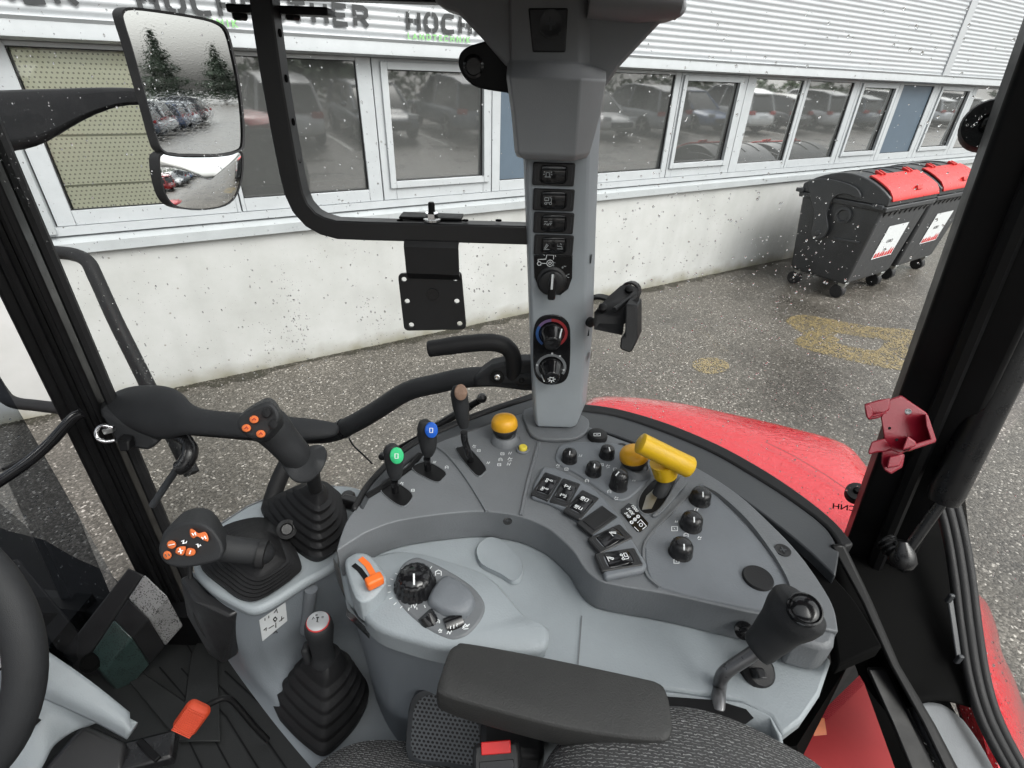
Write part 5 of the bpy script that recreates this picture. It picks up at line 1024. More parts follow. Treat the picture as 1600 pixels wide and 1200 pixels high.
# ================================================================== JOYSTICK TOWER (pale blue grey body in front of the console)
jt = thing('joystick_tower', 'pale blue grey tower under the two joysticks, with a white sticker on its flank', 'console', P(420, 1000, 1.2))
zj = 1.74
top = [(302, 890), (306, 862), (327, 833), (345, 816), (387, 789), (440, 767), (523, 757), (566, 765), (572, 790), (545, 820), (530, 860), (523, 882), (473, 911), (423, 943), (393, 953), (367, 944), (327, 920)]
tq = smooth(poly(top, zj), 4, True)
MB().prism([p + V((0, 0, -.016)) for p in tq], (0, 0, .016)).build('tower_top', M_TRAY, jt, bevel=.006, seg=3)
r0 = [(300, 892), (340, 930), (367, 947), (393, 956), (423, 946), (473, 914), (523, 884), (545, 880)]
r1 = [(318, 955), (345, 985), (372, 1004), (398, 1006), (425, 1000), (478, 968), (530, 940), (560, 935)]
r2 = [(350, 1022), (372, 1042), (400, 1062), (425, 1062), (450, 1052), (500, 1015), (545, 985), (585, 985)]
r3 = [(424, 1124), (448, 1134), (470, 1136), (490, 1130), (515, 1116), (550, 1094), (590, 1076), (640, 1060)]
r4 = [(500, 1215), (520, 1218), (540, 1220), (560, 1220), (585, 1220), (610, 1218), (640, 1215), (680, 1210)]
rows = [[P(u, v, zj - .01) for u, v in r0], [P(u, v, 1.65) for u, v in r1], [P(u, v, 1.545) for u, v in r2], [P(u, v, 1.475) for u, v in r3], [P(u, v, 1.45) for u, v in r4]]
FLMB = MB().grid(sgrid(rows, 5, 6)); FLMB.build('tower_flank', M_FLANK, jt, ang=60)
BVF = BVHTree.FromPolygons(FLMB.v, FLMB.f)
# rounded rib where the flank meets the pod wall
MB().tube(smooth([P(486, 920, 1.72), P(483, 950, 1.68), P(478, 985, 1.63)], 5), [.009] * 11, 12).build('rib', M_PANEL, jt)
st = [(405, 969), (446, 941), (449, 970), (410, 1002)]
def flank(u, v, off=.002):
    d_ = ray(u, v).normalized(); h = BVF.ray_cast(CAM, d_); return h[0] - d_ * off, -d_
sk_ = MB().grid([[flank(*lerp(lerp(V((*st[0], 0)), V((*st[1], 0)), a), lerp(V((*st[3], 0)), V((*st[2], 0)), a), b).xy)[0] for a in (0, .25, .5, .75, 1)] for b in (0, .25, .5, .75, 1)]).build('sticker', M_STICKER, jt)
mb = MB(); nn = flank(420, 970)[1]
for pl in ([(414, 966), (414, 970)], [(420, 962), (420, 966)], [(428, 958), (432, 952), (434, 958)], [(427, 968), (430, 964), (433, 967), (430, 971), (427, 968)], [(412, 985), (416, 981), (416, 986)], [(420, 982), (428, 977)], [(431, 973), (431, 981)], [(436, 971), (444, 965)], [(440, 963), (440, 970)], [(427, 990), (431, 986), (434, 989)]):
    ribbon(mb, [flank(u, v, .0036)[0] for u, v in pl], .0011, nn)
mb.build('printed_symbol', M_BLACKINK, sk_)
# black pocket on the outer side
MB().prism([P(301, 893, 1.72), P(327, 925, 1.72), P(378, 952, 1.72), P(382, 962, 1.70), P(374, 1020, 1.62), P(365, 1026, 1.61), P(345, 1012, 1.60), P(310, 950, 1.64)], V((-.012, -.012, 0))).build('document_pocket', M_BLACK, jt, bevel=.004)
MB().tube(smooth([P(297, 885, 1.73), P(300, 930, 1.70), P(312, 975, 1.66), P(335, 1005, 1.62), P(355, 1022, 1.60)], 5), .0035, 8).build('cable', M_RUBBER, jt)
MB().tube([P(u, v, zj + .001) for u, v in ((345, 818), (387, 791), (440, 769), (523, 759))], .0015, 6).build('moulding_line', M_DECK, jt)
sw = MB().lathe(P(545, 783, zj), (0, 0, 1), [(.012, 0), (.012, .012), (.009, .016), (0, .016)], 18).build('lock_knob', M_BLACK, jt)
MB().box(P(548, 785, zj + .014), (.030, -.008, 0), (.006, .014, 0), (0, 0, .020)).build('lock_tab', M_BLACK, sw, bevel=.003)
# ---- bellows
def bellows(base, z0, top_c, z1, steps, name, parent, m=None):
    bq = smooth(poly(base, z0), 5, True); c0 = sum(bq, V()) / len(bq); c1 = P(*top_c, z1); rings = []
    for t, s_ in steps: 
        c = lerp(c0, c1, t); rings.append([c + (p - c0) * s_ for p in bq])
    return MB().loft(rings).build(name, m or M_RUBBER, parent, ang=75)
# front joystick
j1 = thing('joystick', 'front joystick with a broad head leaning to the left and six lettered orange buttons', 'joystick', P(400, 875, zj), 'joysticks on the pale tower')
steps = [(0, 1), (.05, 1)]
for k in range(6):
    t = .10 + .10 * k; s_ = .965 - .075 * k; steps += [(t, s_ + .03), (t + .05, s_ + .035), (t + .06, s_ - .03), (t + .075, s_ - .035)]
steps += [(.78, .42), (.90, .34), (1, .24)]
bellows([(313, 884), (330, 843), (353, 821), (405, 810), (440, 828), (467, 880), (458, 902), (408, 936), (378, 938), (350, 920)], zj + .001, (408, 862), zj + .045, steps, 'bellows', j1)
MB().tube(smooth([P(418, 866, zj + .04), D(405, 864, .680), D(385, 861, .668), D(345, 856, .652), D(315, 850, .645)], 4), [.012, .013, .0145, .0155, .016] + [.0165] * 12, 16).build('shaft', M_GRIP, j1)
MB().tube([D(415, 866, .676), D(404, 865, .674)], .0185, 20).build('collar', M_RUBBER, j1)
fo = [(248, 862), (252, 844), (263, 828), (282, 817), (306, 815), (328, 824), (343, 842), (349, 858), (347, 868), (337, 878), (300, 886), (274, 887), (256, 879)]
bo = [(256, 838), (262, 824), (275, 811), (288, 799), (306, 793), (324, 794), (337, 803), (350, 823), (359, 841), (357, 858), (345, 868), (312, 872), (280, 866)]
n3 = 4
fr_ = smooth([D(u, v, .615) for u, v in fo], n3, True); bk_ = smooth([D(u, v, .665) for u, v in bo], n3, True)
fc = sum(fr_, V()) / len(fr_)
MB().loft([[fc + (p - fc) * .985 for p in fr_], [lerp(a, b, .06) for a, b in zip(fr_, bk_)], [lerp(a, b, .6) for a, b in zip(fr_, bk_)], bk_]).build('head', M_GRIP, j1, bevel=.004, seg=3, ang=60)
def DF(u, v): return D(u, v, .6145)
ip = smooth([DF(u, v) for u, v in ((252, 862), (256, 846), (268, 832), (288, 824), (306, 823), (324, 832), (336, 850), (334, 862), (318, 868), (285, 874), (262, 874))], 3, True)
fpl = MB().add(ip, [tuple(range(len(ip)))]).build('button_plate', M_BLACK, j1)
def button(pts, name='button', m=M_BTN, d=.6135, par=None, h=.0035):
    q = smooth([D(u, v, d) for u, v in pts], 3, True); c = sum(q, V()) / len(q); f = (c - CAM).normalized()
    return MB().loft([[p + f * .003 for p in q], [p - f * h * .6 for p in q], [c + (p - c) * .85 - f * h for p in q]]).build(name, m, par, ang=50)
def cpx(u, v, r, n=8, ry=None): return [(u + r * math.cos(6.2832 * k / n), v + (ry or r) * math.sin(6.2832 * k / n)) for k in range(n)]
def fink(polys, d, w, m, par, name='printed_symbol'):
    mb = MB()
    for pl in polys: ribbon(mb, [D(u, v, d) for u, v in pl], w, -ray(*pl[0]))
    return mb.build(name, m, par)
B_ = []
for pts in (cpx(268, 851, 7.3, 8, 6.6), cpx(261.5, 867.5, 6.8), [(274, 862), (278, 855), (290, 854), (288, 865), (283, 868), (276, 865)], [(293, 857), (302, 857), (306, 862), (302, 868), (290, 868)], [(297, 827), (302, 827), (310, 833), (320, 831), (325, 838), (325, 846), (318, 844), (308, 838), (302, 841), (297, 836)]):
    B_.append(button(pts, par=fpl))
fink([[(278, 862), (286, 860)], [(281, 857), (283, 865)]], .6085, .0014, M_WHITEINK, B_[2]); fink([[(298, 860), (296, 866)]], .6085, .0014, M_WHITEINK, B_[3])
fink([[(300, 833), (302, 836), (305, 832), (306, 836)], [(315, 839), (317, 842), (320, 838), (322, 842)]], .6085, .0011, M_WHITEINK, B_[4]); fink([[(263, 852), (273, 850)]], .6085, .0010, M_WHITEINK, B_[0]); fink([[(258, 866), (260, 870)], [(263, 865), (265, 869)]], .6085, .0009, M_BLACKINK, B_[1])
fink([[(283, 846), (287, 844), (286, 849), (291, 848), (292, 845)], [(306, 851), (309, 850), (310, 855), (313, 851), (314, 853)]], .6125, .0010, M_WHITEINK, fpl)
# rear joystick
j2 = thing('joystick', 'upright joystick nearer the console with a flared hand rest and three round orange buttons', 'joystick', P(480, 830, zj), 'joysticks on the pale tower')
steps = [(0, 1), (.04, 1)]
for k in range(6):
    t = .08 + .135 * k; s_ = .93 - .115 * k; steps += [(t, s_ + .06), (t + .05, s_ + .07), (t + .07, s_ - .04), (t + .105, s_ - .06)]
steps += [(.93, .22), (1, .18)]
bellows([(408, 798), (418, 786), (450, 772), (500, 766), (530, 778), (541, 822), (535, 850), (508, 874), (485, 876), (452, 852), (425, 825)], zj + .001, (493, 762), zj + .105, steps, 'bellows', j2)
MB().lathe(P(448, 827, zj + .035), (CAM - P(448, 827, zj)).normalized(), [(.014, -.01), (.014, .004), (.009, .006), (.007, .002), (0, .002)], 20).build('locking_ring', M_BLACK, j2)
MB().tube([P(493, 765, zj + .10), D(489, 745, .655), D(484, 735, .645)], [.009, .009, .012], 14).build('shaft', M_RUBBER, j2)
hc_ = [(482, 736, .645, .0135), (472, 724, .637, .0165), (458, 706, .620, .0185), (440, 686, .606, .0195), (424, 668, .594, .022), (408, 655, .586, .022)]
MB().tube(smooth([D(u, v, d) for u, v, d, r in hc_], 3), [x for i in range(len(hc_) - 1) for x in [lerp(hc_[i][3], hc_[i + 1][3], k / 3) for k in range(3)]] + [hc_[-1][3]], 18).build('grip', M_GRIP, j2, ang=60)
fo = [(370, 660), (376, 650), (392, 639), (412, 629), (424, 629), (434, 640), (436, 654), (428, 668), (412, 684), (400, 686), (384, 680), (373, 671)]
bo = [(376, 650), (384, 640), (402, 628), (418, 621), (430, 626), (440, 642), (446, 658), (444, 672), (430, 690), (415, 694), (400, 690), (384, 674)]
fr_ = smooth([D(u, v, .552) for u, v in fo], n3, True); bk_ = smooth([D(u, v, .598) for u, v in bo], n3, True); fc = sum(fr_, V()) / len(fr_)
MB().loft([[fc + (p - fc) * .98 for p in fr_], [lerp(a, b, .07) for a, b in zip(fr_, bk_)], bk_]).build('head', M_GRIP, j2, bevel=.004, seg=3, ang=60)
ip = smooth([D(u, v, .5515) for u, v in ((374, 661), (384, 650), (412, 636), (426, 640), (432, 654), (424, 668), (410, 681), (384, 676))], 3, True)
fp2 = MB().add(ip, [tuple(range(len(ip)))]).build('button_plate', M_BLACK, j2)
for (u, v) in ((397, 655.5), (385, 669), (407.5, 678)): 
    b = button(cpx(u, v, 7.4, 10, 6.2), par=fp2, d=.5505); fink([[(u - 3, v + 1), (u, v - 2), (u + 3, v + 1)]], .5462, .0008, M_HOLDER, b)
for (u, v) in ((416, 645), (427, 663)): button(cpx(u, v, 7.5, 10), par=fp2, d=.5505, m=M_RUBBER)
# flared hand rest
fl_ = [(440, 722), (452, 716), (470, 708), (486, 699), (500, 697), (509, 702), (511, 714), (504, 732), (492, 746), (476, 754), (460, 752), (448, 740)]
q1 = smooth([D(u, v, .612 + (.022 if v < 712 else .010 if v < 725 else 0)) for u, v in fl_], 3, True); qc = D(480, 726, .634)
MB().loft([[qc + (p - qc) * .55 + V((0, 0, -.004)) for p in q1], [qc + (p - qc) * .96 + V((0, 0, -.002)) for p in q1], q1, [qc + (p - qc) * .97 + V((0, 0, .003)) for p in q1], [qc + (p - qc) * .55 + V((0, 0, .010)) for p in q1]]).build('hand_rest', M_GRIP, j2, ang=70)
# ---- gear lever
gl = thing('gear_lever', 'stubby black gear lever with a red ringed silver knob top and pleated boot', 'gear lever', P(500, 1130, 1.46))
steps = [(0, 1), (.03, 1.0)]
for k in range(5):
    t = .06 + .15 * k; s_ = .94 - .11 * k; steps += [(t, s_ + .055), (t + .06, s_ + .065), (t + .085, s_ - .045), (t + .12, s_ - .06)]
steps += [(.85, .40), (1, .28)]
bellows([(424, 1105), (440, 1080), (470, 1055), (520, 1045), (560, 1060), (575, 1090), (560, 1130), (530, 1165), (505, 1182), (480, 1168), (450, 1140)], 1.478, (508, 1022), 1.625, steps, 'boot', gl)
kb = P(506, 1030, 1.62); kt = P(497, 972, 1.715); ax = kt - kb; L_ = ax.length
MB().lathe(kb, ax, [(.0165, -.004), (.0175, .006), (.0145, .010), (.0150, L_ * .35), (.0172, L_ * .62), (.0190, L_ * .82), (.0180, L_ * .95), (.0150, L_ * 1.0), (0, L_ * 1.0)], 28).build('knob', M_GRIP, gl, ang=60)
MB().lathe(kb, ax, [(.0145, L_ * .985), (.0151, L_ * 1.015), (.0140, L_ * 1.028)], 28).build('red_ring', M_REDINK, gl)
cp = MB().lathe(kb, ax, [(.0144, L_ * .98), (.0141, L_ * 1.032), (.009, L_ * 1.045), (0, L_ * 1.05)], 28).build('shift_plate', mat('satin silver', (.55, .56, .57), .35, metal=.6), gl, ang=60)
Fk = frame(kb + ax * 1.053, V((1, .12, 0)), V((0, .9, .4)))
inkf([[(-.0005, .004), (-.0005, -.004)], [(-.003, .004), (.002, .004)], [(-.003, -.004), (.002, -.004)]], Fk @ Matrix.Scale(.75, 4), .0017, M_BLACKINK, cp, 'shift_pattern', lift=.0008)
inkf([[(-.010, .001), (-.008, .005), (-.006, .002)], [(-.005, .009), (-.001, .009)], [(-.005, .0075), (-.001, .0075)], [(.006, .005), (.010, .005)], [(.006, .003), (.010, .003)], [(.004, -.007), (.008, -.007)]], Fk @ Matrix.Scale(.75, 4), .0008, M_BLACKINK, cp, 'printed_symbol', lift=.0006)
MB().box(lerp(kb, kt, .16) + V((-.022, 0, 0)), (.010, 0, 0), (0, .018, 0), (0, 0, .035)).build('lock_collar', M_GRIP, gl, bevel=.004)
MB().tube([P(484, 1020, 1.63), P(500, 1033, 1.625), P(522, 1030, 1.625)], .0012, 6).build('chrome_clip', M_STEEL, gl)
# ================================================================== CONSOLE LEVERS
def slot(pts, nm='lever_slot'):
    q = smooth(poly(pts, ZD + .0006), 4, True); c = sum(q, V()) / len(q)
    o = MB().add(q, [tuple(range(len(q)))]).build(nm, M_FRAME, con)
    MB().loft([[c + (p - c) * s_ + V((0, 0, h)) for p in q] for s_, h in ((1.05, -.001), (1.03, .0012), (.99, .0010), (.97, -.001))], cap=False).build('slot_rim', M_DECK, o)
slot([(596, 768), (607, 757), (622, 756), (643, 771), (641, 783), (626, 791)])
slot([(645, 734), (656, 723), (672, 723), (696, 738), (692, 748), (680, 753)])
slot([(713, 704), (719, 698), (731, 698), (758, 729), (756, 739), (743, 742)])
slot([(997, 790), (1003, 770), (1020, 752), (1040, 742), (1056, 744), (1052, 760), (1034, 790), (1020, 802), (1005, 802)])
def lever(label, base, stem, head, capm, cap_uv, ry, group='coloured flap levers at the front of the console', bend=None):
    # stem drawn up in a plane of constant depth from its slot
    root = thing('spool_lever', label, 'lever', P(*base, ZD), group)
    y0 = P(*base, ZD).y; y1 = y0 + ry
    mid_ = [Yp(u, v, lerp(y0, y1, .3 + .2 * i)) for i, (u, v) in enumerate(bend or [])]
    MB().tube(smooth([P(*base, ZD - .01)] + mid_ + [Yp(*stem, lerp(y0, y1, .6))], 4), .0052, 12).build('stem', M_GLOSS, root)
    h = [(Yp(u, v, lerp(y0, y1, .6 + .4 * k / (len(head) - 1))), r, q) for k, (u, v, r, q) in enumerate(head)]
    hp_ = smooth([a for a, _, _ in h], 3); rr = [x for i in range(len(h) - 1) for x in [lerp(h[i][1], h[i + 1][1], k / 3) for k in range(3)]] + [h[-1][1]]
    hd = MB().tube(hp_, rr, 16, sq=(1, .75), upv=(1, 0, 0)).build('handle', M_GRIP, root, ang=60)
    c = Yp(*cap_uv, lerp(y0, y1, .95) - .0115); n_ = (V((.1, -.85, .5))).normalized()
    F = frame(c, V((1, .1, 0)), V((0, .4, .8)))
    cpm = MB().lathe(c - n_ * .003, n_, [(.0088, 0), (.0088, .004), (.0075, .0052), (0, .0056)], 24)
    for i, p in enumerate(cpm.v): d_ = p - c; cpm.v[i] = c + d_ * 1.0 + V((0, 0, d_.z * .35))
    cc_ = cpm.build('coloured_cap', capm, hd, ang=40)
    Fi = Matrix(((1, 0, n_.x, c.x + n_.x * .0028), (0, .5, n_.y, c.y + n_.y * .0028), (0, .85, n_.z, c.z + n_.z * .0028), (0, 0, 0, 1)))
    inkf([[(-.002, -.003), (-.002, .003), (.002, .003), (.002, -.003), (-.002, -.003)]], Fi, .0009, M_WHITEINK if capm is not M_BRONZE else M_BRONZE, cc_, 'printed_symbol', lift=.0004)
    return root
lever('short black lever with a bright green cap, leftmost on the console', (619, 776), (616, 752), [(618, 748, .0065, 1), (617, 738, .0105, 1), (615, 720, .0125, 1), (612, 703, .0115, 1), (609, 695, .006, 1)], M_GREEN, (620, 712), .010)
lever('short black lever with a blue cap, between the green capped and the tall lever', (669, 741), (667, 716), [(668, 712, .0065, 1), (669, 700, .0115, 1), (668, 685, .0135, 1), (665, 668, .0125, 1), (662, 657, .006, 1)], M_BLUE, (674, 672), .010)
lever('tall black lever with a bronze cap and long bent stem', (737, 727), (725, 675), [(725, 668, .0062, 1), (723, 655, .0095, 1), (720, 635, .0120, 1), (717, 615, .0122, 1), (715, 603, .006, 1)], M_BRONZE, (720, 613), .012, bend=[(731, 705), (726, 688)])
# yellow capped push knobs
def pushknob(label, base, neck, cap_, rcap, group):
    root = thing('push_knob', label, 'knob', P(*base, ZD), group); b = P(*base, ZD); t = Yp(*cap_, b.y + .004); ax = (t - b); L_ = ax.length
    MB().lathe(b, (0, 0, 1), [(.024, -.002), (.023, .004), (.019, .010), (.017, .012), (.015, .010), (0, .010)], 32).build('collar', M_DECK, root)
    MB().lathe(b, ax, [(.0125, .006), (.0125, L_ * .42), (.0145, L_ * .44), (.0195, L_ * .52), (.0205, L_ * .68), (.0195, L_ * .72), (0, L_ * .72)], 28).build('stem', M_BLACK, root)
    MB().lathe(b, ax, [(.0200, L_ * .70), (.0212, L_ * .76), (.0205, L_ * 1.0), (.0175, L_ * 1.17), (.010, L_ * 1.25), (0, L_ * 1.27)], 32).build('cap', M_YEL2, root, ang=60)
    return root
pushknob('yellow capped push knob standing alone left of the grey pillar foot', (789, 688), None, (788, 658), .02, 'yellow capped push knobs')
pushknob('yellow capped push knob half behind the yellow T handle', (993, 737), None, (990, 708), .02, 'yellow capped push knobs')
# T handle
th = thing('t_handle_lever', 'glossy yellow T shaped handle on a black stem at the back of the console', 'lever', P(1028, 780, ZD))
b = P(1024, 782, ZD - .01); yb = b.y + .02
MB().tube(smooth([b, Yp(1034, 765, b.y + .006), Yp(1040, 747, yb), Yp(1036, 728, yb)], 4), [.010] * 8 + [.013] * 5, 16).build('stem', M_GRIP, th)
MB().tube([Yp(1040, 742, yb), Yp(1036, 722, yb)], [.0165, .0185], 20).build('neck', M_YEL, th)
e0, e1 = Yp(1000, 692, yb - .004), Yp(1079, 731, yb - .014)
MB().lathe(e0, e1 - e0, [(0, -.001), (.012, -.001), (.0148, .001), (.0148, (e1 - e0).length * .7), (.0152, (e1 - e0).length * .97), (.0135, (e1 - e0).length), (0, (e1 - e0).length + .001)], 32).build('cross_grip', M_YEL, th, ang=50)
MB().prism([P(1003, 797, ZD + .0008), P(1010, 775, ZD + .0008), P(1024, 762, ZD + .0008), P(1030, 772, ZD + .0008), P(1018, 795, ZD + .0008)], (0, 0, .0006)).build('gate_plate', M_ZINC, con)
mb = MB(); mb.loft([[p + V((0, 0, h)) for p in smooth(poly([(1062, 748), (1072, 758), (1052, 782), (1030, 806), (1018, 808), (1034, 792)], ZD), 3, True)] for h in (0, .004)]); mb.build('slot_shield', M_DECK, con, bevel=.002)
# long bent rod lever at the rear
rl = thing('rod_lever', 'bent grey rod lever with a large pear shaped black grip, right of the armrest', 'lever', P(1125, 1108, ZT))
MB().tube(smooth([P(1122, 1125, ZT - .03), P(1122, 1105, ZT), D(1124, 1075, .545), D(1128, 1058, .535), D(1140, 1045, .53), D(1172, 1024, .522), D(1192, 1008, .518)], 4), .0072, 14).build('rod', mat('burnished rod', (.16, .16, .165), .35, metal=.7, rvar=.1, vscale=60), rl)
hk = [(1180, 1016, .520, .0150), (1188, 1010, .518, .0175), (1205, 994, .512, .0182), (1222, 976, .506, .0205), (1236, 962, .50, .0250), (1248, 951, .497, .0262), (1256, 943, .495, .0225), (1260, 939, .494, .014)]
MB().tube(smooth([D(u, v, d) for u, v, d, r in hk], 3), [x for i in range(len(hk) - 1) for x in [lerp(hk[i][3], hk[i + 1][3], k / 3) for k in range(3)]] + [hk[-1][3]], 24, sq=[(1.0, 1.0)] * 6 + [(1.0, 1.08)] * 16).build('grip', M_GRIP, rl, ang=80, sub=1)
cc_ = D(1259, 950, .474); nn = ((CAM - cc_).normalized() + V((.35, .25, .25))).normalized()
cpv = MB().lathe(cc_ - nn * .004, nn, [(.0150, -.004), (.0155, .0025), (.0140, .0036), (.0132, .002), (.0125, .003), (.008, .0052), (0, .006)], 30)
cpv.build('end_cap', M_GLOSS, rl, ang=40)
# ================================================================== GREY PILLAR with switches
po = thing('switch_pillar', 'pale grey centre pillar with a column of rocker switches and round heater dials', 'pillar', P(870, 675, ZD))
yf = .678
def PF(u, v, y=yf): return Yp(u, v, y)
lv = [(662, 834, 838, 893, 905), (640, 832, 836, 896, 914), (600, 830, 834, 897, 918), (520, 827, 831, 897, 925), (430, 824, 828, 898, 928), (340, 821, 825, 898, 931), (230, 817, 821, 899, 936), (160, 815, 819, 900, 940)]
rings = []
for v, l, l2, c_, r_ in lv:
    z = PF(l2, v).z
    rings.append([PF(l, v, yf + .012).xy.to_3d() + V((0, 0, z)), PF(l2, v).xy.to_3d() + V((0, 0, z)), PF(c_, v).xy.to_3d() + V((0, 0, z)), PF((c_ + r_) / 2 + 3, v, yf + .006).xy.to_3d() + V((0, 0, z)), PF(r_, v, yf + .028).xy.to_3d() + V((0, 0, z)), PF(r_ - 3, v, yf + .06).xy.to_3d() + V((0, 0, z)), PF(l + 4, v, yf + .06).xy.to_3d() + V((0, 0, z))])
bt = [p + V((0, .0, -.008)) for p in rings[0]]; bc_ = sum(bt, V()) / 7
MB().loft([[bc_ + (p - bc_) * .93 for p in bt]] + rings).build('column_trim', M_POST, po, bevel=.003, ang=30)
# foot collar
ft = [(818, 645), (822, 668), (830, 684), (850, 691), (890, 691), (912, 683), (920, 670), (912, 655), (860, 640)]
MB().prism([p for p in smooth(poly(ft, ZD), 3, True)], (0, 0, .007)).build('foot_collar', M_DECK, po, bevel=.002)
# upper shroud: a deeper box with a sloping shelf and a screw recess, flaring to the roof
def sh(l, c1, c2, r, v, y, dy=.075): 
    z = Yp(c1, v, y).z; f_ = lambda u, yy: V((*Yp(u, v, yy).xy, z))
    return [f_(l, y + .016), f_(c1, y), f_(c2, y), f_(r, y + .03), f_(r - 6, y + dy), f_(l + 6, y + dy)]
ys = yf - .030
MB().loft([sh(808, 819, 897, 916, 249, ys + .006), sh(804, 810, 900, 922, 240, ys), sh(799, 804, 904, 938, 180, ys), sh(791, 796, 908, 948, 120, ys), sh(791, 797, 909, 948, 117, ys + .004), sh(793, 799, 906, 948, 96, ys + .045, .06), sh(793, 798, 905, 950, 60, ys + .045, .06), sh(792, 797, 905, 955, -25, ys + .045, .06)]).build('upper_shroud', M_SHROUD, po, bevel=.004, seg=3)
rc_ = [Yp(u, v, ys + .0435) for u, v in ((825, 12), (888, 12), (884, 82), (832, 82))]
MB().loft([rc_, [p + V((0, .02, 0)) for p in rc_]]).build('recess', M_BLACK, po, bevel=.002)
sfr = frame(Yp(861, 37, ys + .042), (1, 0, 0), (0, 0, 1)); screw(sfr, po, .009)
# gussets to the roof, left and right, and the pale headliner edge
def slab(pts, y0, th, name, m): return MB().prism([Yp(u, v, y0) for u, v in pts], (0, th, 0)).build(name, m, po, bevel=.004)
slab([(676, -15), (680, 4), (696, 14), (715, 20), (755, 62), (793, 106), (812, 106), (812, -20)], ys + .052, .04, 'roof_gusset', M_SHROUD)
slab([(900, -20), (1072, -20), (1075, 14), (1066, 26), (1048, 32), (1035, 33), (1000, 70), (968, 105), (950, 132), (930, 150), (900, 150)], ys + .056, .04, 'roof_gusset', M_SHROUD)
MB().tube([Yp(920, -6, ys + .05), Yp(1000, -2, ys + .05), Yp(1060, 0, ys + .054)], [.02, .022, .018], 12).build('roof_lip', M_SHROUD, po)
# switches on the column
FPz = lambda u, v, dy=-.0006: frame(Yp(u, v, yf + dy), (1, 0, 0), (0, 0, 1))
for k, (v, ic, i2) in enumerate(((272, 'beacon', None), (312, 'work', None), (348, 'auto', None), (382.5, 'wiper', 'seat'))): rocker(po, FPz(865, v), ic, i2, ink_m=M_GREYINK)
lp = [(834, 399), (895, 399), (894, 435), (888, 452), (876, 461), (858, 461), (842, 450), (835, 434)]
lpn = MB().prism([Yp(u, v, yf - .002) for u, v in lp], (0, .004, 0)).build('light_switch_plate', M_GLOSS, po, bevel=.001)
Ft = FPz(855, 407, -.0025)
tr_ic = [circ(-.0105, -.0045, .0026, 10), circ(.004, -.0035, .0044, 14), circ(.004, -.0035, .0018, 10), [(-.0125, .001), (-.002, .002), (-.001, .008), (.008, .008), (.0085, .002)], [(-.0125, .001), (-.012, -.002)], [(-.007, -.004), (-.001, -.004)], [(-.006, .0085), (-.004, .007)], [(.010, .008), (.011, .006)]]
inkf(tr_ic, Ft, .0010, M_WHITEINK, lpn, 'tractor_symbol')
Fd = FPz(862, 439, -.002)
dk_ = MB().lathe(Fd @ V((0, 0, 0)), Fd.col[2].to_3d(), [(.0205, 0), (.0205, .002), (.0175, .004), (.0165, .010), (.014, .0115), (0, .0115)], 32).build('light_dial', M_BLACK, po)
MB().loft([[Fd @ V((x + .0, y, z)) for x, y in ((-.0052, -.021), (.0052, -.021), (.0058, .004), (.003, .0165), (-.003, .0165), (-.0058, .004))] for z in (.009, .0205)]).build('dial_grip', M_GLOSS, dk_, bevel=.0025)
MB().box(Fd @ V((-.0008, .006, .0208)), Fd.to_3x3() @ V((.0028, 0, 0)), Fd.to_3x3() @ V((0, .021, 0)), Fd.to_3x3() @ V((0, 0, .0012))).build('pointer', M_WHITEINK, dk_)
inkf([circ(.0005, .0225, .0008, 8), circ(.0135, .020, .0008, 8), circ(.0195, .0085, .0008, 8), [(.015, .022), (.018, .0215)], [(.021, .0105), (.0235, .011)], [(.021, .0065), (.0235, .006)], [(-.002, .0262), (.003, .0262)]], Fd, .0010, M_GREYINK, lpn, 'printed_symbol', lift=.0012)
hp_o = [(833, 545), (834, 515), (840, 500), (852, 493), (872, 493), (885, 501), (891, 516), (891, 560), (889, 583), (882, 596), (868, 601), (850, 600), (838, 590), (834, 575)]
hpl = MB().prism([Yp(u, v, yf - .002) for u, v in smooth2(hp_o, 3)], (0, .004, 0)).build('heater_panel', M_GLOSS, po, bevel=.001)
def fan(u, v, arcs, ptr, name, snow):
    F = FPz(u, v, -.002)
    for m, a0_, a1_ in arcs:
        mb = MB(); ribbon(mb, [F @ V((x, y, .0006)) for x, y in circ(0, 0, .0212, 20, a0_, a1_)], .0042, F.col[2].to_3d()); mb.build('dial_scale', m, hpl)
    ax = (F.col[2].to_3d() + V((0, 0, -.22))).normalized()
    d_ = MB().lathe(F @ V((0, 0, 0)), ax, [(.0175, 0), (.0178, .003), (.0162, .006), (.0125, .022), (.0115, .0245), (.0095, .0255), (0, .0255)], 45, flute=lambda t, q, z: 1 - (.05 * max(0, math.cos(t * 9)) if .004 < z < .024 else 0)).build(name, M_GLOSS, po, ang=50)
    cx_, sx_ = math.cos(R(ptr)), math.sin(R(ptr))
    MB().tube([F @ V((cx_ * .0172, sx_ * .0172, .0075)), F @ V((cx_ * .0128, sx_ * .0128 - .004, .0230))], .0011, 8).build('pointer', M_WHITEINK, d_)
    if snow:
        Fc = Matrix(((1, 0, ax.x, 0), (0, 0, ax.y, 0), (0, 1, ax.z, 0), (0, 0, 0, 1))); Fc.translation = F.translation + ax * .0262
        inkf([[(-.006 * math.cos(R(a)), -.006 * math.sin(R(a))), (-.002 * math.cos(R(a)), -.002 * math.sin(R(a)))] for a in range(0, 360, 45)], Fc, .0018, M_WHITEINK, d_, 'snowflake_symbol', lift=0)
    return d_
M_HBLUE = mat('blue dial print', (.03, .10, .30), .4); M_HRED = mat('red dial print', (.34, .03, .035), .4); M_HMIX = mat('mauve dial print', (.16, .10, .22), .4)
fan(862, 521, [(M_HBLUE, 150, 235), (M_HMIX, 95, 150), (M_HRED, -50, 95)], 40, 'heater_dial', False)
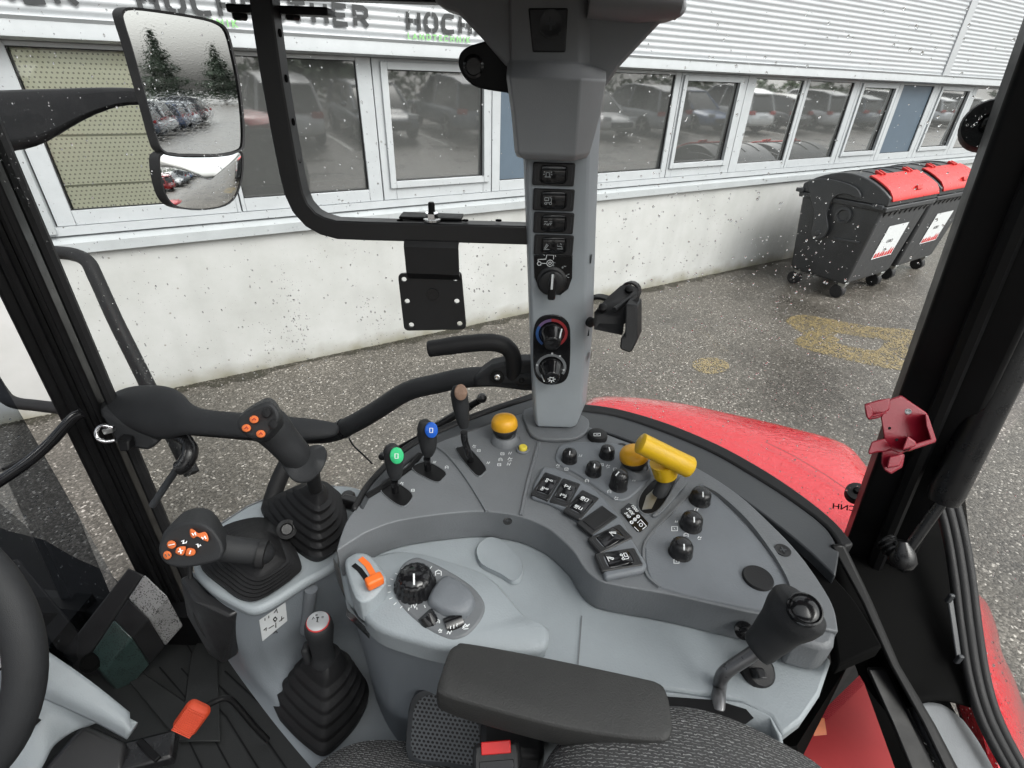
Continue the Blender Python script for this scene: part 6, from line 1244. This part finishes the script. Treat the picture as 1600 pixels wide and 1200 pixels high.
fan(861, 574, [(mat('grey dial print', (.20, .21, .22), .4), -30, 240)], 215, 'fan_dial', True)
inkf([circ(0, .0245, .001, 8), circ(.012, .0205, .001, 8), circ(-.0215, .004, .001, 8), circ(.0195, -.003, .001, 8)], FPz(861, 574, -.002), .0012, M_WHITEINK, hpl, 'printed_symbol', lift=.0014)
MB().loft([[Yp(u, v, yf + dy) for u, v in smooth2([(826 + 2, 470), (833, 488), (846, 486), (880, 486), (897, 490)], 3)] for dy in (0, 0)], cap=False, close=False) if False else None
for v in (404, 555): MB().box(Yp(924, v, yf + .018), (.002, .008, 0), (0, .002, 0), (0, 0, .012)).build('side_slot', M_BLACK, po)
# ================================================================== ROOF LUG
lg = thing('pivot_lug', 'black teardrop steel lug with a round hole, left of the pillar top', 'bracket', Yp(760, 120, .72))
lo = [(716, 98), (720, 82), (733, 72), (752, 66), (770, 62), (812, 70), (812, 148), (792, 145), (750, 138), (732, 128), (721, 114)]
lp_ = [Yp(u, v, .715) for u, v in smooth2(lo, 3)]
MB().prism(lp_, (0, .012, 0)).build('plate', M_FRAME, lg, bevel=.002)
MB().lathe(Yp(740, 104, .7155), (0, -1, 0), [(.0125, -.001), (.0125, .004), (.0095, .005), (.0085, .001), (0, .001)], 28).build('pivot_hole', M_GLOSS, lg)
# ================================================================== MONITOR RAIL and plate
ra = thing('monitor_rail', 'black steel rail with a row of holes, bending from roof to grey pillar', 'rail', Yp(640, 362, .70))
yr = .70
rp = [(413, -10, 0), (417, 30, 0), (430, 120, 0), (444, 200, 0), (457, 270, 0), (464, 300, 0), (474, 322, 0), (490, 340, 0), (508, 350, 0), (530, 356, 0), (580, 358, 0), (700, 361, 0), (840, 365, 0)]
cl_ = [Yp(u, v, yr) for u, v, _ in rp]
hw = .0125
rings = []
for i, p in enumerate(cl_):
    t = (cl_[min(i + 1, len(cl_) - 1)] - cl_[max(i - 1, 0)]).normalized(); s_ = V((0, 1, 0)).cross(t).normalized()
    rings.append([p + s_ * hw * a + V((0, hw * b_, 0)) for a, b_ in ((-1, -1), (1, -1), (1, 1), (-1, 1))])
MB().loft(rings).build('bar', M_RAIL, ra, bevel=.002, ang=30)
def hole(p, n_, r=.0042):
    return MB().lathe(p, n_, [(r, -.001), (r, .0006), (r * .8, .0007), (r * .7, .0003), (0, .0003)], 18).build('hole', M_VOID, ra)
inner_n = lambda i: (V((0, 1, 0)).cross((cl_[i + 1] - cl_[i]).normalized())).normalized()
for u, v in ((431, 50), (449, 122), (463, 190), (476, 250)):
    j = min(range(len(cl_) - 1), key=lambda k: abs(rp[k][1] - v)); a = Yp(u, v, yr); n_ = inner_n(min(j, 5)); n_ = n_ if n_.x > 0 else -n_
    b_ = Yp(lerp(rp[j][0], rp[j + 1][0], (v - rp[j][1]) / (rp[j + 1][1] - rp[j][1])), v, yr); hole(b_ + n_ * (hw + .0002), n_)
for u in (575, 625, 727, 779): hole(V((Yp(u, 347, yr).x, yr, Yp(u, 359, yr).z + hw + .0002)), V((0, 0, 1)))
fl = MB(); fl.box(Yp(440, 17, .72), (.115, 0, 0), (0, .03, 0), (0, 0, .008)).build('roof_flange', M_FRAME, ra, bevel=.002)
for u in (374, 456): MB().lathe(Yp(u, 22, .72), (0, 0, -1), [(.009, -.004), (.009, .004), (.007, .006), (0, .006)], 6).build('bolt', M_FRAME, ra)
mp_ = thing('monitor_bracket', 'black steel mounting plate with corner holes, bolted under the rail', 'bracket', Yp(676, 470, .71))
yb_ = .70
tb_ = [Yp(u, v, y) for u, v, y in ((640, 345, .712), (640, 378, .684), (632, 386, .684), (632, 428, .690))]
wv = Yp(717, 378, .684) - Yp(632, 378, .684)
pr_ = [V((0, .735, 0)), V((0, .7, 0))]
zt = Yp(676, 341, yr).z + .0
ztop = cl_[11].z + hw
prof_ = [(.735, ztop + .0015), (.684, ztop + .0015) if False else (.735, ztop - .03), (.720, cl_[11].z - hw - .0015), (.686, cl_[11].z - hw - .0015), (.683, cl_[11].z - hw - .006), (.686, Yp(676, 425, .686).z), (.700, Yp(676, 432, .70).z)]
x0, x1 = Yp(633, 395, .685).x, Yp(717, 395, .685).x
MB().grid([[V((x0, y, z)), V((x1, y, z))] for y, z in prof_]).build('bent_tab', M_RAIL, mp_, solid=.004, flat=True)
MB().box(V(((x0 + x1) / 2 - .003, .718, ztop + .0022)), (.085, 0, 0), (0, .03, 0), (0, 0, .0035)).build('top_tab', M_FRAME, mp_, bevel=.001)
pq = [(622, 430), (626, 427), (716, 424), (721, 427), (728, 508), (725, 514), (637, 515), (632, 511)]
# plate with real holes: outer ring bridged to holes by building it as a mesh with boolean-free bmesh fill
def holed(outer_, holes_, y, th, name, m, par):
    bm = bmesh.new(); es = []
    for lp2 in [outer_] + holes_:
        vs = [bm.verts.new(Yp(u, v, y)) for u, v in lp2]
        es += [bm.edges.new((vs[i], vs[(i + 1) % len(vs)])) for i in range(len(vs))]
    bmesh.ops.triangle_fill(bm, use_beauty=True, use_dissolve=False, edges=es)
    bm.verts.ensure_lookup_table(); bm.verts.index_update()
    mb = MB(); mb.v = [v.co.copy() for v in bm.verts]; mb.f = [tuple(v.index for v in f.verts) for f in bm.faces]; bm.free()
    o = mb.build(name, m, par); md = o.modifiers.new('s', 'SOLIDIFY'); md.thickness = th; md.offset = 0
    for p in o.data.polygons: p.use_smooth = False
    return o
holed(roundpoly([(622, 427), (721, 424), (729, 514), (632, 516)], 8), [[(u + 4.3 * math.cos(a * .6283), v + 4.0 * math.sin(a * .6283)) for a in range(10)] for u, v in ((631.5, 436), (712, 435), (636.5, 470), (714, 470), (643, 507), (718.5, 505))], .70, .004, 'plate', M_RAIL, mp_)
MB().lathe(Yp(676, 460, .697), (0, -1, 0), [(.009, -.001), (.009, .001), (.006, .0012), (0, .0005)], 20).build('centre_boss', M_GLOSS, mp_)
bl = V(((x0 + x1) / 2, .70, ztop + .0006))
nb = MB().lathe(bl, (0, 0, 1), [(.0115, 0), (.0115, .0025), (.0085, .003), (0, .003)], 24).build('washer', M_STEEL, mp_)
MB().lathe(bl, (0, 0, 1), [(.0085, .003), (.0088, .010), (.0070, .0125), (0, .0125)], 6).build('nut', M_CHROME, mp_, ang=20)
MB().lathe(bl, (0, 0, 1), [(.0045, .0125), (.0045, .022), (.0035, .024), (0, .024)], 16).build('bolt', M_FRAME, mp_)
# ================================================================== GRAB BAR across the window
gbx = thing('grab_bar', 'thick black padded grab bar crossing the side window below the steel rail', 'grab bar', Yp(480, 670, .8))
MB().tube(smooth([Yp(u, v, y) for u, v, y in ((255, 662, .82), (320, 667, .81), (400, 674, .80), (460, 678, .795), (515, 677, .79), (552, 662, .785), (590, 640, .78), (635, 612, .77), (680, 600, .76), (730, 590, .75), (790, 588, .74), (850, 588, .735))], 4), [.0200] * 13 + [.0190] * 6 + [.0165] * 10 + [.0178] * 30, 18).build('bar', M_GRIP, gbx) if False else None
pts_ = smooth([Yp(u, v, y) for u, v, y in ((255, 662, .82), (320, 667, .81), (400, 674, .80), (460, 678, .795), (515, 677, .79), (552, 662, .785), (590, 640, .78), (635, 612, .77), (680, 600, .76), (730, 590, .75), (790, 588, .74), (850, 588, .735))], 4)
MB().tube(pts_, [lerp(.0195, .0175, min(1, i / 25)) for i in range(len(pts_))], 18).build('bar', M_GRIP, gbx)
# latch cover: fat moulded end at the pillar
cv = []
for u, vt, vb, d, th in ((152, 630, 652, 1.02, .05), (172, 620, 664, 1.01, .07), (200, 617, 676, 1.0, .075), (232, 617, 690, .985, .075), (256, 622, 696, .975, .07), (272, 632, 690, .965, .06), (284, 645, 684, .955, .05), (310, 652, 683, .945, .045), (350, 654, 686, .935, .042), (400, 657, 690, .925, .040), (450, 661, 693, .918, .038), (500, 665, 690, .925, .034), (530, 668, 683, .938, .02)):
    t_, b_ = D(u, vt, d), D(u, vb, d); ay = V((0, th, 0)); c_ = (t_ + b_) / 2; h_ = (t_ - b_) / 2
    cv.append([c_ + h_ * sy + ay * (sx * .5 + .3) for sy, sx in ((1, -.2), (.55, -.9), (-.3, -1), (-.9, -.6), (-1, .2), (-.6, 1), (.4, 1), (1, .7))])
MB().loft(cv).build('latch_cover', M_GRIP, gbx, sub=2, ang=80)
MB().prism([D(u, v, .99) for u, v in ((150, 640), (185, 655), (225, 668), (250, 690), (232, 706), (206, 702), (180, 694), (168, 672))], (.0, .03, 0)).build('latch_side', M_GRIP, gbx, bevel=.008)
lt = MB().tube(smooth([D(u, v, .955) for u, v in ((178, 668), (160, 665), (151, 673), (153, 685), (166, 690), (181, 688))], 4), .0036, 10).build('latch_ring', M_CHROME, gbx)
MB().box(D(170, 672, .96), (.02, 0, .006), (0, .01, 0), (0, 0, .012)).build('latch_tongue', M_ZINC, gbx, bevel=.002)
MB().prism([D(u, v, .97) for u, v in ((182, 686), (200, 690), (202, 706), (186, 706))], (0, .02, 0)).build('latch_block', M_FRAME, gbx, bevel=.003)
MB().tube([lerp(pts_[18], pts_[19], .1), lerp(pts_[18], pts_[19], .5)], [.0198, .0198], 18).build('cable_tie', M_GLOSS, gbx)
MB().tube(smooth([D(545, 684, .93), D(553, 697, .93), D(568, 711, .93), D(582, 725, .935)], 3), .0016, 6).build('tie_tail', M_GLOSS, gbx)
# upper hand grip at the pillar end
MB().tube(smooth([Yp(800, 588, .735), Yp(803, 572, .73), Yp(800, 553, .728), Yp(788, 540, .726), Yp(765, 535, .724), Yp(730, 537, .722), Yp(700, 541, .72), Yp(672, 545, .718)], 4), [.0135] * 12 + [.0142] * 13 + [.0135] * 4, 16).build('hand_grip', M_RUBBER, gbx)
MB().lathe(Yp(672, 545, .718), Yp(672, 545, .718) - Yp(700, 541, .72), [(.0135, 0), (.012, .003), (0, .004)], 16).build('grip_end', M_RUBBER, gbx)
blk = [(740, 592), (768, 572), (795, 566), (850, 564), (850, 612), (820, 612), (770, 606), (742, 606)]
MB().prism([Yp(u, v, .725) for u, v in blk], (0, .03, 0)).build('end_bracket', M_GRIP, gbx, bevel=.006, seg=3)
for u, v, m in ((777, 589, M_STEEL), (815, 593, M_FRAME)):
    MB().lathe(Yp(u, v, .724), (0, -1, .2), [(.012, -.002), (.012, .0015), (.008, .001), (.006, .002), (0, .002)], 20).build('bolt_well', M_FRAME, gbx)
    MB().lathe(Yp(u, v, .7225), (0, -1, .2), [(.005, 0), (.005, .003), (.003, .004), (0, .003)], 12).build('bolt', m, gbx)
# window latch hook and gas strut beyond the bar
wh_ = thing('window_latch', 'black hooked window latch handle below the padded bar beside the front pillar', 'latch', D(290, 720, .99))
MB().tube(smooth([D(278, 680, .985), D(292, 690, .975), D(297, 708, .965), D(288, 726, .96), D(280, 731, .96)], 4), [.012] * 6 + [.0145] * 11, 14).build('hook', M_GLOSS2, wh_)
MB().tube([D(277, 732, 1.0), D(258, 760, 1.01), D(238, 790, 1.02)], .0068, 10).build('rod', M_FRAMEG, wh_)
gs = thing('window_gas_strut', 'thin black gas strut lying along the sill behind the capped levers', 'gas strut', Yp(680, 665, .77))
MB().tube([Yp(655, 682, .765), Yp(735, 634, .775)], .0078, 12).build('cylinder', M_GLOSS2, gs)
MB().tube([Yp(600, 712, .76), Yp(657, 681, .765)], .0042, 10).build('rod', M_FRAME, gs)
MB().tube([Yp(735, 634, .775), Yp(752, 624, .775)], .0062, 10).build('end_fitting', M_FRAME, gs); MB().lathe(Yp(753, 622, .77), (.3, -1, .3), [(.004, -.008), (.0085, -.005), (.0095, 0), (.0075, .006), (0, .009)], 16).build('ball_socket', M_GLOSS2, gs)
MB().lathe(Yp(598, 713, .755), (-.3, -1, .3), [(.004, -.008), (.008, -.004), (.0085, 0), (.006, .006), (0, .008)], 16).build('ball_socket', M_GLOSS2, gs)
ls = thing('lower_strut', 'black curved strut behind the bellows of the upright joystick', 'strut', D(440, 740, .86))
MB().tube(smooth([D(475, 690, .87), D(460, 705, .86), D(445, 730, .85), D(430, 765, .84), D(420, 800, .83)], 4), .0135, 12).build('tube', M_RUBBER, ls)
# ================================================================== PHONE CLAMP on the pillar
pc_ = thing('phone_holder', "black plastic phone holder on a hooked bracket at the grey pillar's right edge", 'holder', D(965, 500, .72))
MB().tube(smooth([D(918, 524, .77), D(918, 500, .765), D(920, 475, .76), D(928, 465, .755), D(940, 464, .75), D(960, 470, .745)], 3), .008, 4, sq=(1.5, .35), upv=(0, 1, .4)).build('bracket', M_FRAME, pc_, bevel=.001)
MB().lathe(D(922, 503, .745), (.6, -.8, 0), [(.004, -.004), (.0075, -.002), (.0075, .004), (.004, .006), (0, .006)], 14).build('thumb_screw', M_RUBBER, pc_)
tp_ = [(928, 488), (936, 479), (952, 462), (970, 446), (985, 444), (997, 450), (996, 458), (985, 470), (975, 480), (973, 497)]
tq_ = [D(u, v, .70 + (.03 if v < 470 else 0)) for u, v in tp_]
dn = D(928, 515, .70) - D(928, 488, .70)
MB().prism([p + V((0, 0, 0)) for p in tq_], dn).build('arm_block', M_RUBBER, pc_, bevel=.003)
MB().tube([D(960, 484, .685), D(985, 464, .72)], .0035, 8).build('arm_rib', M_RUBBER, pc_)
for u, v, d in ((942, 480, .692), (983, 451, .722)): MB().lathe(D(u, v, d), (0, -.5, .85), [(.006, -.004), (.006, .001), (.0045, .002), (0, .002)], 16).build('screw', M_FRAME, pc_)
for k in range(3): MB().tube([D(984 + 11.5 * math.cos(a * .42) * 1.15 + k * 1.6, 455 + 13 * math.sin(a * .42) - k * .6, .74 + k * .004) for a in range(16)], .0022, 8).build('ring', M_GLOSS2, pc_)
bp_ = [(977, 475), (996, 477), (996, 530), (988, 548), (984, 552), (970, 547), (968, 542), (970, 527), (976, 526)]
bq_ = [D(u, v, .678) for u, v in bp_]; MB().prism(bq_, D(1003, 466, .712) - D(996, 477, .678)).build('cradle', M_RUBBER, pc_, bevel=.003)
MB().add([D(u, v, .6775 + .02) + V((0, 0, .0025)) for u, v in ((986, 473), (1000, 464), (997, 474), (989, 475.5))], [(0, 1, 2, 3)]).build('cradle_slot', M_FRAME, pc_)
# ================================================================== RED HOLDER, DOOR STOPS and GAS STRUT on the rear pillar
rh = thing('red_bottle_holder', 'dark red plastic clip holder with bent prongs screwed to the rear pillar', 'holder', D(1405, 680, .60))
drh = .575
def rpl(pts, d0, d1, name, bev=.0015): return MB().loft([[D(u, v, d0) for u, v in pts], [D(u, v, d1) for u, v in pts]]).build(name, M_HOLDER, rh, bevel=bev)
rpl([(1391, 623), (1408, 617.5), (1448, 645), (1463, 688), (1420, 703), (1402, 712), (1392, 704), (1383, 690), (1381, 682), (1376, 652)], drh, drh + .006, 'back_plate')
rpl([(1350, 631.5), (1372, 625), (1391, 622), (1390, 640), (1384, 644), (1374, 653), (1357, 656.5), (1353, 650)], drh - .004, drh + .003, 'upper_prong')
rpl([(1350, 632), (1357, 630.5), (1364, 638), (1364, 650), (1358, 656), (1354, 652)], drh - .02, drh - .003, 'prong_tip')
rpl([(1362, 648), (1384, 643), (1386, 646), (1364, 652)], drh - .016, drh - .002, 'prong_rim')
rpl([(1362, 690), (1382, 685), (1395, 700), (1385, 706), (1370, 707), (1358, 710.5), (1356, 706)], drh - .006, drh + .002, 'lower_prong')
rpl([(1378, 705), (1394, 702), (1414, 710), (1410, 730), (1392, 741), (1382, 735), (1377, 724)], drh - .005, drh + .004, 'lower_tab')
rpl([(1390, 713), (1412, 709), (1407, 728), (1385, 732)], drh - .018, drh - .006, 'tab_lip')
rpl([(1409, 704), (1418, 681), (1431, 690), (1432, 697)], drh - .022, drh - .001, 'inner_wedge')
rpl([(1445, 646), (1450, 648), (1463, 687), (1462, 691), (1423, 704), (1416, 706), (1430, 693), (1454, 686), (1447, 665)], drh - .016, drh - .0005, 'side_rim')
MB().lathe(D(1419, 643, drh - .001), -ray(1419, 643), [(.0032, -.001), (.0032, .001), (.0015, .0012), (0, .0004)], 16).build('screw', M_STEEL, rh)
for u, v in ((1390, 669), (1401, 687)): MB().lathe(D(u, v, drh - .0004), -ray(u, v), [(.0016, -.001), (.0016, .0005), (0, .0005)], 10).build('hole', M_GLOSS, rh)
for u, v, d, rr, lab in ((1546, 196, .56, .0262, 'large round black rubber buffer high on the rear pillar'), (1338, 770, .84, .016, 'small round black rubber buffer on the glass low by the rear pillar')):
    b_ = thing('rubber_buffer', lab, 'buffer', D(u, v, d), 'round rubber buffers on the rear glass'); ax = (-ray(u, v).normalized() + V((.25, .3, .1))).normalized()
    MB().lathe(D(u, v, d), ax, [(rr * .6, -.02), (rr, -.012), (rr, .004), (rr * .92, .008), (rr * .4, .009), (rr * .36, .004), (0, .004)], 32).build('disc', M_RUBBER, b_)
    MB().lathe(D(u, v, d) + ax * .005, ax, [(rr * .30, 0), (rr * .30, .006), (rr * .2, .008), (0, .008)], 6).build('bolt', M_FRAME, b_)
st_ = thing('rear_gas_strut', 'black gas strut with a thick cylinder leaning up the rear pillar', 'gas strut', D(1410, 870, .70))
MB().tube([D(1474, 782, .66), D(1480, 768, .655), D(1610, 500, .58), D(1690, 330, .54)], [.0170, .0195, .0195, .0195], 20).build('cylinder', M_GLOSS2, st_)
MB().tube([D(1415, 864, .69), D(1476, 778, .662)], .0068, 12).build('rod', M_GLOSS2, st_)
MB().lathe(D(1410, 868, .69), D(1417, 890, .69) - D(1416, 862, .69), [(.008, -.02), (.012, -.012), (.0150, -.004), (.0165, .008), (.012, .016), (0, .018)], 18).build('ball_socket', M_GLOSS2, st_)
MB().tube([D(1382, 842, .71), D(1395, 858, .70), D(1405, 872, .692)], [.012, .0125, .010], 12).build('ball_stud', M_FRAME, st_)
for k in range(3): MB().tube([lerp(D(1382, 842, .709), D(1405, 872, .69), .1 + .22 * k), lerp(D(1382, 842, .709), D(1405, 872, .69), .18 + .22 * k)], .0142, 12).build('stud_ring', M_GLOSS2, st_)
# ================================================================== SEAT, ARMREST, BUCKLE
ar = thing('armrest', 'broad dark vinyl armrest pad beside the seat', 'armrest', P(860, 1075, 1.68))
at_ = [(712, 1008), (730, 1006), (850, 1028), (1000, 1060), (1030, 1068), (1042, 1080), (1050, 1112), (1050, 1150), (1020, 1160), (890, 1143), (760, 1110), (690, 1088), (682, 1074), (690, 1046), (700, 1018)]
aq = smooth(poly(at_, 1.842), 3, True); ac = sum(aq, V()) / len(aq)
MB().loft([[ac + (p - ac) * .93 + V((0, 0, .0035)) for p in aq], [ac + (p - ac) * .985 + V((0, 0, .001)) for p in aq], [p + V((0, 0, -.006)) for p in aq], [p + V((0, 0, -.026)) for p in aq], [ac + (p - ac) * .95 + V((0, 0, -.032)) for p in aq]]).build('pad', M_ARM, ar, ang=60, bevel=.002)
MB().prism([P(u, v, 1.805) for u, v in ((770, 1070), (1000, 1110), (990, 1150), (780, 1120))], (0, 0, -.03)).build('armrest_frame', M_FRAME, ar, bevel=.004)
MB().prism([P(u, v, 1.70) for u, v in ((752, 1112), (850, 1125), (852, 1185), (748, 1172))], (0, 0, -.2)).build('pivot_housing', M_BLACK, ar, bevel=.008)
se = thing('driver_seat', 'driver seat in grey woven cloth, only its cushion edge and backrest shoulder showing', 'seat', (0.05, .05, 1.2))
def blob(rows_, name, m, par): return MB().loft(rows_).build(name, m, par, ang=80, sub=1)
def oval(c, ax, ay, n=20, pw=.75):
    out = []
    for k in range(n):
        a = 6.2832 * k / n; ca, sa = math.cos(a), math.sin(a)
        out.append(V(c) + V(ax) * (abs(ca) ** pw * (1 if ca > 0 else -1)) + V(ay) * (abs(sa) ** pw * (1 if sa > 0 else -1)))
    return out
# backrest: upper right shoulder rises under the lens
bs = [(852, 1215), (862, 1190), (880, 1166), (905, 1143), (940, 1126), (985, 1113), (1040, 1107), (1090, 1109), (1140, 1122), (1190, 1144), (1235, 1168), (1272, 1190), (1300, 1215)]
bz = [1.80, 1.806, 1.812, 1.818, 1.823, 1.827, 1.83, 1.83, 1.827, 1.82, 1.812, 1.803, 1.795]
e = [P(u, v, z) for (u, v), z in zip(bs, bz)]
top_e = smooth(e, 4)
rows_ = []
for k, (dy, dz, sx) in enumerate(((.02, -.16, 1.0), (.022, -.06, 1.02), (.012, -.02, 1.01), (0, 0, 1), (-.02, .010, .96), (-.06, .014, .88), (-.14, .010, .8), (-.30, -.005, .8))):
    c0 = sum(top_e, V()) / len(top_e); rows_.append([V((c0.x + (p.x - c0.x) * sx, p.y + dy, p.z + dz)) for p in top_e])
MB().grid(rows_).build('backrest', M_FABRIC, se, solid=.01, ang=80)
cs = [(470, 1225), (495, 1196), (525, 1174), (560, 1160), (600, 1156), (650, 1160), (695, 1170), (735, 1186), (765, 1205), (790, 1230)]
e = smooth([P(u, v, z) for (u, v), z in zip(cs, (1.555, 1.56, 1.565, 1.57, 1.572, 1.572, 1.57, 1.565, 1.56, 1.55))], 4); c0 = sum(e, V()) / len(e)
MB().grid([[V((c0.x + (p.x - c0.x) * sx, p.y + dy, p.z + dz)) for p in e] for dy, dz, sx in ((.012, -.18, 1), (.012, -.03, 1.01), (0, 0, 1), (-.03, .012, .96), (-.10, .014, .93), (-.35, .01, .93))]).build('cushion', M_FABRIC, se, solid=.01, ang=80)
bu = thing('belt_buckle', 'black seat belt buckle with a bright red release button between the two seat cushions', 'buckle', D(785, 1195, .52))
a_, b_ = D(776, 1159, .525), D(800, 1222, .505); sd = (D(800, 1156, .525) - D(752, 1160, .525)).normalized(); ax = (b_ - a_); ax = (ax - sd * ax.dot(sd)).normalized(); nm = ax.cross(sd)
if nm.dot(CAM - a_) < 0: nm = -nm
MB().loft([[a_ + ax * t + sd * (w_ * sx) + nm * (h_ * sn) for sx, sn in ((-1, -1), (1, -1), (1, 1), (-1, 1))] for t, w_, h_ in ((0, .023, .010), (.012, .0245, .012), (.06, .0225, .012), (.09, .018, .011))]).build('casing', M_BLACK, bu, bevel=.004)
MB().box(a_ + ax * .005 + nm * .0122, sd * .030, ax * .011, nm * .003).build('release_button', M_BUCKLE, bu, bevel=.001)
MB().box(a_ + ax * .020 + nm * .0125, sd * .034, ax * .009, nm * .002).build('latch_slot', M_GLOSS, bu, bevel=.0005)
# ================================================================== STEERING WHEEL, COLUMN, PEDAL
swc = D(-186, 1042, .58); swn = -(RM @ V((0, 0, 1)))
sw_ = thing('steering_wheel', 'thick black steering wheel rim cut off by the left edge', 'steering wheel', swc)
xa = V((1, 0, 0)) - swn * swn.x; xa.normalize(); ya = swn.cross(xa)
ring_ = [swc + xa * (.1655 * math.cos(a)) + ya * (.1655 * math.sin(a)) for a in [6.28318 * k / 72 for k in range(72)]]
mb = MB(); n_ = 16; rings = []
for k, p in enumerate(ring_):
    rd = (p - swc).normalized(); rings.append([p + rd * (.0205 * math.cos(b)) + swn * (.019 * math.sin(b)) for b in [6.28318 * j / n_ for j in range(n_)]])
rings.append(rings[0]); mb.loft(rings, cap=False); mb.build('rim', M_GRIP, sw_, ang=80)
MB().lathe(swc - swn * .06, swn, [(.05, -.02), (.055, .02), (.045, .035), (0, .04)], 28).build('hub', M_BLACK, sw_)
for a in (90, 210, 330):
    d_ = xa * math.cos(R(a)) + ya * math.sin(R(a)); MB().tube([swc - swn * .045 + d_ * .03, swc - swn * .03 + d_ * .10, swc + d_ * .160], [.016, .013, .011], 10).build('spoke', M_BLACK, sw_)
MB().lathe(D(-4, 1033, .62), -ray(0, 1033), [(.012, -.02), (.012, .01), (.009, .014), (0, .014)], 18).build('spinner_knob', M_GLOSS, sw_)
scl = thing('steering_column', 'pale blue grey column cover and arched skirt behind the steering wheel', 'column cover', D(100, 1100, .9))
rows_ = [[D(-60, 935, .86), D(0, 972, .86), D(66, 1012, .87), D(140, 1063, .88), D(203, 1113, .89)], [D(-60, 1000, .84), D(0, 1040, .84), D(70, 1070, .85), D(140, 1105, .865), D(203, 1140, .875)], [D(-60, 1060, .85), D(0, 1080, .85), D(60, 1090, .86), D(140, 1125, .875), D(198, 1156, .885)]]
MB().grid(sgrid(rows_, 5, 4)).build('cover', M_TRAY, scl, solid=.02, ang=60)
rows_ = [[D(-60, 1060, .855), D(20, 1085, .86), D(75, 1092, .865), D(115, 1108, .875), D(150, 1130, .885)], [D(-60, 1130, .83), D(0, 1140, .84), D(60, 1120, .86), D(100, 1122, .88), D(135, 1136, .90)], [D(-60, 1230, .80), D(10, 1230, .81), D(60, 1205, .83), D(85, 1165, .86), D(120, 1140, .90)]]
MB().grid(sgrid(rows_, 5, 4)).build('skirt', M_TRAY, scl, solid=.02, ang=60)
MB().tube([D(45, 1140, .835), D(62, 1124, .85)], .003, 6).build('seam', M_FRAME, scl)
MB().loft([[D(60, 1210, .92), D(130, 1130, .95), D(200, 1160, .97), D(190, 1230, .93)], [D(60, 1215, 1.05), D(130, 1150, 1.08), D(200, 1180, 1.08), D(190, 1240, 1.05)]]).build('lower_box', M_BLACK, scl, bevel=.01)
MB().box(D(228, 1178, .98), (.10, .03, 0), (-.02, .05, 0), (0, 0, .03)).build('foot_plate', M_GLOSS2, scl, bevel=.006)
MB().box(D(232, 1172, .965), (.055, -.03, .0), (.006, .01, 0), (0, 0, .008)).build('hinge_bar', M_FRAME, scl, bevel=.002)
pd = thing('hand_brake', 'red ribbed rubber pad on a bent black rod above the floor mat', 'lever', D(300, 1122, 1.02))
c_ = D(300, 1121, .98); ua = (D(288, 1139, .985) - D(319, 1096, .975)); ub = (D(281, 1110, .975) - D(313, 1131, .985)); nz_ = ua.cross(ub).normalized(); nz_ = nz_ if nz_.dot(CAM - c_) > 0 else -nz_
ua = ua.normalized() * .068; ub = (ub - ua.normalized() * ub.dot(ua.normalized())).normalized() * .047
MB().box(c_, ua, ub, nz_ * .026).build('pad', M_PEDAL, pd, bevel=.012, seg=5)
mb = MB()
for k in range(13): mb.tube([c_ + ua * (-.42 + .07 * k) - ub * .40 + nz_ * .0128, c_ + ua * (-.42 + .07 * k) + ub * .40 + nz_ * .0128], .0016, 6)
mb.build('pad_ribs', M_PEDAL, pd)
MB().tube(smooth([D(318, 1106, .985), D(336, 1096, 1.0), D(352, 1091, 1.01), D(366, 1098, 1.02), D(395, 1132, 1.04), D(418, 1156, 1.06)], 4), .0058, 10).build('rod', M_FRAME, pd)
